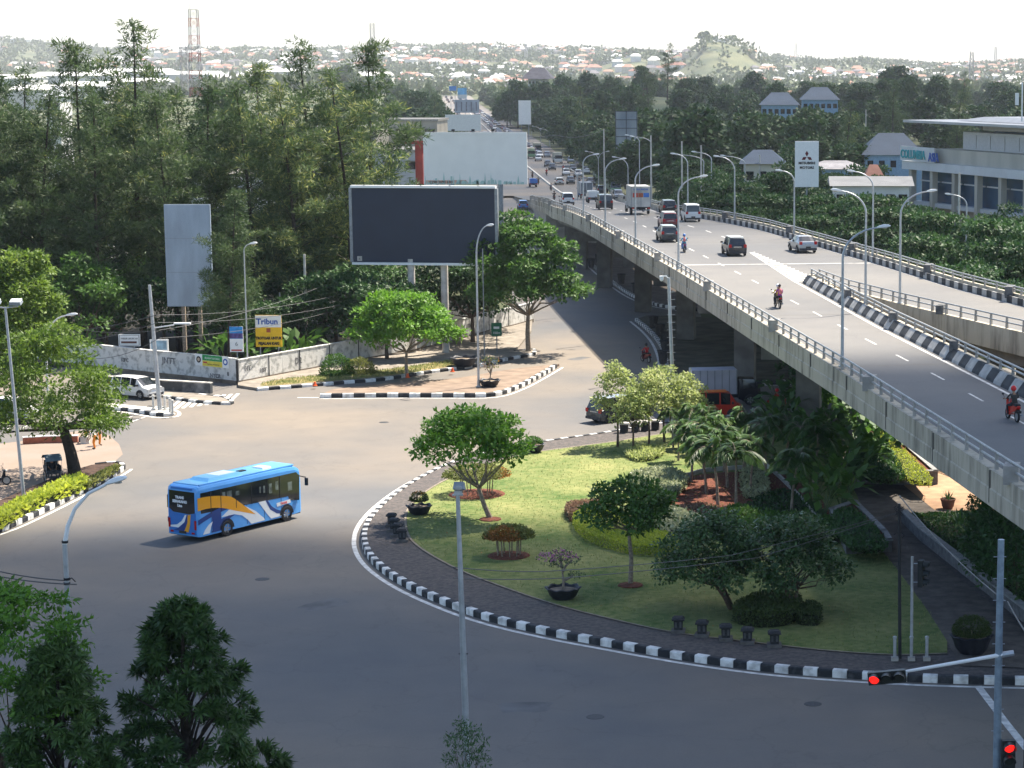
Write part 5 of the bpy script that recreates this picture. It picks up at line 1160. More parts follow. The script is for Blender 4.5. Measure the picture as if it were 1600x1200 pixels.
signal(t, GP2(1600, 1176)+Vector((.12, 0, -.05)), (1, -.2), True, 9, s=.42)
# stone lanterns along the pavement
lant = [(612, 822, 'rearmost'), (616, 830, 'second'), (621, 838, 'third'), (629, 846, 'front'), (1060, 988, 'leftmost of the five by the lawn edge'), (1097, 994, 'second from the left of the five by the lawn edge'), (1134, 1000, 'third of the five by the lawn edge'), (1168, 1005, 'fourth of the five by the lawn edge'), (1210, 1010, 'rightmost of the five by the lawn edge')]
STD = mat('black_stone', (.035, .035, .037), .8, .3, 8, bump=.3)
for px, py, w_ in lant:
    lab = 'squat black stone lantern, '+(w_ if px > 900 else w_+' of the four on the left curve of the pavement')
    t = thing('stone_lantern', lab, 'lantern', G(px, py, .27), R(random.choice((0, 3, -4))), 'stone lanterns round the garden')
    mb = MB(); mb.box((0, 0, .07), (.62, .62, .14)); mb.build('foot', mat('lantern_foot', (.12, .11, .1), .85, .2), t)
    mb = MB(); mb.box((0, 0, .36), (.36, .36, .44), 0, 0, 1.12); mb.build('shaft', STD, t)
    mb = MB(); mb.box((0, 0, .61), (.56, .56, .06)); mb.box((0, 0, .68), (.5, .5, .08), 0, 0, .75); mb.build('cap', STD, t)
    for s in (-1, 1):
        mb = MB(); mb.box((s*.1, -.2, .38), (.09, .03, .26)); mb.build('recess', mat('lantern_recess', (.1, .1, .1), .8, .2), t)
# planter bowls
def bowl(label, loc, r, h, wavy=True, m=None, sc=1):
    t = thing('flower_pot', label, 'flower pot', loc, sc=sc); mb = MB(); w_ = (r*.8, .06, 8, .04) if wavy else None
    mb.lathe([(r*.55, 0), (r*.8, h*.3), (r*.92, h*.75), (r*1.08, h), (r*1.0, h*1.04), (r*.9, h*.95), (r*.86, h*.8)], n=40, wav=w_); mb.build('bowl', m or mat('pot_black', (.02, .022, .03), .5, .2, 6), t, smooth=True)
    mb = MB(); mb.lathe([(r*.9, h*.8), (r*.4, h*.83), (0, h*.85)], n=20); mb.build('soil', mat('pot_soil', (.22, .17, .12), .95, .3), t); return t
def potplant(label, loc, base_h, parts, cat='plant', name='potted_plant'):
    return put(name, parts, label, cat, (loc[0], loc[1], loc[2]+base_h), 0)
def stemmesh(pts, r=.04):
    mb = MB()
    for p in pts: mb.tube(p, [r, r*.8]+[r*.5]*(len(p)-2), 6)
    return mb.mesh('stem', BARKP, True)
p = on(655, 803, .3); bowl('black wavy bowl with round bush at the left end of the lawn', p, .68, .5)
potplant('round clipped bush with reddish top growing in the leftmost black bowl', p, .4, [('stem', stemmesh([[(0, 0, 0), (0, 0, .4)]])), ('foliage', shrub(5, .52, .5, .42, L_BOX, 1700, .08, .06, z0=.45, up=.6, mats=[L_BOX, L_RUST], selfn=lambda P, r: P[:, 2]+r.normal(size=len(P))*.05 > .82))])
p = on(833, 706, .3); bowl('black wavy bowl with spreading plant at the back of the lawn', p, .75, .55)
potplant('leafy green plant growing in the black bowl at the back of the lawn', p, .4, [('stem', stemmesh([[(0, 0, 0), (.1, 0, .3)]])), ('foliage', shrub(6, .6, .5, .35, L_MID, 900, .12, .07, z0=.25))])
p = on(880, 935, .3); bowl('large black wavy bowl holding the pink flowering bonsai', p, .78, .55)
ps = [(-.75, 0, 1.55, .5, .4, .3), (-.1, 0, 1.75, .45, .4, .28), (.5, .1, 1.45, .42, .35, .25), (-.2, -.1, 1.35, .5, .4, .22), (.55, 0, .75, .4, .3, .16), (.1, .2, 1.55, .4, .4, .25)]
rs = np.random.RandomState(3); P_, D_, N_, L_, W_ = clump_leaves(rs, ps, 1100, .10, .075, flat=.4, shell=.4)
sel = ((P_[:, 2] > 1.48) & (rs.random(len(P_)) < .45)).astype(int)
potplant('bonsai like shrub with pink blossom growing in the large black bowl', p, .4, [('stem', stemmesh([[(0, 0, 0), (.02, 0, .5), (-.05, 0, 1.1), (-.6, 0, 1.5)], [(0, 0, .9), (.15, 0, 1.2), (.45, .1, 1.45)], [(0, 0, .45), (.3, 0, .6), (.5, 0, .75)], [(-.05, 0, 1.1), (-.1, 0, 1.7)]], .07)), ('foliage', leaf_mesh('foliage', P_, D_, N_, L_, W_, L_FRANG, sel=sel, mats=[L_VARI and leafmat('bonsai_foliage', (.04, .07, .03), (.16, .2, .1), .2), L_PINK]))])
p = on(1518, 1020, .3); bowl('broad black wavy pot at the right end of the roundabout pavement', p, .85, .8)
potplant('dense dark green rounded bush in the broad pot at the right', p, .6, [('stem', stemmesh([[(0, 0, 0), (0, 0, .4)]])), ('foliage', shrub(8, .82, .75, .62, L_BOX, 3600, .08, .06, z0=.4, up=.7))])
p = on(765, 604, .2); bowl('black bowl with thin bonsai on the triangular island', p, .8, .55)
ps = [(-.5, 0, 1.5, .45, .4, .3), (.4, 0, 1.6, .5, .4, .3), (0, .1, 1.85, .45, .4, .28), (.6, 0, 1.2, .35, .3, .2), (-.1, 0, 1.2, .4, .35, .2)]
P_, D_, N_, L_, W_ = clump_leaves(rs, ps, 260, .14, .09, flat=.4, shell=.3)
potplant('thin pale bonsai growing in the bowl on the triangular island', p, .4, [('stem', stemmesh([[(0, 0, 0), (.1, 0, .6), (-.4, 0, 1.4)], [(.1, 0, .6), (.3, 0, 1.5)], [(.1, 0, .6), (0, 0, 1.8)]], .06)), ('foliage', leaf_mesh('foliage', P_, D_, N_, L_, W_, L_TOPI, sel=(rs.random(len(P_)) < .15).astype(int), mats=[L_TOPI, L_RUST]))])
bowl('wide black pot standing on the verge by the whitewashed wall', on(725, 572, .2), 1.1, .75)
bowl('terracotta jar on the sunlit paving below the flyover', on(1481, 795, .3), .42, .6, False, mat('terracotta_pot', (.16, .07, .05), .8, .2))
agave('agave_plant', 'small agave growing in the terracotta jar', (*G(1481, 795, .3).xy, .78), .8, L_DARK, 13)
for i, (px, py) in enumerate(((924, 418), (935, 410), (971, 443), (993, 458), (950, 425), (1021, 512), (1031, 525), (1040, 538), (1040, 552), (1036, 568))):
    w_ = ('nearest the ramp', 'second from the ramp', 'fourth in the row', 'last before the kerb bend', 'third from the ramp', 'first on the shaded island', 'second on the shaded island', 'third on the shaded island', 'fourth on the shaded island', 'lowest on the shaded island')[i]
    t = thing('planter_tub', 'dark flared planter tub under the flyover, '+w_, 'flower pot', on(px, py, .26), group='planter tubs under the flyover'); mb = MB(); mb.lathe([(.3, 0), (.42, .8), (.5, 1.1), (.55, 1.15), (.45, 1.12), (.4, .95), (0, .95)], n=12); mb.build('tub', STD, t)
# concrete planter blocks along the kerb by the mpv
for i, px in enumerate((975, 993, 1008, 1024)):
    t = thing('concrete_block', ('leftmost', 'second', 'third', 'rightmost')[i]+' white capped concrete kerb block behind the pale trees', 'bollard', on(px, 676-i*1.5, .27), R(-8), 'kerb blocks behind the pale trees'); mb = MB(); mb.box((0, 0, .3), (.5, .4, .6)); mb.build('body', STD, t); mb = MB(); mb.box((0, 0, .66), (.8, .5, .12)); mb.build('cap', CONCL, t)
# small orange cones on the verge
for i, (px, py) in enumerate(((492, 603), (707, 581), (637, 590))):
    t = thing('traffic_cone', ('left', 'right', 'middle')[i]+' small orange marker on the grass verge', 'cone', G(px, py, .24), group='orange markers on the verge'); mb = MB(); mb.lathe([(.2, 0), (.2, .05), (.13, .06), (.08, .32), (0, .35)], n=10); mb.build('cone', mat('orange_plastic', (.75, .12, .03), .5, .1), t)
# ---------------------------------------------------------------- signs and billboards
def panel(t, o, ux, w, h, m, name='panel', th=.08): mb = MB(); mb.slab(o, ux, (0, 0, 1), w, h, th); return mb.build(name, m, t)
NAVY = mat('billboard_face', (.022, .032, .055), .55, .06, .6)
Y = 196; sc = Y/FPX; b = Vector(((661-CX)*sc, Y, 0)); t = thing('billboard', 'big blank dark navy billboard on two posts above the verge', 'billboard', b)
wl_, wr_ = (549-661)*sc, (775-661)*sc; z0 = CAMZ+(108-408)*sc; z1 = CAMZ+(108-292)*sc; ux = Vector((wr_-wl_, -1.3, 0)); o = Vector((wl_, .65, z0)); wd = ux.length; ux.normalize()
panel(t, o, ux, wd, z1-z0, NAVY, 'face', .35); fr = ux.cross(Vector((0, 0, 1)))
for zz, hh_ in ((z0-.22, .2), (z1+.02, .22)):
    mb = MB(); mb.slab(Vector((o.x, o.y, zz))+fr*.18-ux*.1, ux, (0, 0, 1), wd+.2, hh_, .55); mb.build('light_trough', LAMPW, t)
for xx in (0-.28, wd):
    mb = MB(); mb.slab(o+ux*xx+fr*.05, ux, (0, 0, 1), .26, z1-z0, .4); mb.build('side_frame', GREYM, t)
mb = MB(); mb.slab(o+ux*.35+fr*.02+Vector((0, 0, .1)), ux, (0, 0, 1), .42, .42, .02); mb.build('plate', CONCL, t); text('lettering', 'JR', .2, BLK, t, o+ux*.55+fr*.03+Vector((0, 0, .2)), (PI/2, 0, math.atan2(ux.y, ux.x)), .004)
for px in (640, 692):
    mb = MB(); mb.tube([((px-661)*sc, .35, 0), ((px-661)*sc, .35, z0+.3)], .32, 14); mb.build('post', CONCL, t, smooth=True)
for k in range(5):
    mb = MB(); xx = ux*(wd*(k+.5)/5); mb.tube([Vector((o.x, o.y, z1+.2))+xx, Vector((o.x, o.y, z1+.28))+xx+fr*.9], .03, 5); mb.build('lamp_bracket', GREYM, t)
# white billboard with a pale skyline
Y = 330; sc = Y/FPX; b = Vector(((745-CX)*sc, Y, 0)); t = thing('billboard', 'large white billboard with pale green skyline behind the dark one', 'billboard', b)
WB = mat('billboard_white', (.86, .83, .78), .6, .03, .5); x0 = (664-745)*sc; x1 = (825-745)*sc; z0 = CAMZ+(108-286)*sc; z1 = CAMZ+(108-205)*sc
panel(t, (x0, 0, z0), (1, 0, 0), x1-x0, z1-z0, WB, 'face', .5)
SKL = mat('skyline_green', (.42, .58, .53), .7, .05); mb = MB(); random.seed(8); x = x0+.1
segs = []
while x < x1-.3:
    w_ = random.uniform(.12, .5); h_ = random.choice((.35, .5, .7, .9, 1.2, .4, .6)); kind = random.random()
    yy = -.03
    if kind < .3: mb.add([(x, yy, z0+.02), (x+w_, yy, z0+.02), (x+w_/2, yy, z0+h_*1.5)], [(0, 1, 2)])
    elif kind < .55:
        mb.add([(x, yy, z0+.02), (x+w_*1.6, yy, z0+.02), (x+w_*1.6, yy, z0+h_*.5)]+[(x+w_*.8+w_*.8*math.cos(R(a)), yy, z0+h_*.5+w_*.7*math.sin(R(a))) for a in range(30, 180, 30)]+[(x, yy, z0+h_*.5)], [tuple(range(9))])
    else: mb.add([(x, yy, z0+.02), (x+w_, yy, z0+.02), (x+w_, yy, z0+h_), (x, yy, z0+h_)], [(0, 1, 2, 3)])
    x += w_*random.uniform(.9, 1.7)
mb.build('skyline_print', SKL, t)
mb = MB(); mb.add([(x0+.2, -.026, z0+.1), (x0+6.6, -.026, z0+.1), (x0+6.2, -.026, z0+.65), (x0+.2, -.026, z0+.6)], [(0, 1, 2, 3)]); mb.build('orange_band', mat('faded_orange', (.62, .38, .28), .7, .1), t)
text('lettering', '0298 3690 690', .56, mat('lettering_brown', (.14, .07, .05), .7, 0), t, (x0+2.5, -.05, z0+.16), (PI/2, 0, 0), .004, bold=.012)
for k in range(4):
    xx = x0+1.5+k*2.9; mb = MB(); mb.tube([(xx, .2, z1-.1), (xx+.2, -1.2, z1+.35)], .04, 5); mb.box((xx+.2, -1.25, z1+.32), (.45, .3, .3)); mb.build('spotlight', DARK, t)
mb = MB(); mb.tube([(x1-4, .3, 0), (x1-4, .3, z0)], .4, 12); mb.tube([(x0+4, .3, 0), (x0+4, .3, z0)], .4, 12); mb.build('post', GREYM, t)
# red frame beside it
RED = mat('red_steel', (.28, .035, .025), .6, .2, 1); X = lambda px, Y=333: (px-CX)/FPX*Y
t = thing('sign_gantry', 'dark red steel sign frame left of the white billboard', 'sign frame', (X(656), 334, 0)); zt = CAMZ+(108-218)*334/FPX
mb = MB(); mb.box((0, 0, (zt-.5)/2), (1.1, 1, zt-.5)); mb.build('post', RED, t); mb = MB(); mb.box((-.5, 0, zt-.25), (3.2, 1.2, .45)); mb.box((.2, -.5, zt-1.2), (1.0, .2, 1.4)); mb.build('top_beam', RED, t)
# grey blue panel among the casuarinas
Y = 189; sc = Y/FPX; t = thing('sign_board', 'tall blank grey blue board standing among the casuarinas', 'billboard', ((291-CX)*sc, Y, 0)); x0 = (257-291)*sc; x1 = (329-291)*sc
z1 = CAMZ+(108-317)*sc; z0 = CAMZ+(108-477)*sc
PBL = mat('faded_blue_panel', (.30, .36, .43), .6, .14, .8, stretch=(1, 1, .3)); panel(t, (x0, 0, z0), (1, 0, 0), x1-x0, z1-z0, PBL, 'face', .2)
for k in (1, 2): mb = MB(); mb.slab((x0, -.012, z0+(z1-z0)*k/3), (1, 0, 0), (0, 0, 1), x1-x0, .03, .01); mb.build('seam', GREYM, t)
for xx in (x0+1.3, x1-1.2): mb = MB(); mb.box((xx, .25, z0/2), (.3, .3, z0)); mb.build('post', BARKP, t)
# small white and grey far signs
def simple_sign(name, label, px0, py0, px1, py1, Y, m, post=True, cat='sign', th=.25, postm=None, base=0):
    sc = Y/FPX; cx_ = (px0+px1)/2; t = thing(name, label, cat, ((cx_-CX)*sc, Y, base)); w_ = (px1-px0)*sc; z1 = CAMZ+(108-py0)*sc-base; z0 = CAMZ+(108-py1)*sc-base
    panel(t, (-w_/2, 0, z0), (1, 0, 0), w_, z1-z0, m, 'face', th)
    if post:
        for s in (-.3, .3) if w_ > 3 else (0,): mb = MB(); mb.box((s*w_, th+.1, z0/2), (.2, .16, z0)); mb.build('post', postm or GREYM, t)
    return t, w_, z0, z1
t, w_, z0, z1 = simple_sign('billboard', 'upright white billboard over the far highway', 813, 156, 832, 193, 700, WB, cat='billboard')
simple_sign('billboard', 'blank white billboard behind the large white one', 699, 178, 754, 203, 520, mat('hoarding_white', (.7, .7, .68), .6, .05), cat='billboard')
t, w_, z0, z1 = simple_sign('billboard', 'grey grid sign above the far end of the highway', 714, 155, 752, 175, 760, mat('sign_grey', (.4, .42, .45), .6, .2, .4), cat='billboard')
for k in range(5): mb = MB(); mb.slab((-w_/2+w_*(k+.3)/5, -.1, z0+.6), (1, 0, 0), (0, 0, 1), .4, 3, .08); mb.build('print', mat('print_grey', (.22, .2, .22), .7, .2), t)
simple_sign('billboard', 'blue hoarding at the far end of the highway', 706, 134, 717, 141, 1100, mat('hoarding_blue', (.08, .25, .6), .6, .1), cat='billboard')
t, w_, z0, z1 = simple_sign('billboard', 'blue and white poster at the far end of the highway', 719, 137, 733, 153, 1000, mat('poster_blue', (.2, .5, .75), .6, .3, .3), cat='billboard')
mb = MB(); mb.slab((-w_/2, -.1, z0+.1), (1, 0, 0), (0, 0, 1), w_, 1.6, .05); mb.build('print', WHITE, t)
# lattice billboard frame
t, w_, z0, z1 = simple_sign('billboard', 'tall weathered grey billboard back with lattice frame in the wood', 963, 173, 997, 238, 470, mat('weathered_panel', (.2, .24, .28), .7, 0, .25, col2=(.36, .4, .42), stretch=(1, 1, .4)), cat='billboard')
for k in range(6): mb = MB(); mb.slab((-w_/2, -.15, z0+(z1-z0)*k/5-.05), (1, 0, 0), (0, 0, 1), w_, .14, .1); mb.build('beam', mat('frame_dark', (.06, .07, .09), .6, .2), t)
for k in range(3): mb = MB(); mb.slab((-w_/2+(w_-.14)*k/2, -.16, z0), (1, 0, 0), (0, 0, 1), .14, z1-z0, .12); mb.build('mast', MATS['frame_dark'], t)
# three diamond pylon
t, w_, z0, z1 = simple_sign('pylon_sign', 'white pylon sign with three dark red diamonds above lettering', 1242, 219, 1279, 290, 258, mat('sign_white', (.78, .79, .78), .5, .03), th=.5)
DR = mat('dark_red', (.12, .012, .018), .6, 0); mb = MB(); c = Vector((0, -.03, z0+(z1-z0)*.66)); s = .62
for a in (90, 210, 330):
    d = Vector((math.cos(R(a)), 0, math.sin(R(a)))); q1 = Vector((math.cos(R(a+30)), 0, math.sin(R(a+30))))*s*.62; q2 = Vector((math.cos(R(a-30)), 0, math.sin(R(a-30))))*s*.62
    mb.add([c+d*.03, c+q2+d*.03, c+q1+q2+d*.03, c+q1+d*.03], [(0, 1, 2, 3)])
mb.build('emblem', DR, t); text('lettering', 'MITSUBISHI', .40, BLK, t, (0, -.04, z0+(z1-z0)*.50), (PI/2, 0, 0), .01, bold=.012, sx=.95); text('lettering', 'MOTORS', .40, BLK, t, (0, -.04, z0+(z1-z0)*.40), (PI/2, 0, 0), .01, bold=.012)
# yellow sign
def near_sign(name, label, px0, py0, px1, py1, Y, m, posts=(0,), th=.1):
    sc = Y/FPX; t = thing(name, label, 'sign', (((px0+px1)/2-CX)*sc, Y, 0)); w_ = (px1-px0)*sc; z1 = CAMZ+(108-py0)*sc; z0 = CAMZ+(108-py1)*sc
    panel(t, (-w_/2, 0, z0), (1, 0, 0), w_, z1-z0, m, 'face', th)
    for p in posts: mb = MB(); mb.tube([(p*w_, th+.05, 0), (p*w_, th+.05, z1-.1)], .05, 8); mb.build('post', GREYM, t)
    return t, w_, z0, z1
YEL = mat('sign_yellow', (.75, .46, .02), .6, .06, 2); SW = MATS['sign_white']; BLUE = mat('sign_blue', (.03, .10, .38), .5, 0)
t, w_, z0, z1 = near_sign('yellow_sign', 'yellow and white notice board reading that the pavement is for pedestrians', 394, 491, 435, 541, 183.5, YEL, (-.35, .35))
hh = (z1-z0); mb = MB(); mb.slab((-w_/2, -.008, z0+hh*.62), (1, 0, 0), (0, 0, 1), w_, hh*.38, .006); mb.build('header', SW, t)
text('lettering', 'Tribun', .66, BLUE, t, (-.1, -.02, z0+hh*.72), (PI/2, 0, 0), .006, bold=.02)
text('lettering', 'TROTOAR UNTUK', .30, BLK, t, (0, -.02, z0+hh*.24), (PI/2, 0, 0), .006, bold=.018, sx=.85); text('lettering', 'PEJALAN KAKI', .30, BLK, t, (0, -.02, z0+hh*.07), (PI/2, 0, 0), .006, bold=.018, sx=.9)
mb = MB(); mb.lathe([(0, 0), (.16, 0), (.13, .12), (0, .2)], (0, 0, 0), 8); 
mb = MB(); mb.slab((-.17, -.012, z0+hh*.46), (1, 0, 0), (0, 0, 1), .34, .34, .006); mb.build('badge', mat('badge_red', (.35, .08, .03), .6, .2), t)
t, w_, z0, z1 = near_sign('double_sign', 'tall board with blue poster above a white panel on one post', 353, 509, 374, 549, 182, SW, (.0,))
hh = z1-z0; mb = MB(); mb.slab((-w_/2, -.008, z0+hh*.52), (1, 0, 0), (0, 0, 1), w_, hh*.48, .006); mb.build('poster', mat('poster_cyan', (.03, .25, .6), .5, .15, 2), t); mb = MB(); mb.slab((-w_/2, -.016, z0+hh*.54), (1, 0, 0), (0, 0, 1), w_, hh*.2, .006); mb.build('poster_band', mat('poster_dark', (.08, .06, .2), .5, .5, 3), t)
mb = MB(); mb.slab((-w_*.4, -.016, z0+hh*.04), (1, 0, 0), (0, 0, 1), w_*.8, .12, .006); mb.build('red_line', mat('badge_red2', (.5, .05, .04), .6, 0), t); text('lettering', '6', .5, GREYM, t, (0, -.02, z0+hh*.24), (PI/2, 0, 0), .006)
t, w_, z0, z1 = near_sign('name_board', 'white framed rectangular board with dark lines of text near the left wall', 178, 521, 212, 540, 186, SW, (.2,))
mb = MB(); mb.slab((-w_*.46, -.008, z0+.07), (1, 0, 0), (0, 0, 1), w_*.92, z1-z0-.14, .004); mb.build('border', BLK, t); mb = MB(); mb.slab((-w_*.44, -.014, z0+.1), (1, 0, 0), (0, 0, 1), w_*.88, z1-z0-.2, .004); mb.build('ground', SW, t)
text('lettering', 'PARKIR UMUM 100', .2, BLK, t, (0, -.025, z0+.58), (PI/2, 0, 0), .004, sx=.85); mb = MB(); mb.slab((-w_*.38, -.022, z0+.25), (1, 0, 0), (0, 0, 1), w_*.72, .17, .004); mb.build('bar', mat('bar_brown', (.12, .05, .04), .6, 0), t)
t, w_, z0, z1 = near_sign('picture_board', 'small white board with blue grey picture between name board and banner', 227, 529, 256, 548, 185, SW, (.4,))
mb = MB(); mb.slab((-w_*.42, -.008, z0+.12), (1, 0, 0), (0, 0, 1), w_*.84, z1-z0-.24, .004); mb.build('picture', mat('picture_blue', (.2, .32, .42), .6, .4, 1.5), t)
a, b_ = wp[3], wp[4]; d = (b_-a).normalized(); o = a.lerp(b_, .1)-Vector((0, .2, 0)); t = thing('banner', 'green and yellow cloth banner with round emblems hung on the white wall', 'banner', o)
mb = MB(); mb.slab((0, 0, 1.25), d, (0, 0, 1), 3.9, .95, .02); mb.build('cloth', SW, t); n_ = d.cross(Vector((0, 0, 1)))
for x0_, w_, z_, h_, m_, nm_ in ((.85, 2.3, 1.72, .46, mat('banner_green', (.03, .28, .08), .7, .1), 'green_band'), (.85, 2.3, 1.27, .44, mat('banner_yellow', (.7, .58, .08), .7, .1), 'yellow_band')): mb = MB(); mb.slab(Vector((0, 0, z_))+d*x0_+n_*.01, d, (0, 0, 1), w_, h_, .006); mb.build(nm_, m_, t)
an = math.atan2(d.y, d.x); 
for x_, m_ in ((.42, BLK), (3.52, BLUE)): mb = MB(); c = Vector((0, 0, 1.75))+d*x_+n_*.012; mb.tube([c, c+n_*.006], .27, 16); mb.build('emblem', m_, t); mb = MB(); mb.tube([c+n_*.007, c+n_*.012], .15, 12); mb.build('emblem_centre', SW if m_ == BLUE else mat('emblem_beige', (.5, .4, .3), .6, 0), t)
text('lettering', 'SELAMAT DATANG', .2, SW, t, Vector((0, 0, 1.86))+d*2.0+n_*.015, (PI/2, 0, an), .003); text('lettering', 'MARI JAGA KEBERSIHAN', .13, BLK, t, Vector((0, 0, 1.4))+d*2.1+n_*.015, (PI/2, 0, an), .003); mb = MB(); mb.slab(Vector((0, 0, 1.5))+d*.95+n_*.02, d, (0, 0, 1), .45, .12, .006); mb.build('red_patch', MATS['badge_red2'], t)
t, w_, z0, z1 = near_sign('green_sign', 'small green direction sign on a thin post by the roadside tree', 765, 503, 781, 524, 196, mat('sign_green', (.02, .14, .07), .5, 0), (0,)); text('lettering', '100m', .3, SW, t, (0, -.02, z0+.2), (PI/2, 0, 0), .004); mb = MB(); mb.slab((-.25, -.01, z0+.65), (1, 0, 0), (0, 0, 1), .5, .2, .004); mb.build('symbol', SW, t)
# cables
def cable(pts, r=.018, label='', sag=.4, n=10):
    mb = MB(); q = []
    for a, b in zip(pts, pts[1:]):
        for k in range(n): f = k/n; p = a.lerp(b, f); p.z -= sag*4*f*(1-f); q.append(p)
    q.append(pts[-1]); mb.tube(q, r, 5); tag(mb.build('cable', mat('cable_grey', (.10, .10, .10), .6, 0)), label, 'cable')
pp = W(247, 478, 162); 
for k, (ax_, bx) in enumerate((((0, 520, 170), (540, 458, 196)), ((0, 545, 168), (560, 470, 196)), ((60, 500, 172), (520, 440, 196)), ((130, 560, 165), (540, 480, 196)))):
    cable([W(*ax_, ), W(246+k, 492+k*12, 162), W(*bx)], .022, ('uppermost', 'second', 'third', 'lowest')[k]+' cable strung past the leaning grey pole', .5)
cable([W(0, 893, 71), W(105, 907, 72)], .02, 'upper cable to the bent lamp at the left edge', .05); cable([W(0, 901, 71), W(120, 913, 72)], .02, 'lower cable to the bent lamp at the left edge', .05)
cable([W(706, 886, 70), W(850, 893, 76), W(1140, 868, 92), W(1404, 800, 101)], .016, 'upper thin cable from the grey lamp post to the black post', .05); cable([W(708, 903, 70), W(880, 903, 77), W(1180, 872, 94), W(1406, 800, 101)], .016, 'lower thin cable from the grey lamp post to the black post', .05)
cable([G(1406, 1028, .3)+Vector((-.08, 0, 7.0)), W(1571, 940, 70)], .025, 'pale slack cable from the black post to the signal mast', .25); cable([W(1574, 940, 70), W(1640, 1040, 60)], .025, 'pale cable running down from the signal mast', .1)
cable([W(945, 202, 430), W(870, 211, 560), W(790, 205, 800)], .05, 'cable from the tall grey pole across the far highway', 1)
# ---------------------------------------------------------------- buildings
def wallbox(mb, x0, x1, y0, y1, z0, z1, mi=0): mb.box(((x0+x1)/2, (y0+y1)/2, (z0+z1)/2), (x1-x0, y1-y0, z1-z0), mi)
PL = mat('hospital_plaster', (.42, .40, .34), .85, .12, .4, stretch=(1, 1, .2)); PW = mat('hospital_white', (.55, .56, .56), .7, .06, .5); GB = mat('blue_glass', (.02, .07, .13), .12, .35, .25, spec=.8)
# axis frame: front runs from the far left corner towards the camera on the right
A = Vector(((1421-CX)/FPX*330, 330, 0)); B = Vector(((1600-CX)/FPX*298, 298, 0)); d = (B-A); LN = d.length+26; ang = math.atan2(d.y, d.x)
t = thing('hospital', 'large pale hospital with flat overhanging roof, blue glass and columns', 'building', A, ang)
# local frame: x along the front, +y is towards the inside (away from the road)
def hz_(py, Yy): return CAMZ+(108-py)*Yy/FPX
z_base, z_slab, z_par, z_clad, z_roof = 0.0, hz_(262, 330), hz_(246, 330), hz_(226, 330), hz_(187, 325)
sgn = 1
def HB(name, m, x0, x1, y0, y1, z0, z1): mb = MB(); wallbox(mb, x0, x1, y0, y1, z0, z1); return mb.build(name, m, t)
HB('ground_storey', PL, 1.5, LN, 1.6, 24, 0, z_slab-4.6)
HB('glass_front', GB, 1.2, LN-.1, 1.4, 24.1, z_slab-4.6, z_slab)
HB('floor_slab', PW, -1.5, LN+.5, -.6, 24.5, z_slab, z_par-.3)
HB('lower_slab', PW, 0, LN+.2, .2, 24.2, z_slab-5.2, z_slab-4.6)
nc = int(LN/6.9)
for k in range(nc+1): mb = MB(); x = .5+k*6.9; mb.box((x, .2, z_slab/2), (.85, .85, z_slab)); mb.build('column', PL, t)
for k in range(nc): 
    w_ = HB('window_bar', PW, .9+k*6.9, 7.3+k*6.9, 1.25, 1.38, z_slab-1.7, z_slab-1.5)
HB('parapet', PL, 7, LN, .4, 23, z_par-.3, z_par+1.7)
HB('upper_storey', PW, 11, LN-.5, 3, 22, z_par+1.7, z_clad+2.3)
for k in range(8): HB('cladding_panel', mat('cladding', (.5, .51, .53), .5, .06), 11.3+k*4.2, 15.1+k*4.2, 2.9, 2.99, z_par+1.9, z_clad+1.9)
HB('roof_window', GB, 17, LN-1, 5, 20, z_clad+2.3, z_roof-1.2)
HB('eaves_beam', PW, 15, LN, 4, 21, z_roof-1.2, z_roof-.35)
mb = MB(); wallbox(mb, 0, LN+3, -1.2, 26, z_roof-.35, z_roof); mb.box((LN/2+3, 12, z_roof+.35), (LN*.8, 18, .6), 0, 0, .8); mb.build('roof', mat('roof_sheet', (.4, .4, .4), .5, .08, .6), t)
TEAL = mat('sign_teal', (.03, .33, .36), .5, 0)
HB('sign_board', PW, -1.4, 9.6, -.9, -.65, z_par-.2, z_par+1.85)
text('lettering', 'COLUMBIA', 1.75, TEAL, t, (2.9, -1.0, z_par+.15), (PI/2, 0, 0), .06, bold=.03, sx=.92); text('lettering', 'ASIA', 1.75, BLUE, t, (9.6, -1.0, z_par-.05), (PI/2, 0, 0), .06, bold=.03, sx=.9)
tt = thing('roof_antenna', 'white antenna mast on the hospital roof at the right edge', 'antenna', ((1594-CX)/FPX*262, 262, hz_(182, 262))); mb = MB(); mb.tube([(0, 0, -.5), (0, 0, 4)], .09, 6); mb.build('mast', LAMPW, tt); mb = MB(); mb.box((-.6, 0, 2.1), (.4, .3, 1.4)); mb.build('panel', LAMPW, tt)
def house(name, label, px0, px1, pyeave, pybase, Y, wallm, roofm, rise=2.2, depth=9, base=0, wins=0, hip=True, rz=0.0, over=.6, group=None):
    sc = Y/FPX; cx_ = ((px0+px1)/2-CX)*sc; w_ = (px1-px0)*sc; ze = CAMZ+(108-pyeave)*sc-base; t = thing(name, label, 'building', (cx_, Y, base), rz, group)
    mb = MB(); wallbox(mb, -w_/2+over, w_/2-over, 0, depth, -1, ze); mb.build('wall', wallm, t)
    mb = MB(); i = min(w_*.3, depth*.5) if hip else 0; x0, x1, y0, y1 = -w_/2, w_/2, -over, depth+over; ym = depth/2
    mb.add([(x0, y0, ze), (x1, y0, ze), (x1, y1, ze), (x0, y1, ze), (x0+i, ym, ze+rise), (x1-i, ym, ze+rise)], [(0, 1, 5, 4), (1, 2, 5), (2, 3, 4, 5), (3, 0, 4), (3, 2, 1, 0)]); mb.build('roof', roofm, t)
    for k in range(wins):
        mb = MB(); xx = -w_/2+over+(w_-2*over)*(k+.5)/wins; mb.slab((xx-.5, -.05, ze-2.2), (1, 0, 0), (0, 0, 1), 1.0, 1.2, .05); mb.build('window', GLASS, t)
    return t
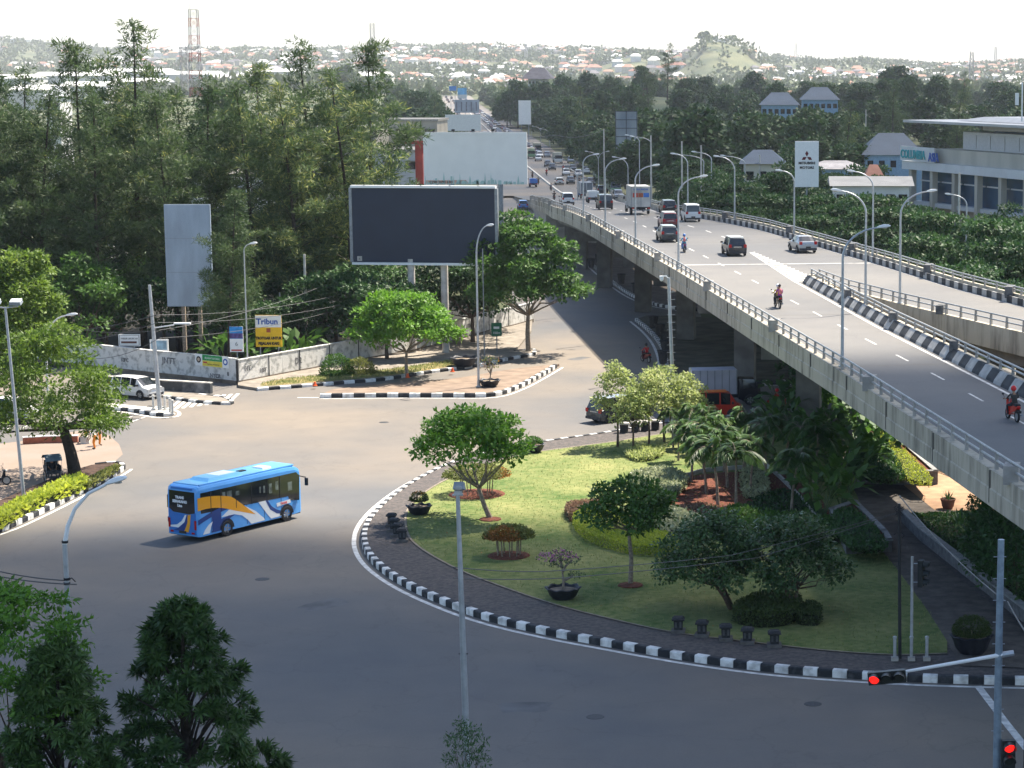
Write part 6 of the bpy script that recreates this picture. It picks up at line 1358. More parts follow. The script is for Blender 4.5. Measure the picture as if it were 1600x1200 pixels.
BLR = mat('blue_roof', (.055, .08, .115), .7, .1, .3); REDR = mat('red_tile', (.28, .13, .09), .8, .2, .4); GRR = mat('grey_tile', (.13, .12, .13), .8, .2, .4); CRM = mat('cream_wall', (.55, .5, .4), .85, .1, .3); WHW = mat('white_wall', (.66, .65, .62), .8, .08, .3); BLW = mat('blue_wall', (.22, .34, .46), .8, .1)
house('blue_roofed_hall', 'building with grey blue hipped roof left of the hospital', 1345, 1445, 240, 300, 395, BLW, BLR, 3.6, 16, wins=5)
house('low_wing', 'long low building with blue wall and roof left of the blue hipped one', 1262, 1352, 262, 290, 380, BLW, mat('pale_roof', (.5, .45, .42), .7, .2, .5), 1.2, 12, wins=5)
house('white_shed', 'long white low shed roof in front of the hospital corner', 1296, 1428, 288, 312, 262, WHW, mat('white_roof', (.33, .32, .30), .7, .1, .6), .9, 9, wins=6, hip=False)
house('gabled_house', 'small house with steep blue roof rising from the tree belt', 1155, 1228, 254, 290, 300, CRM, BLR, 1.7, 10, wins=3)
house('red_gable', 'small red gabled roof behind the fork lamp', 1350, 1382, 275, 300, 300, CRM, REDR, 1.6, 6, wins=1)
house('pavilion', 'pavilion with broad dark hipped roof on the wooded rise by the highway', 818, 866, 123, 135, 1010, WHW, GRR, 5, 14, base=10, wins=5, over=3)
house('blue_office', 'blue grey office with gabled roofs deep in the wood', 1186, 1250, 163, 185, 560, BLW, BLR, 3.0, 18, base=3, wins=6)
house('blue_office', 'right wing of the blue grey office deep in the wood', 1250, 1312, 155, 185, 590, BLW, BLR, 3.2, 18, base=4, wins=6)
# beige flats and grey hall behind the billboards
FB = mat('flat_beige', (.40, .36, .29), .85, .15, .35); FG = mat('hall_grey', (.40, .41, .42), .8, .15, .3)
def flats(label, px0, px1, pyt, Y, m, rows, cols, depth=14, name='apartment_building', wm=None):
    sc = Y/FPX; w_ = (px1-px0)*sc; z1 = CAMZ+(108-pyt)*sc; t = thing(name, label, 'building', (((px0+px1)/2-CX)*sc, Y, 0)); mb = MB(); wallbox(mb, -w_/2, w_/2, 0, depth, 0, z1-.4); mb.build('wall', m, t)
    mb = MB(); wallbox(mb, -w_/2-.25, w_/2+.25, -.25, depth+.25, z1-.4, z1); mb.build('roof_edge', mat('roof_trim', (.3, .28, .24), .8, .2), t)
    for r_ in range(rows):
        for c in range(cols):
            x = -w_/2+w_*(c+.5)/cols; z = z1-2.4-r_*3.2; mb = MB(); mb.slab((x-.9, -.05, z-.6), (1, 0, 0), (0, 0, 1), 1.8, 1.2, .05); f = mb.build('window', GLASS, t); mb = MB(); mb.slab((x-1.05, -.3, z+.62), (1, 0, 0), (0, 0, 1), 2.1, .12, .25); mb.build('hood', MATS['roof_trim'], f)
    return t
flats('beige flats with small hooded windows behind the right casuarinas', 595, 686, 185, 420, FB, 3, 4)
flats('grey windowless hall wall left of the red frame', 560, 662, 232, 345, FG, 1, 3)
flats('pale flats largely hidden by the casuarinas', 420, 590, 196, 400, FB, 3, 6)
flats('white building seen between the casuarina trunks', 300, 420, 270, 290, WHW, 3, 4)
flats('white house glimpsed low behind the left casuarinas', 100, 170, 330, 270, WHW, 2, 3, 8, 'white_house')
house('pale_villa', 'pale villa with grey hipped roof glimpsed above the left casuarinas', 76, 106, 150, 175, 520, WHW, mat('villa_roof', (.42, .44, .46), .7, .1), 2.4, 9, wins=2)
FR = mat('factory_roof', (.68, .67, .64), .6, .08, .05); FW = mat('factory_wall', (.5, .5, .48), .8, .1, .05)
for i, (a, b_, py, Y) in enumerate(((60, 190, 118, 1900), (150, 270, 112, 2250), (-40, 60, 122, 1700), (100, 175, 134, 1500), (260, 345, 116, 2050), (390, 470, 112, 2000), (20, 90, 140, 1350), (180, 260, 128, 1650), (330, 400, 122, 1800), (560, 610, 118, 1800))):
    z = terrain((a+b_)/2*0+((a+b_)/2-CX)/FPX*Y, Y); house('factory_hall', ('long pale factory hall', 'highest pale factory hall', 'pale hall cut by the left edge', 'near pale factory hall', 'pale hall by the lattice tower', 'pale hall right of the lattice tower', 'nearest pale hall at the far left', 'pale hall behind the tallest casuarina', 'pale hall right of the round hilltop tree', 'pale hall behind the slender mast')[i]+' on the far left plain', a, b_, py, py+6, Y, FW, FR, 3.0, 40, base=z, hip=False, group='factory halls on the left plain')
# hillside houses
hp = []
for k, (wm, rm, nm_) in enumerate(((WHW, REDR, 'red'), (CRM, mat('orange_tile', (.36, .2, .13), .8, .15, .1), 'orange'), (WHW, FR, 'pale'), (CRM, GRR, 'grey'))):
    mb = MB(); wallbox(mb, -5.5, 5.5, -4, 4, -3, 4.2); w_ = mb.mesh('house_wall', wm); mb = MB(); mb.add([(-6.3, -4.8, 4.2), (6.3, -4.8, 4.2), (6.3, 4.8, 4.2), (-6.3, 4.8, 4.2), (-3, 0, 7.2), (3, 0, 7.2)], [(0, 1, 5, 4), (1, 2, 5), (2, 3, 4, 5), (3, 0, 4), (3, 2, 1, 0)]); r_ = mb.mesh('house_roof', rm); mb = MB()
    for x in (-3.3, 0, 3.3): mb.slab((x-.7, -4.06, 1.4), (1, 0, 0), (0, 0, 1), 1.4, 1.6, .05)
    hp.append((w_, r_, mb.mesh('house_windows', GLASS), nm_))
rs = np.random.RandomState(12); n_h = 0; tries = 0
zones = [((880, 1180), (2300, 3300), 120), ((1180, 1620), (1500, 3200), 66), ((600, 880), (1700, 3600), 62), ((-20, 600), (2100, 3900), 50)]
for (pa, pb), (ya, yb), cnt in zones:
    for i in range(cnt):
        Y = rs.uniform(ya, yb); px = rs.uniform(pa, pb); X = (px-CX)/FPX*Y
        if XL(Y)-20 < X < XR(Y)+14 and Y < 2600: continue
        if 1070 < px < 1175 and 2500 < Y < 3300 and rs.random() < .8: continue
        w_, r_, g_, nm_ = hp[int(rs.choice(4, p=(.3, .25, .33, .12)))]; z = terrain(X, Y)
        near_ = 'left part of the hillside beyond the grove' if px < 600 else ('slope above the end of the highway' if px < 880 else ('slope left of the bare conical hill' if px < 1180 else 'plain right of the bare conical hill'))
        s = rs.uniform(.8, 1.4); t = thing('hillside_house', 'small far house with %s roof on the %s' % (nm_, near_), 'house', (X, Y, z+1.5), rs.uniform(-.6, .6), '%s roofed houses on the %s' % (nm_, near_), (s*rs.uniform(.8, 1.5), s, s)); link('wall', w_, t); link('roof', r_, t); n_h += 1
# the rest of the town, past counting
mbs = [MB(), MB(), MB(), MB()]; rs = np.random.RandomState(44); nt_ = 0
while nt_ < 1500:
    Y = rs.uniform(2300, 4150); px = rs.uniform(-60, 1680); X = (px-CX)/FPX*Y
    if noise.noise(Vector((X*.004, Y*.003, 5))) < (-.05 if px > 560 else .0) or (1075 < px < 1175 and Y < 3300): continue
    nt_ += 1; z = terrain(X, Y)+rs.uniform(.5, 3); w_, d_, h_ = rs.uniform(7, 17), rs.uniform(6, 10), rs.uniform(3, 6.5); q = rs.choice(4, p=(.22, .2, .4, .18)); m_ = mbs[q]; r = rs.uniform(-.5, .5)
    m_.box((X, Y, z+h_/2-1.5), (w_, d_, h_+3), 0, r); M_ = Matrix.Rotation(r, 3, 'Z'); i = w_*.25; zz = z+h_
    vs = [M_ @ Vector(v)+Vector((X, Y, zz)) for v in ((-w_/2-.6, -d_/2-.6, 0), (w_/2+.6, -d_/2-.6, 0), (w_/2+.6, d_/2+.6, 0), (-w_/2-.6, d_/2+.6, 0), (-w_/2+i, 0, 2.4), (w_/2-i, 0, 2.4))]; m_.add(vs, [(0, 1, 5, 4), (1, 2, 5), (2, 3, 4, 5), (3, 0, 4), (3, 2, 1, 0)], 1)
big = MB(); mt_ = []
for q, (wm, rm) in enumerate(((WHW, REDR), (CRM, MATS['orange_tile']), (WHW, FR), (FB, GRR))):
    o_ = len(big.v); big.v += mbs[q].v; big.f += [tuple(o_+a for a in f) for f in mbs[q].f]; big.m += [a+2*q for a in mbs[q].m]; mt_ += [wm, rm]
tag(big.build('distant_town', mt_), kind='stuff')
# radio masts
def mast(label, px, pyt, pyb, Y, w0, w1, r=.12, n=12, alt=True, name='lattice_tower'):
    sc = Y/FPX; zt = CAMZ+(108-pyt)*sc; zb = CAMZ+(108-pyb)*sc; t = thing(name, label, 'tower', ((px-CX)*sc, Y, zb)); H = zt-zb
    for band in range(n):
        z0 = H*band/n; z1 = H*(band+1)/n; a = lerp(w0, w1, band/n)/2; b = lerp(w0, w1, (band+1)/n)/2; mb = MB()
        for sx, sy in ((-1, -1), (1, -1), (1, 1), (-1, 1)): mb.tube([(sx*a, sy*a, z0), (sx*b, sy*b, z1)], r, 4)
        for (p, q) in (((-1, -1), (1, -1)), ((1, -1), (1, 1)), ((1, 1), (-1, 1)), ((-1, 1), (-1, -1))):
            mb.tube([(p[0]*a, p[1]*a, z0), (q[0]*b, q[1]*b, z1)], r*.6, 4); mb.tube([(q[0]*a, q[1]*a, z0), (p[0]*b, p[1]*b, z1)], r*.6, 4); mb.tube([(p[0]*b, p[1]*b, z1), (q[0]*b, q[1]*b, z1)], r*.6, 4)
        mb.build('tower_section', [mat('mast_red', (.28, .08, .06), .6, .1), mat('mast_white', (.34, .33, .33), .6, .05)][band % 2 if alt else 1], t)
    mb = MB(); mb.tube([(-w1*.5, 0, H), (-w1*.5, 0, H*1.06+3)], r*.6, 4); mb.build('aerial', GREYM, t)
mast('tall red and white lattice tower above the left grove', 314, 17, 150, 620, 2.8, 2.2, .09, 10)
mast('thin grey mast behind the right casuarinas', 589, 38, 110, 1500, 3.0, 2.6, .13, 12, False)
mast('short grey antenna tower left of the lattice tower', 297, 74, 140, 700, 2.0, 2.0, .1, 8, False)
for px, pt, pb, Y, l in ((1243, 68, 95, 3000, 'thin far mast on the plain right of the conical hill'), (1515, 82, 125, 1900, 'grey far mast near the right hills'), (1552, 74, 95, 3000, 'red and white far mast on the right ridge'), (826, 70, 90, 3000, 'tiny mast on the ridge above the pavilion'), (12, 60, 80, 3000, 'tiny mast on the left ridge')): mast(l, px, pt, pb, Y, 4, 2.5, .25, 6, False)
# round tree on the plain by the lattice tower and lone hilltop tree
put('round_tree', broad(150, 21, 7, 13, L_MID, 30, 26, .8, .5, .4, cs=(.3, .42), sq=.8), 'round green tree standing out right of the lattice tower', 'tree', ((358-CX)/FPX*420, 420, 0), 0)
Y = 2900; put('hilltop_tree', [(a_, m_) for a_, m_ in broad(151, 8.5, 5, 7, L_WOOD, 20, 8, 1.8, 1.4, .5, sq=.8)], 'lone dark tree on the tip of the bare conical hill', 'tree', ((1105-CX)/FPX*Y, Y, terrain((1105-CX)/FPX*Y, Y)-1), 0)
# ================================================================ VEHICLES (forward is +Y, origin on the ground under the middle)
def paint(name, c, metal=.0, rough=.35): return mat('paint_'+name, c, rough, .04, 1.5, metal=metal, coat=.6)
P_WHITE = paint('white', (.68, .68, .66)); P_SILV = paint('silver', (.34, .36, .38), .6); P_DARK = paint('dark_grey', (.045, .055, .06), .3); P_BLACK = paint('black', (.015, .017, .024), .2)
P_MAR = paint('maroon', (.16, .012, .02)); P_RED = paint('red', (.55, .03, .012)); P_BLUE = paint('blue', (.03, .16, .5)); P_LB = paint('light_blue', (.10, .36, .78)); P_GREEN = paint('green', (.16, .30, .14)); P_BROWN = paint('bronze', (.17, .15, .13), .4)
REDLAMP = mat('tail_lamp', (.4, .01, .01), .25, 0); HEADL = mat('head_lamp', (.6, .6, .58), .15, 0, metal=.2); RIM = mat('alloy_rim', (.38, .39, .4), .35, 0, metal=.7); CHROME = mat('chrome', (.5, .5, .5), .2, 0, metal=.8); PLATE = mat('plate_black', (.03, .03, .03), .5, 0)
def wheel(t, x, y, r=.31, w=.2, rim=True):
    s = 1 if x > 0 else -1; o = bpy.data.objects.new('wheel', None); COL.objects.link(o); o.parent = t; o.location = (x, y, r)
    mb = MB(); n = 18; pr = [(r*.62, -w/2), (r*.93, -w/2), (r, -w*.35), (r, w*.35), (r*.93, w/2), (r*.62, w/2)]; vs = []
    for q, xx in pr:
        for j in range(n): a = 2*PI*j/n; vs.append((xx, q*math.cos(a), q*math.sin(a)))
    fs = [(i*n+j, (i+1)*n+j, (i+1)*n+(j+1) % n, i*n+(j+1) % n) for i in range(5) for j in range(n)]; mb.add(vs, fs); mb.build('tyre', DARK, o, smooth=True)
    mb = MB(); mb.tube([(-s*w*.3, 0, 0), (s*w*.32, 0, 0)], r*.63, n); 
    for k in range(5): a = 2*PI*k/5; mb.box((s*w*.36, math.cos(a)*r*.34, math.sin(a)*r*.34), (.03, r*.16, r*.5), 1, 0, 1, a-PI/2 if False else a-PI/2)
    mb.build('rim', [mat('rim_well', (.12, .12, .125), .5, 0, metal=.4), RIM], o); return o
def loft_body(t, st, m, kinds, glassm=None, extra=None):
    """st: (y, zb, zbelt, zt, wb, wbelt, wt); kinds per interval: body, pillar, glass, shield, rear, roof"""
    rings = []
    for y, zb, zs, zt, wb, ws, wt in st:
        zm = lerp(zb, zs, .45); zc = max(zt, zs)
        rings.append([(-wb, y, zb), (-ws*1.0, y, zm), (-ws*.985, y, zs), (-wt, y, zc), (-wt*.55, y, zc+.035*(wt/.7)), (wt*.55, y, zc+.035*(wt/.7)), (wt, y, zc), (ws*.985, y, zs), (ws, y, zm), (wb, y, zb)])
    body, gl, ws_, rr = MB(), MB(), MB(), MB(); n = 10
    for i, k in enumerate(kinds):
        a, b = rings[i], rings[i+1]
        for j in range(n-1):
            q = [a[j], b[j], b[j+1], a[j+1]]; tgt = body
            if j in (2, 6) and k == 'glass': tgt = gl
            if j in (3, 4, 5) and k == 'shield': tgt = ws_
            if j in (3, 4, 5) and k == 'rear': tgt = rr
            tgt.add(q, [(0, 1, 2, 3)])
        body.add([a[0], a[9], b[9], b[0]], [(0, 1, 2, 3)])
    body.add(rings[0], [tuple(range(n))]); body.add(rings[-1], [tuple(range(n-1, -1, -1))])
    g = glassm or GLASS; o = body.build('body', m, t, smooth=False)
    if gl.v: gl.build('side_window', g, t)
    if ws_.v: ws_.build('windshield', g, t)
    if rr.v: rr.build('rear_window', g, t)
    return o
def fittings(t, L, W_, zl, zh, y0, y1, plate=True, mirrors=True, zp=.55, lw=.26):
    for s in (-1, 1):
        mb = MB(); mb.box((s*(W_/2-.16), -L/2+.07, zl), (lw, .16, .26)); mb.build('tail_light', REDLAMP, t)
        mb = MB(); mb.box((s*(W_/2-.2), L/2-.1, zh), (.34, .18, .17)); mb.build('headlight', HEADL, t)
        if mirrors: mb = MB(); mb.box((s*(W_/2+.09), y1, zl+.16 if zl > .8 else 1.0), (.2, .12, .15)); mb.build('mirror', BLACKP, t)
        mb = MB()
        for y in (y0, y1+.0):
            pass
    for y, nm in ((-L/2+.02, 'rear_bumper'), (L/2-.05, 'front_bumper')):
        mb = MB(); mb.box((0, y, .38), (W_-.12, .14, .18)); mb.build(nm, mat('bumper_dark', (.04, .04, .045), .6, .1), t)
    mb = MB(); mb.box((0, -L/2-.03, zp), (.44, .03, .14)); mb.build('number_plate', PLATE, t)
def arches(t, xs, ys, r):
    for x in (-xs, xs):
        for y in ys:
            mb = MB(); s = 1 if x > 0 else -1; vs = []; 
            for i in range(11):
                a = PI*i/10; vs += [(x+s*.012, y+math.cos(a)*r*1.28, r+math.sin(a)*r*1.28), (x+s*.012, y+math.cos(a)*r*.95, r+math.sin(a)*r*.95)]
            mb.add(vs, [(2*i, 2*i+1, 2*i+3, 2*i+2) for i in range(10)]); mb.build('wheel_arch', BLACKP, t)
def mpv(label, loc, rz, m, group=None, L=4.5, W_=1.7, H=1.66, roofm=None, kind='mpv', rack=False):
    t = thing('car' if kind != 'van' else 'van', label, 'car' if kind != 'van' else 'van', loc, rz, group); h = L/2; w = W_/2
    if kind == 'mpv':
        st = [(-h, .42, .62, .74, w*.82, w*.88, w*.8), (-h+.06, .26, .95, 1.02, w*.88, w*.98, w*.86), (-h+.30, .24, .98, H-.08, w*.9, w, w*.74), (-h+.42, .24, .98, H-.02, w*.9, w, w*.76), (-h+1.25, .24, .97, H, w*.9, w, w*.78), (-h+1.33, .24, .97, H, w*.9, w, w*.78), (-h+2.25, .24, .95, H, w*.9, w, w*.78), (-h+2.33, .24, .95, H, w*.9, w, w*.78), (-h+2.85, .24, .93, H-.06, w*.9, w, w*.75), (-h+3.6, .24, .93, 1.02, w*.9, w, w*.82), (-h+4.25, .24, .8, .88, w*.88, w*.96, w*.74), (h-.04, .28, .62, .7, w*.8, w*.84, w*.66), (h, .36, .5, .56, w*.74, w*.76, w*.6)]
        kd = ['body', 'rear', 'pillar', 'glass', 'pillar', 'glass', 'pillar', 'glass', 'shield', 'body', 'body', 'body']
    elif kind == 'sedan':
        H = min(H, 1.48)
        st = [(-h, .42, .62, .72, w*.82, w*.88, w*.78), (-h+.06, .25, .9, .98, w*.88, w*.97, w*.8), (-h+.55, .24, .92, 1.03, w*.9, w, w*.82), (-h+1.15, .24, .93, H-.05, w*.9, w, w*.7), (-h+1.3, .24, .93, H, w*.9, w, w*.72), (-h+2.0, .24, .92, H, w*.9, w, w*.74), (-h+2.08, .24, .92, H, w*.9, w, w*.74), (-h+2.6, .24, .9, H-.05, w*.9, w, w*.72), (-h+3.3, .24, .9, .98, w*.9, w, w*.8), (-h+4.15, .24, .78, .84, w*.88, w*.95, w*.72), (h-.04, .28, .6, .66, w*.8, w*.84, w*.66), (h, .36, .5, .55, w*.74, w*.76, w*.6)]
        kd = ['body', 'body', 'rear', 'pillar', 'glass', 'pillar', 'glass', 'shield', 'body', 'body', 'body']
    elif kind == 'van':
        st = [(-h, .42, .7, .8, w*.84, w*.9, w*.84), (-h+.05, .26, 1.02, 1.08, w*.9, w*.98, w*.9), (-h+.16, .25, 1.05, H-.1, w*.92, w, w*.84), (-h+.32, .25, 1.05, H-.02, w*.92, w, w*.85), (-h+1.2, .25, 1.05, H, w*.92, w, w*.86), (-h+1.28, .25, 1.05, H, w*.92, w, w*.86), (-h+2.2, .25, 1.05, H, w*.92, w, w*.86), (-h+2.3, .25, 1.05, H, w*.92, w, w*.86), (-h+3.0, .25, 1.02, H-.06, w*.92, w, w*.84), (-h+3.5, .25, .98, 1.1, w*.92, w, w*.86), (h-.12, .26, .8, .9, w*.88, w*.95, w*.8), (h, .4, .6, .68, w*.8, w*.86, w*.74)]
        kd = ['body', 'rear', 'pillar', 'glass', 'pillar', 'glass', 'pillar', 'glass', 'shield', 'body', 'body']
    loft_body(t, st, m, kd)
    if roofm:
        mb = MB(); y0, y1 = -h+.42, -h+2.8; mb.box((0, (y0+y1)/2, H+.05), (W_*.7, y1-y0, .03)); mb.build('roof_panel', roofm, t)
    yw = (-h+.85, h-.85)
    for x in (-w+.07, w-.07):
        for y in yw: wheel(t, x, y, .33)
    arches(t, w, yw, .33); fittings(t, L, W_, .92 if kind != 'van' else 1.0, .68, 0, -h+(3.15 if kind != 'sedan' else 2.9))
    mb = MB(); mb.box((0, -h+.02, .84), (W_*.42, .03, .06)); mb.build('trim_strip', CHROME, t)
    if rack:
        for s in (-1, 1): mb = MB(); mb.tube([(s*w*.62, -h+.6, H+.07), (s*w*.62, -h+2.7, H+.07)], .02, 5); mb.build('roof_rail', GREYM, t)
    return t
def truck(label, loc, rz, cabm, boxm, group=None, L=7.0, W_=2.2, H=3.1, cabL=1.7, letters=False, openbed=False, blind=None, hc=2.25):
    t = thing('truck', label, 'truck', loc, rz, group); h = L/2; w = W_/2
    cab = [(h-cabL, .5, 1.3, hc, w*.9, w*.95, w*.82), (h-cabL+.2, .45, 1.3, hc+.02, w*.92, w*.95, w*.84), (h-cabL+.3, .45, 1.3, hc+.02, w*.92, w*.95, w*.84), (h-.45, .45, 1.28, hc-.03, w*.92, w*.95, w*.82), (h-.08, .45, 1.25, 1.3, w*.92, w*.95, w*.88), (h, .5, .9, .98, w*.88, w*.9, w*.84)]
    loft_body(t, cab, cabm, ['body', 'pillar', 'glass', 'shield', 'body'])
    mb = MB(); mb.box((0, -.2, .68), (W_*.5, L-.8, .2)); mb.box((0, (-h+h-cabL)/2, .86), (W_*.95, L-cabL-.15, .1)); mb.build('chassis', BLACKP, t)
    y0, y1 = -h, h-cabL-.12; mb = MB()
    if openbed:
        z1 = 1.75
        for x in (-w+.04, w-.04): mb.box((x, (y0+y1)/2, (.9+z1)/2), (.07, y1-y0, z1-.9))
        for y in (y0, y1): mb.box((0, y, (.9+z1)/2), (W_-.1, .07, z1-.9))
        mb.box((0, (y0+y1)/2, .95), (W_-.1, y1-y0, .08))
    else: mb.box((0, (y0+y1)/2, (.92+H)/2), (W_, y1-y0, H-.92))
    bx = mb.build('cargo_box', boxm, t)
    if not openbed:
        mb = MB()
        for x in (-w, w):
            for k in range(int((y1-y0)/.55)+1): mb.box((x, y0+.03+k*.55, (.92+H)/2), (.035, .06, H-.96))
        for x in (-w*.98, 0, w*.98): mb.box((x, y0-.01, (.92+H)/2), (.06, .04, H-.95))
        mb.build('box_rib', blind or GREYM, t)
    for s in (-1, 1): mb = MB(); mb.box((s*w*.8, -h-.02, .78), (.3, .08, .16)); mb.build('tail_light', REDLAMP, t); mb = MB(); mb.box((s*w*.72, h+.01, .72), (.32, .08, .18)); mb.build('headlight', HEADL, t); mb = MB(); mb.box((s*(w*.95+.14), h-.35, 1.65), (.16, .08, .3)); mb.build('mirror', BLACKP, t)
    mb = MB(); mb.box((0, -h+.05, .55), (W_*.85, .1, .12)); mb.build('rear_bumper', GREYM, t)
    mb = MB(); mb.box((0, -h-.01, .6), (.45, .02, .14)); mb.build('number_plate', PLATE, t)
    for y in (-h+1.3, h-.85):
        for x in (-w+.14, w-.14): wheel(t, x, y, .42, .26)
    if letters:
        text('lettering', 'MITRA ANTAR', .26, P_BLUE, t, (0, -h-.035, H-.42), (PI/2, 0, 0), .005, bold=.01)
        for x0, x1, mm in ((-.95, -.35, mat('stripe_red', (.45, .06, .04), .6, .1)), (-.3, .25, mat('stripe_rust', (.35, .1, .05), .6, .3, 9)), (.3, .95, P_BLUE)): mb = MB(); mb.box(((x0+x1)/2, -h-.03, H-1.0), (x1-x0, .02, .5)); mb.build('painted_stripe', mm, t)
    return t
def pickup(label, loc, rz, m, group=None): 
    t = truck(label, loc, rz, m, m, group, L=4.2, W_=1.6, H=1.8, cabL=1.6, openbed=True, hc=1.75); t['category'] = 'pickup'; t.name = 'pickup_truck'; return t
# ---- where they stand
def deck_pt(px, py):
    z = 8.5
    for _ in range(30):
        p = G(px, py, z); z = .5*z+.5*(ZD(p.y) if p.y < 470 else .05)
    return p
def fwd(rz): return Vector((-math.sin(rz), math.cos(rz), 0))
def at_deck(px, py, rz, L): p = deck_pt(px, py); n = fwd(rz); return p+n*L/2*(1 if n.y > 0 else -1)+Vector((0, 0, .005))
AW = R(10.5); TO = R(190.5)
mpv('dark mpv with white roof alone in the middle of the flyover', at_deck(1153, 401, AW, 4.3), AW, P_BLACK, L=4.2, W_=1.68, H=1.62, roofm=P_WHITE)
mpv('silver grey sedan near the right rail of the flyover', at_deck(1263, 396, R(14), 4.3), R(14), P_SILV, kind='sedan', L=4.35, W_=1.7)
mpv('white minivan right of the queue on the flyover', at_deck(1083, 347, AW, 4.0), AW, P_WHITE, kind='van', L=4.2, W_=1.68, H=1.9)
mpv('black car at the front of the three car queue on the flyover', at_deck(1047, 335, AW, 4.2), AW, P_BLACK, L=4.2, H=1.6)
mpv('maroon car between the black and the dark silver one on the flyover', at_deck(1048, 358, AW, 4.2), AW, P_MAR, L=4.2, H=1.65, roofm=P_WHITE)
mpv('dark silver topped car at the rear of the queue beside the blue scooter', at_deck(1047, 379, AW, 4.2), AW, P_DARK, L=4.2, H=1.5, roofm=P_SILV)
truck('white box truck with lettering and red blue stripes on its back on the flyover', at_deck(1002, 336, AW, 7), AW, P_WHITE, mat('dirty_white', (.48, .46, .42), .7, .25, .8), L=6.6, W_=2.3, H=3.3, letters=True)
mpv('dark jeep like car left of the box truck on the flyover', at_deck(947, 328, AW, 4), AW, P_BLACK, L=4.1, W_=1.75, H=1.85, kind='van')
pickup('white pickup left of the dark jeep on the flyover', at_deck(928, 318, AW, 4.2), AW, P_WHITE)
mpv('white mpv driving nearest the left rail where the flyover begins', at_deck(888, 321, AW, 4.3), AW, P_WHITE, L=4.4)
mpv('white hatchback alone in the left lanes beyond the ramp', at_deck(875, 289, AW, 4), AW, P_WHITE, L=4.0, H=1.5)
truck('silver truck with vertical white ribs on its box before the white pickup', at_deck(917, 311, AW, 6.6), AW, P_BLUE, mat('box_dark', (.16, .18, .2), .6, .1), L=6.4, W_=2.2, H=3.0, blind=WHITE)
truck('pale green truck coming on behind the box truck', at_deck(962, 304, TO, 7), TO, P_GREEN, mat('box_green', (.3, .36, .22), .7, .2, .8), L=7.5, W_=2.3, H=3.4, hc=2.5)
truck('second smaller green truck further up the ramp', at_deck(938, 282, TO, 6), TO, P_GREEN, mat('box_green_dark', (.15, .2, .12), .7, .2, .8), L=6.2, W_=2.1, H=2.9)
mpv('white topped car half hidden before the pale green truck', at_deck(968, 312, TO, 4.2), TO, P_SILV, L=4.2)
mpv('dark car squeezed between the silver truck and the green truck', at_deck(940, 303, AW, 4.2), AW, P_DARK, L=4.2)
far = [(886, 275, 'm', P_WHITE, 'white van like car left end of the white trio by the median'), (905, 277, 'm', P_WHITE, 'white car in the middle of the white trio'), (917, 272, 'm', P_WHITE, 'white car at the right end of the white trio'), (897, 268, 'm', P_DARK, 'dark car behind the white trio'), (873, 256, 't', P_WHITE, 'white truck with yellowish box beyond the white trio'), (864, 266, 'm', P_BLACK, 'dark car left of the white trio'), (842, 252, 'm', P_WHITE, 'white car right of the white billboard edge'), (831, 248, 't', P_GREEN, 'small truck with yellowish load by the white billboard edge'), (829, 235, 'm', P_SILV, 'silver car above the small yellowish truck'), (841, 239, 't', P_DARK, 'grey truck beside the silver car by the billboard edge'), (856, 246, 'm', P_SILV, 'grey car left of the yellowish box truck'), (857, 261, 'm', P_BLACK, 'black car next to the white billboard edge'), (893, 288, 'm', P_DARK, 'dark car in the oncoming queue by the median end'), (925, 290, 'm', P_BROWN, 'bronze car in the oncoming queue'), (893, 255, 'm', P_SILV, 'silver car at the right edge of the highway bend'), (905, 262, 'm', P_BROWN, 'bronze car at the right edge of the highway bend')]
for i, (px, py, k, m_, l) in enumerate(far):
    if k == 'm': mpv(l, at_deck(px, py, TO if i not in (6,) else AW, 4.3), TO-R(1.5), m_, group='oncoming queue on the far highway', L=4.3)
    else: truck(l, at_deck(px, py, TO, 6.5), TO, m_, mat('box_cream', (.55, .5, .38), .7, .15, .8), group='oncoming queue on the far highway', L=6.5, H=2.9)
pickup('blue pickup in the left lanes just right of the white billboard', at_deck(834, 293, AW, 4.2), AW, P_BLUE)
g_ = G(818, 328, 0); mpv('small blue car on the ground level road left of the ramp', g_+fwd(AW)*2, AW, P_BLUE, L=4)
# far stream, a few pixels each: whole-car copies
def simple_copy(src, label, loc, rz, m): 
    c = dup(src, label, loc, rz)
    for ch in c.children:
        if ch.name.startswith('body'):
            ch.material_slots[0].link = 'OBJECT'; ch.material_slots[0].material = m
    return c
protoA = mpv('small white car at the head of the distant right hand stream', (0, 0, 0), 0, P_WHITE, 'cars in the distant stream')
rs = np.random.RandomState(21); first = True
for i in range(64):
    Y = 640+17*i*(.9+i*.004); side = 1
    for lane in (0, 1, 2):
        if rs.random() < .2: continue
        left = lane == 2; x = (XC(Y)+3.0+lane*3.6) if not left else XC(Y)-(3.5 if rs.random() < .6 else 7.5)
        if left and rs.random() < .25: continue
        Yj = Y+rs.uniform(-5, 5); rzz = (TO if not left else AW)+R(-2); m_ = [P_WHITE, P_BLACK, P_SILV, P_DARK, P_WHITE, P_MAR, P_SILV][rs.randint(7)]
        nmc = {P_WHITE: 'white', P_BLACK: 'black', P_SILV: 'silver', P_DARK: 'dark grey', P_MAR: 'maroon'}[m_]; lab = 'tiny %s car in the %s stream of the distant highway' % (nmc, 'outgoing left' if left else 'dense oncoming right'); loc = (x+(XC(Yj)-XC(Y)), Yj, .05+sstep(1500, 2400, Yj)*4.6)
        if first: protoA.location = loc; protoA.rotation_euler.z = rzz; protoA['label'] = 'tiny white car leading the dense oncoming right stream of the distant highway'; first = False; continue
        c = simple_copy(protoA, lab, loc, rzz, m_); c['group'] = '%s cars in the %s distant stream' % (nmc, 'left' if left else 'right')
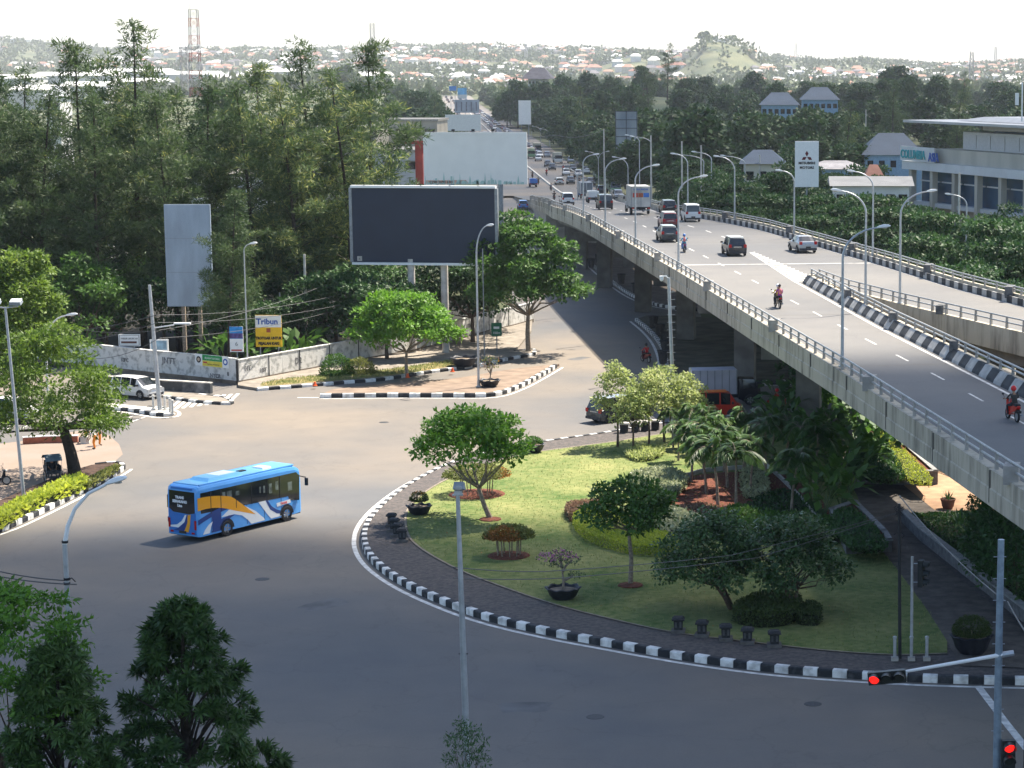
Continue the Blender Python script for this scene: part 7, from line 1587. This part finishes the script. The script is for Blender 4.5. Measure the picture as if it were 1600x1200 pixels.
# ground level
p0 = (G(915, 657)+G(940, 666))/2; rz = -R(46); n_ = fwd(rz); inn = mpv('dark grey green mpv with pale roof passing behind the pale trees', p0+n_*2.25, rz, P_DARK, L=4.55, W_=1.76, H=1.72, roofm=P_SILV, rack=True)
mpv('white hatchback waiting at the zebra crossing left of the junction', G(212, 621)+Vector((0, .2, 0)), -R(120), P_WHITE, L=4.2, H=1.6)
mpv('white car mostly hidden behind the spreading tree', G(14, 655), -R(105), P_WHITE, L=4.3, H=1.6)
mpv('red minibus with orange roof passing behind the palms', G(1118, 652), -R(82), P_RED, kind='van', L=4.0, W_=1.62, H=1.88, roofm=mat('orange_roof', (.75, .18, .02), .4, .1))
truck('small truck with white box and dark cab in the shade under the flyover', G(1133, 632), -R(80), P_BLACK, mat('box_greywhite', (.42, .42, .47), .7, .1, .6), L=5.2, W_=1.9, H=2.75, cabL=1.7, hc=2.0)
# ---- the bus
def bus():
    L, W_, H = 8.1, 2.2, 3.05; h = L/2; w = W_/2; c0 = G(310, 849); rz = -R(30.6); f = fwd(rz); rt = Vector((f.y, -f.x, 0)); c = c0+f*h-rt*w
    t = thing('city_bus', 'blue city bus with white and orange swooshes turning on the open junction', 'bus', c, rz)
    SB = P_LB; secs = []
    def ring(y, zb, zt, ww, top):
        return [(-ww, y, zb), (-ww, y, zt-.5), (-ww*.985, y, zt-.22), (-ww*.93, y, zt-.06), (-ww*.8, y, zt), (ww*.8, y, zt), (ww*.93, y, zt-.06), (ww*.985, y, zt-.22), (ww, y, zt-.5), (ww, y, zb)]
    st = [(-h, .45, H-.25, w*.93), (-h+.05, .32, H-.1, w*.98), (-h+.2, .3, H-.02, w), (-h+.8, .3, H, w), (h-1.2, .3, H, w), (h-.5, .32, H-.04, w*.99), (h-.12, .34, H-.2, w*.95), (h, .42, H-.6, w*.9)]
    rg = [ring(y, zb, zt, ww, 0) for y, zb, zt, ww in st]; mb = MB()
    for a, b in zip(rg, rg[1:]):
        for j in range(9): mb.add([a[j], b[j], b[j+1], a[j+1]], [(0, 1, 2, 3)])
        mb.add([a[0], a[9], b[9], b[0]], [(0, 1, 2, 3)])
    mb.add(rg[0], [tuple(range(10))]); mb.add(rg[-1], [tuple(range(9, -1, -1))]); mb.build('body', SB, t)
    mb = MB(); mb.box((0, 0, .33), (W_*.94, L*.97, .1)); mb.build('underbody', BLACKP, t)
    RF = paint('roof_blue', (.22, .55, .85))
    mb = MB(); mb.box((0, 0, H+.012), (W_*.78, L-.7, .03)); mb.build('roof_panel', RF, t)
    def sidepanel(poly, m, nm, x, th=.006):
        """poly in (y, z) on the side at x"""
        s = 1 if x > 0 else -1; q = poly if s > 0 else poly[::-1]; mb = MB()
        mb.add([(x+s*th, a, b) for a, b in q], [tuple(range(len(q)))]); ar = sum(q[i][0]*q[(i+1) % len(q)][1]-q[(i+1) % len(q)][0]*q[i][1] for i in range(len(q)))
        return mb.build(nm, m, t)
    BG = mat('bus_glass', (.010, .014, .020), .1, 0, spec=.9)
    for x in (w, -w):
        zt, zb_ = 2.62, 1.52
        sidepanel([(-h+.25, 1.55), (h-1.15, 1.40), (h-1.0, 1.15), (h-.25, 1.05), (h-.2, 2.45), (h-.45, 2.66), (-h+.25, 2.66)], BG, 'window_band', x, .008)
        for k, y in enumerate((-h+1.0, -h+1.75, -h+2.9, -h+4.1, -h+5.3, -h+6.3)):
            mb = MB(); mb.box((x+(.012 if x > 0 else -.012), y, 2.04), (.012, .05, 1.2)); mb.build('window_divider', BLK, t)
    for y0, y1, z0, z1 in ((1.85, 2.1, 1.95, 2.45), (2.2, 2.6, 1.85, 2.45), (2.85, 3.15, 2.1, 2.35), (4.7, 4.82, 1.95, 2.3), (5.0, 5.15, 1.9, 2.3), (5.45, 5.7, 1.8, 2.35), (5.95, 6.2, 1.9, 2.4), (6.95, 7.3, 1.7, 2.2)): sidepanel([(-h+y0, z0), (-h+y1, z0), (-h+y1, z1), (-h+y0, z1)], mat('painted_window_light', (.14, .16, .15), .15, .5, 3, spec=.8), 'pale_window_patch', w, .0125)  # pale patches painted on the glass for light seen in the windows
    for k in range(5): mb = MB(); mb.box((w+.004, -h+1.0+k*1.35, .95), (.006, .02, 1.1)); mb.build('panel_joint', SWN_ if False else BLACKP, t)
    SWW = mat('swoosh_white', (.78, .79, .8), .35, 0, coat=.5); SWN = mat('swoosh_navy', (.012, .05, .22), .35, 0, coat=.5); SWO = mat('swoosh_orange', (.85, .36, .02), .35, 0, coat=.5); SWL = mat('swoosh_lightblue', (.25, .55, .85), .35, 0, coat=.5)
    def arc(f0, f1, y0, y1, n=14):
        ys = [y0+(y1-y0)*i/n for i in range(n+1)]; return [(y, f0(y)) for y in ys]+[(y, f1(y)) for y in ys[::-1]]
    cl = lambda v, a, b: max(a, min(b, v)); Y_ = lambda u: -h+u
    for x in (w, -w):
        o = .010
        # orange arch from the rear windows sweeping down to the middle
        sidepanel(arc(lambda y: cl(1.72+.12*(y+h)-.10*(y+h)**2, .6, 3) if y+h < 2.6 else cl(1.72+.12*2.6-.10*6.76-(y+h-2.6)*.30, .5, 3), lambda y: 2.42+.02*(y+h)-.055*(y+h)**2 if y+h < 2.6 else 2.10-(y+h-2.6)*.72, Y_(.02), Y_(4.36)), SWO, 'swoosh', x, .016)
        sidepanel(arc(lambda y: cl(.95+.34*(y+h)-.045*(y+h)**2, .4, 3), lambda y: cl(1.22+.34*(y+h)-.05*(y+h)**2, .4, 3), Y_(0.02), Y_(2.5)), SWN, 'swoosh', x, .012)
        sidepanel([(Y_(a), b) for a, b in ((1.75, 1.12), (2.3, 1.42), (3.0, 1.52), (3.7, 1.36), (4.4, .98), (5.0, .5), (5.05, .38), (4.0, .36), (3.75, .62), (3.3, .95), (2.7, 1.12), (2.2, 1.1))], SWW, 'swoosh', x, .014)
        sidepanel([(Y_(a), b) for a, b in ((.95, .4), (1.25, .75), (1.75, 1.02), (2.3, 1.12), (2.75, 1.08), (2.45, .98), (2.1, .8), (1.9, .6), (1.82, .4))], SWN, 'swoosh', x, .018)
        sidepanel([(Y_(a), b) for a, b in ((.35, .4), (.5, .62), (.8, .88), (1.1, 1.0), (.95, .7), (.85, .4))], SWW, 'swoosh', x, .012)
        sidepanel([(Y_(a), b) for a, b in ((4.6, 1.46), (5.3, 1.45), (5.65, 1.0), (6.1, .7), (6.7, .5), (6.7, .4), (5.55, .38), (5.2, .75))], SWW, 'swoosh', x, .011)
        sidepanel([(Y_(a), b) for a, b in ((5.15, 1.46), (5.32, 1.46), (5.6, 1.08), (6.0, .82), (6.75, .55), (6.75, .42), (6.0, .6), (5.5, .9))], SWN, 'swoosh', x, .015)
        sidepanel([(Y_(a), b) for a, b in ((6.0, 1.17), (7.1, 1.22), (7.15, 1.02), (6.05, .96))], SWW, 'name_plate', x, .017)
        sidepanel([(Y_(a), b) for a, b in ((1.05, .55), (1.75, .62), (1.75, 1.5), (1.05, 1.42))], SWN, 'engine_hatch', x, .009)
    text('lettering', 'TRANS', .17, mat('badge_pink', (.75, .08, .08), .5, 0), t, (w+.022, Y_(6.58), 1.03), (PI/2, 0, PI/2), .003, bold=.006)
    # rear face
    mb = MB(); mb.add([(-w*.86, -h-.006, 1.75), (-w*.6, -h-.012, 1.55), (w*.45, -h-.012, 1.5), (w*.84, -h-.006, 1.6), (w*.84, -h-.004, 2.72), (-w*.84, -h-.004, 2.72)], [tuple(range(6))]); r_ = mb.build('rear_window', BG, t)
    DBL = paint('deep_blue', (.02, .16, .5))
    mb = MB(); mb.add([(-w*.9, -h-.006, .42), (w*.9, -h-.006, .42), (w*.9, -h-.006, 1.62), (w*.45, -h-.007, 1.48), (-w*.6, -h-.007, 1.53), (-w*.9, -h-.006, 1.78)], [tuple(range(6))]); mb.build('tail_panel', DBL, t)
    mb = MB(); mb.add([(a, -h-.014, b) for a, b in ((.1, .52), (.42, .52), (.55, .9), (.62, 1.5), (.4, 1.46), (.36, 1.05), (.25, .8))], [tuple(range(7))]); mb.build('swoosh', SWO, t)
    mb = MB(); mb.add([(a, -h-.016, b) for a, b in ((-.9, .72), (-.3, .72), (.15, 1.05), (.32, 1.46), (.2, 1.45), (-.05, 1.1), (-.4, .88), (-.9, .8))], [tuple(range(8))]); mb.build('swoosh', SWW, t)
    mb = MB(); mb.add([(a, -h-.012, b) for a, b in ((-.7, .55), (.12, .55), (.36, .95), (.4, 1.47), (.3, 1.46), (.12, 1.02), (-.3, .7))], [tuple(range(7))]); mb.build('swoosh', SWN, t)
    for z, s_ in ((2.3, 'TRANS'), (2.08, 'SEMARANG'), (1.86, 'Line')): text('lettering', s_, .2, SWW, t, (-.15, -h-.02, z), (PI/2, 0, 0), .003, bold=.012)
    for s in (-1, 1):
        mb = MB(); mb.box((s*w*.86, -h-.02, .95), (.12, .05, .5)); mb.build('tail_light', REDLAMP, t); mb = MB(); mb.box((s*w*.7, -h-.02, .5), (.2, .04, .09)); mb.build('reflector', REDLAMP, t)
        mb = MB(); mb.box((s*w*.72, h-.02, .75), (.36, .1, .2)); mb.build('headlight', HEADL, t); mb = MB(); mb.tube([(s*w*.95, h-.15, 2.4), (s*(w+.2), h+.12, 2.3)], .03, 5); mb.box((s*(w+.22), h+.14, 2.05), (.18, .1, .42)); mb.build('mirror', BLACKP, t)
    mb = MB(); mb.box((0, -h-.02, .5), (.5, .03, .14)); mb.build('number_plate', PLATE, t); mb = MB(); mb.box((0, -h+.02, 2.86), (W_*.7, .08, .1)); mb.build('rear_spoiler', DBL, t)
    mb = MB(); mb.add([(-w*.82, h+.004, 1.25), (w*.82, h+.004, 1.25), (w*.85, h-.09, 2.75), (-w*.85, h-.09, 2.75)], [(3, 2, 1, 0)]); mb.build('windshield', BG, t)
    # roof air conditioner, hatches
    mb = MB(); mb.box((.05, -h+2.55, H+.1), (1.35, 2.7, .2), 0, 0, .86); ac = mb.build('air_conditioner', RF, t); mb = MB(); mb.box((.05, -h+2.9, H+.205), (.9, 1.3, .02)); mb.build('unit_cover', mat('ac_white', (.6, .68, .75), .5, .1), ac)
    mb = MB(); mb.box((.1, h-2.1, H+.06), (.8, .7, .09), 0, 0, .9); mb.build('roof_hatch', SWW, t); mb = MB(); mb.box((-.1, -h+4.6, H+.04), (.3, .5, .08)); mb.build('vent', BLACKP, t)
    for s in (-1, 1): mb = MB(); mb.box((s*W_*.42, -.1, H-.01), (.09, L-.9, .07)); mb.build('roof_rail', SB, t)
    for y in (-h+2.15, h-1.3):
        for x in (-w+.1, w-.1): wheel(t, x, y, .43, .28)
    arches(t, w+.006, (-h+2.15, h-1.3), .43)
bus()
# ================================================================ PEOPLE, SCOOTERS, PEDICAB
SKIN = mat('skin', (.32, .17, .10), .6, .05); CL = {k: mat('cloth_'+k, c, .85, .12, 8) for k, c in dict(black=(.025, .025, .03), grey=(.12, .12, .13), blue=(.04, .13, .35), cyan=(.05, .4, .6), orange=(.75, .25, .03), white=(.65, .65, .63), purple=(.28, .06, .3), yellow=(.7, .55, .08), red=(.5, .03, .03), pink=(.6, .2, .2), navy=(.03, .04, .1), dark=(.05, .045, .04)).items()}
POSES = {
 'stand': dict(pel=(0, 0, .93), ch=(0, .02, 1.28), nk=(0, .02, 1.47), hd=(0, .05, 1.62), sh=(.19, 0, 1.40), el=(.26, -.02, 1.12), wr=(.27, .1, .90), hp=(.1, 0, .90), kn=(.11, .03, .50), an=(.12, -.02, .09), toe=(.13, .14, .04)),
 'ride': dict(pel=(0, -.25, .82), ch=(0, -.17, 1.16), nk=(0, -.13, 1.36), hd=(0, -.08, 1.52), sh=(.19, -.15, 1.29), el=(.28, .05, 1.06), wr=(.29, .34, 1.02), hp=(.1, -.2, .80), kn=(.2, .22, .72), an=(.19, .12, .32), toe=(.2, .28, .27)),
 'pillion': dict(pel=(0, -.62, .88), ch=(0, -.58, 1.22), nk=(0, -.55, 1.42), hd=(0, -.52, 1.57), sh=(.17, -.57, 1.34), el=(.24, -.45, 1.12), wr=(.18, -.3, .98), hp=(.1, -.56, .86), kn=(.24, -.2, .74), an=(.24, -.3, .36), toe=(.25, -.15, .3)),
 'sit': dict(pel=(0, -.1, .72), ch=(0, -.16, 1.05), nk=(0, -.14, 1.25), hd=(0, -.1, 1.40), sh=(.19, -.15, 1.18), el=(.27, -.02, .93), wr=(.2, .2, .82), hp=(.1, -.05, .70), kn=(.15, .36, .72), an=(.15, .4, .34), toe=(.16, .54, .3)),
 'bend': dict(pel=(0, -.15, .88), ch=(0, .1, 1.12), nk=(0, .24, 1.20), hd=(0, .38, 1.22), sh=(.19, .2, 1.14), el=(.24, .26, .86), wr=(.2, .38, .66), hp=(.1, -.12, .86), kn=(.12, .02, .48), an=(.13, -.06, .09), toe=(.14, .1, .04)),
}
def person_mesh(pose, top, bottom, wide=0.0):
    p = POSES[pose]; V, E, Rd, part = [], [], [], []
    def v(co, r, pt): V.append(Vector(co)); Rd.append(r); part.append(pt); return len(V)-1
    pel = v(p['pel'], .135, 'b'); ab = v(Vector(p['pel']).lerp(Vector(p['ch']), .5), .125, 't'); ch = v(p['ch'], .15, 't'); E += [(pel, ab), (ab, ch)]
    nk = v(p['nk'], .062, 's'); E.append((ch, nk)); hd = v(p['hd'], .095, 's'); E.append((nk, hd)); tp = v(Vector(p['hd'])+Vector((0, -.01, .10)), .07, 's'); E.append((hd, tp))
    for s in (-1, 1):
        m = lambda k: Vector((p[k][0]*s, p[k][1], p[k][2]))
        sh = v(m('sh'), .066, 't'); el = v(m('el'), .046, 't'); wr = v(m('wr'), .030, 's'); E += [(ch, sh), (sh, el), (el, wr)]; d = (m('wr')-m('el')).normalized(); pa = v(m('wr')+d*.07, .034, 's'); E.append((wr, pa))
        hp = v(m('hp'), .095, 'b'); kn = v(m('kn'), .062, 'b'); an = v(m('an'), .042, 'b'); to = v(m('toe'), .036, 'f'); E += [(pel, hp), (hp, kn), (kn, an), (an, to)]
    me = bpy.data.meshes.new('skel'); me.from_pydata(V, E, []); o = bpy.data.objects.new('skel', me); COL.objects.link(o)
    sk = o.modifiers.new('skin', 'SKIN'); sk.use_smooth_shade = True; sb = o.modifiers.new('sub', 'SUBSURF'); sb.levels = 1; sb.render_levels = 1
    for i, r in enumerate(Rd): me.skin_vertices[0].data[i].radius = (r, r*(.8 if part[i] == 't' else 1)); me.skin_vertices[0].data[i].use_root = (i == 0)
    dg = bpy.context.evaluated_depsgraph_get(); dg.update(); out = bpy.data.meshes.new_from_object(o.evaluated_get(dg)); bpy.data.objects.remove(o); out.name = 'body'
    mats = {'t': 0, 'b': 1, 's': 2, 'f': 3}; out.materials.clear()
    for m in (CL[top], CL[bottom], SKIN, CL['dark']): out.materials.append(m)
    for f in out.polygons:
        c = f.center; best = min(((c-V[a].lerp(V[b], max(0, min(1, (c-V[a]).dot(V[b]-V[a])/max(1e-6, (V[b]-V[a]).length_squared))))).length, part[b]) for a, b in E); f.material_index = mats[best[1]]
    # fingers, thumb, nose and ears join the same mesh
    mb = MB(); mb.v = [tuple(x.co) for x in out.vertices]; mb.f = [tuple(f.vertices) for f in out.polygons]; mb.m = [f.material_index for f in out.polygons]
    for s in (-1, 1):
        wr = Vector((p['wr'][0]*s, p['wr'][1], p['wr'][2])); el = Vector((p['el'][0]*s, p['el'][1], p['el'][2])); d = (wr-el).normalized(); k = wr+d*.09; sd = d.cross(Vector((0, 0, 1))).normalized(); dn = Vector((0, 0, -1))
        for i in range(4): q = k+sd*(i-1.5)*.018; mb.tube([q, q+d*(.035+.008*(1.5-abs(i-1.2))), q+d*.055+dn*.025], [.0085, .008, .006], 5, 2)
        q = k-d*.05-sd*s*.03; mb.tube([q, q+d*.03-sd*s*.025, q+d*.055-sd*s*.025+dn*.01], [.010, .009, .007], 5, 2)
        mb.ball(Vector(p['hd'])+Vector((s*.088, -.005, .01)), (.014, .022, .03), 2, 6, 4)
        mb.ball(Vector(p['hd'])+Vector((s*.032, .083, .02)), (.012, .008, .008), 3, 6, 4)
    mb.add([Vector(p['hd'])+Vector(q) for q in ((-.013, .085, .015), (.013, .085, .015), (0, .112, -.012), (0, .08, -.02))], [(0, 1, 2), (1, 3, 2), (3, 0, 2)], 2); mb.box(Vector(p['hd'])+Vector((0, .085, -.045)), (.045, .012, .008), 4)
    bpy.data.meshes.remove(out); return mb.mesh('person', [CL[top], CL[bottom], SKIN, CL['dark'], CL['red']], True)
def person(label, pose, top, bottom, loc, rz, hat='hair', hatm='black', scale=1.0, group=None, extra=None):
    t = thing('person', label, 'person', loc, rz, group, scale); link('body', person_mesh(pose, top, bottom), t); hd = Vector(POSES[pose]['hd']); mb = MB()
    if hat == 'helmet':
        mb.ball(hd+Vector((0, -.01, .035)), (.135, .15, .14), 0, 14, 10); mb.build('helmet', mat('helmet_'+hatm, {'white': (.7, .7, .7), 'red': (.6, .03, .03), 'black': (.03, .03, .03), 'blue': (.05, .15, .4)}[hatm], .25, 0), t, smooth=True)
        mb = MB(); mb.ball(hd+Vector((0, .07, .01)), (.1, .085, .07), 0, 10, 6); mb.build('visor', GLASS, t, smooth=True)
    else: mb.ball(hd+Vector((0, -.025, .045)), (.102, .105, .105), 0, 12, 8); mb.build(hat, CL[hatm], t, smooth=True)
    if extra == 'backpack': mb = MB(); c = Vector(POSES[pose]['ch']); mb.ball(c+Vector((0, -.2, 0)), (.14, .09, .2), 0, 10, 8); mb.build('backpack', CL['pink'], t, smooth=True)
    return t
def scooter(label, loc, rz, m, group=None, name='motor_scooter'):
    t = thing(name, label, 'motorbike', loc, rz, group)
    for y in (-.62, .62):
        o = bpy.data.objects.new('wheel', None); COL.objects.link(o); o.parent = t; o.location = (0, y, .28); mb = MB(); n = 18; vs = []
        for q, xx in ((.2, -.04), (.27, -.045), (.285, 0), (.27, .045), (.2, .04)):
            for j in range(n): a = 2*PI*j/n; vs.append((xx, q*math.cos(a), q*math.sin(a)))
        mb.add(vs, [(i*n+j, (i+1)*n+j, (i+1)*n+(j+1) % n, i*n+(j+1) % n) for i in range(4) for j in range(n)]); mb.build('tyre', DARK, o, smooth=True); mb = MB(); mb.tube([(-.03, 0, 0), (.03, 0, 0)], .2, n); mb.build('rim', RIM, o)
    mb = MB(); secs = [(-.78, .68, .8, .09), (-.5, .5, .82, .15), (-.15, .38, .74, .15), (.05, .28, .45, .14), (.3, .28, .42, .15), (.42, .32, .75, .16), (.5, .5, .98, .14), (.58, .55, .9, .08)]
    rg = [[(-w, y, z0), (-w, y, z1-.05), (-w*.6, y, z1), (w*.6, y, z1), (w, y, z1-.05), (w, y, z0)] for y, z0, z1, w in secs]
    for a, b in zip(rg, rg[1:]):
        for j in range(6): mb.add([a[j], b[j], b[(j+1) % 6], a[(j+1) % 6]], [(0, 1, 2, 3)])
    mb.add(rg[0], [tuple(range(6))]); mb.add(rg[-1], [tuple(range(5, -1, -1))]); mb.build('bodywork', m, t)
    mb = MB(); mb.box((0, -.35, .83), (.26, .85, .1), 0, 0, .85); mb.build('seat', DARK, t); mb = MB(); mb.tube([(0, .6, .3), (0, .52, .7), (0, .42, 1.0)], .035, 6); mb.build('fork', GREYM, t)
    mb = MB(); mb.tube([(-.34, .34, 1.03), (-.1, .44, 1.0), (.1, .44, 1.0), (.34, .34, 1.03)], .018, 6); mb.build('handlebar', DARK, t)
    for s in (-1, 1): mb = MB(); mb.tube([(s*.26, .38, 1.02), (s*.33, .4, 1.2)], .008, 4); mb.ball((s*.35, .4, 1.24), (.07, .02, .045), 0, 8, 5); mb.build('mirror', DARK, t)
    mb = MB(); mb.ball((0, .62, .88), (.09, .06, .07), 0, 10, 6); mb.build('headlight', HEADL, t); mb = MB(); mb.box((0, -.8, .72), (.2, .05, .08)); mb.build('tail_light', REDLAMP, t)
    mb = MB(); mb.box((0, -.84, .52), (.26, .02, .12)); mb.build('number_plate', PLATE, t); mb = MB(); mb.box((0, -.68, .6), (.14, .5, .04), rx=R(12)); mb.build('mudguard', DARK, t); mb = MB(); mb.tube([(.14, .1, .25), (.16, -.3, .27), (.17, -.8, .36)], [.03, .045, .05], 8); mb.build('exhaust', GREYM, t)
    return t
def rider(lab_s, lab_p, p, rz, m, top, bottom, helm, sc=1.0, extra=None, gs=None, gp=None):
    s = scooter(lab_s, p, rz, m, gs); person(lab_p, 'ride', top, bottom, p, rz, 'helmet', helm, sc, gp, extra)
p = deck_pt(1582, 657); rider('red motor scooter at the right edge of the flyover', 'rider in dark jacket and red helmet on the red scooter at right', p, R(14), P_RED, 'dark', 'black', 'red', 1.0)
p = deck_pt(1215, 481); rider('dark scooter carrying two people on the near flyover lane', 'rider in yellow top and white helmet steering the two person scooter', p, R(14), P_BLACK, 'yellow', 'black', 'white')
person('passenger in purple top with pink bag on the two person scooter', 'pillion', 'purple', 'black', p, R(14), 'hair', 'black', 1.0, None, 'backpack')
p = deck_pt(1069, 394); rider('blue scooter beside the rear car of the queue on the flyover', 'rider in cyan jacket on the blue scooter by the lamp post', p, R(8), P_BLUE, 'cyan', 'blue', 'blue', 1.0, 'backpack')
mb = None
for i, (px, py) in enumerate(((832, 278), (841, 288), (854, 274), (861, 298), (866, 313), (905, 290), (880, 268), (935, 322), (897, 283), (878, 247))):
    w_ = ('left of the blue pickup, further away', 'right behind the blue pickup', 'alone left of the median kerb', 'alone below the white hatchback', 'nearest the left rail before the white mpv', 'by the end of the median kerb', 'between the dark car and the white trio', 'between white pickup and dark jeep', 'left of the dark oncoming car', 'beyond the yellowish box truck')[i]
    q = deck_pt(px, py); a = R(10); scooter('small dark far motorbike '+w_, q, a, P_BLACK, 'motorbikes near the foot of the ramp'); person('tiny dark clothed far rider '+w_, 'ride', ('black', 'dark', 'red', 'navy')[i % 4], 'black', q, a, 'helmet', 'black', 1.0, 'riders near the foot of the ramp')
p = G(1216, 642); rider('red scooter in the deep shade right of the red minibus', 'rider in red jacket in the deep shade under the flyover', p, R(-95), P_RED, 'red', 'black', 'red')
p = G(1009, 566); rider('maroon scooter half hidden above the pale tree tops', 'rider in red jacket above the pale tree tops', p, R(30), P_MAR, 'red', 'black', 'black')
scooter('black parked motorbike cut by the left edge of the photo', G(-6, 758), R(-80), P_BLACK)
person('person bending in white shirt and orange trousers by the big leaning tree', 'bend', 'white', 'orange', G(147, 702), R(120), 'hair', 'black', 1.0)
person('person in orange overall standing right behind the bending one', 'stand', 'white', 'orange', G(156, 696), R(-60), 'hair', 'white', .95)
person('person in yellow shirt half hidden by the leaning trunk', 'sit', 'yellow', 'grey', G(133, 693)-Vector((0, 0, .2)), R(90), 'hat', 'orange', .9)
# low stone blocks the seated one rests on
mb = MB(); mb.box((0, 0, .24), (.6, .5, .48), 0, .2, .9); tag(mb.build('stone_block', CONCL, None, loc=G(133, 693)+Vector((0, .02, 0))), 'pale stone block used as a seat behind the leaning trunk', 'block')
# pedicab
def pedicab(p, rz):
    t = thing('pedicab', 'dark three wheeled pedicab with canopy parked by the spreading tree', 'pedicab', p, rz)
    for x, y, r in ((-.48, .55, .36), (.48, .55, .36), (0, -.95, .36)):
        o = bpy.data.objects.new('wheel', None); COL.objects.link(o); o.parent = t; o.location = (x, y, r); mb = MB(); q = [(0, math.cos(a*PI/10)*r, math.sin(a*PI/10)*r) for a in range(21)]; mb.tube(q, .03, 5, cap=False); mb.build('tyre', DARK, o); mb = MB()
        for k in range(8): a = PI*k/8; mb.tube([(0, math.cos(a)*r, math.sin(a)*r), (0, -math.cos(a)*r, -math.sin(a)*r)], .008, 3)
        mb.build('spokes', RIM, o)
    mb = MB(); mb.box((0, .5, .62), (.8, .75, .22)); mb.box((0, .12, 1.0), (.82, .1, .6), rx=R(-8)); mb.box((-.43, .5, .82), (.06, .7, .35)); mb.box((.43, .5, .82), (.06, .7, .35)); mb.box((0, .98, .34), (.7, .35, .06)); mb.build('passenger_seat', mat('becak_dark', (.03, .035, .04), .6, .2), t)
    mb = MB(); vs = []; fs = []
    for i in range(7):
        a = R(20+130*i/6); vs += [(-.5, .42+.62*math.cos(a), 1.15+.5*math.sin(a)), (.5, .42+.62*math.cos(a), 1.15+.5*math.sin(a))]
    fs = [(2*i, 2*i+1, 2*i+3, 2*i+2) for i in range(6)]; mb.add(vs, fs); mb.add([(a, b, c+.02) for a, b, c in vs], [f[::-1] for f in fs]); mb.build('canopy', mat('canopy_blue', (.10, .14, .17), .7, .2), t)
    for s in (-1, 1): mb = MB(); mb.tube([(s*.46, .1, .8), (s*.47, .1, 1.5)], .015, 5); mb.tube([(s*.46, .9, .6), (s*.47, .95, 1.4)], .012, 5); mb.build('canopy_pole', STEEL, t)
    mb = MB(); mb.tube([(0, .1, .5), (0, -.5, .42), (0, -.95, .36)], .025, 6); mb.tube([(0, -.5, .42), (0, -.6, .95)], .02, 6); mb.tube([(-.35, -.05, 1.15), (.35, -.05, 1.15)], .018, 6); mb.build('frame', GREYM, t); mb = MB(); mb.ball((0, -.6, .98), (.1, .14, .05), 0, 10, 6); mb.build('saddle', DARK, t)
pc = G(80, 750); pedicab(pc, R(-150)); person('driver in dark clothes resting in the pedicab seat', 'sit', 'black', 'dark', pc+fwd(R(-150))*.5+Vector((0, 0, .04)), R(-150), 'hair', 'black', .95)
# ================================================================ CLOUDS AND HAZE
def cloud(label, cx, cy, h, hx, hy, dens, soft, skew=0.0, wob=.05, seed=1):
    off = h/math.tan(SUN_EL); c = Vector((cx+off*math.sin(SUN_AZ), cy+off*math.cos(SUN_AZ), h))
    mb = MB(); mb.ball((0, 0, 0), (hx*1.25, hy*1.25, 38), 0, 48, 14)
    m = bpy.data.materials.new('cloud'); m.use_nodes = True; n = m.node_tree; n.nodes.clear(); L = n.links
    out = n.nodes.new('ShaderNodeOutputMaterial'); mx = n.nodes.new('ShaderNodeMixShader'); tr = n.nodes.new('ShaderNodeBsdfTransparent'); df = n.nodes.new('ShaderNodeBsdfDiffuse'); df.inputs[0].default_value = (.8, .8, .8, 1)
    tc = n.nodes.new('ShaderNodeTexCoord'); sp = n.nodes.new('ShaderNodeSeparateXYZ'); L.new(tc.outputs['Object'], sp.inputs[0])
    nz = n.nodes.new('ShaderNodeTexNoise'); nz.inputs['Scale'].default_value = .02; nz.inputs['Detail'].default_value = 5; L.new(tc.outputs['Object'], nz.inputs['Vector'])
    def M(op, a, b=None, c=None):
        q = n.nodes.new('ShaderNodeMath'); q.operation = op
        for i, v in enumerate((a, b, c)):
            if v is None: continue
            if isinstance(v, (int, float)): q.inputs[i].default_value = v
            else: L.new(v, q.inputs[i])
        return q.outputs[0]
    y2 = M('MULTIPLY_ADD', sp.outputs[0], -skew, sp.outputs[1])
    ex = M('POWER', M('ABSOLUTE', M('DIVIDE', sp.outputs[0], hx)), 4.0); ey = M('POWER', M('ABSOLUTE', M('DIVIDE', y2, hy)), 4.0)
    r = M('POWER', M('ADD', ex, ey), .25)
    r = M('MULTIPLY_ADD', M('SUBTRACT', nz.outputs[0], .5), wob, r)
    mr = n.nodes.new('ShaderNodeMapRange'); mr.interpolation_type = 'SMOOTHSTEP'; mr.inputs[1].default_value = 1-soft; mr.inputs[2].default_value = 1+soft; mr.inputs[3].default_value = 1-math.sqrt(1-dens); mr.inputs[4].default_value = 0
    L.new(r, mr.inputs[0]); L.new(mr.outputs[0], mx.inputs[0]); L.new(tr.outputs[0], mx.inputs[1]); L.new(df.outputs[0], mx.inputs[2]); L.new(mx.outputs[0], out.inputs[0])
    o = mb.build('cloud', m, smooth=True, loc=c); tag(o, label, 'cloud', kind='structure'); return o
cloud('small flat white cloud over the roundabout', 0, -19, 480, 330, 132, .995, .055, skew=.10, wob=.16)
cloud('broad white cloud over the far woods', 250, 690, 620, 420, 600, .68, .05, skew=-.5, wob=.12)
hz = MB(); hz.box((0, 4240, 69), (15000, 8700, 142))
m = bpy.data.materials.new('haze'); m.use_nodes = True; n = m.node_tree; n.nodes.clear()
out = n.nodes.new('ShaderNodeOutputMaterial'); v = n.nodes.new('ShaderNodeVolumePrincipled'); v.inputs['Color'].default_value = (.90, .93, .97, 1); v.inputs['Density'].default_value = 0.0001; v.inputs['Anisotropy'].default_value = .2
n.links.new(v.outputs[0], out.inputs['Volume'])
o = hz.build('haze', m); tag(o, kind='stuff')
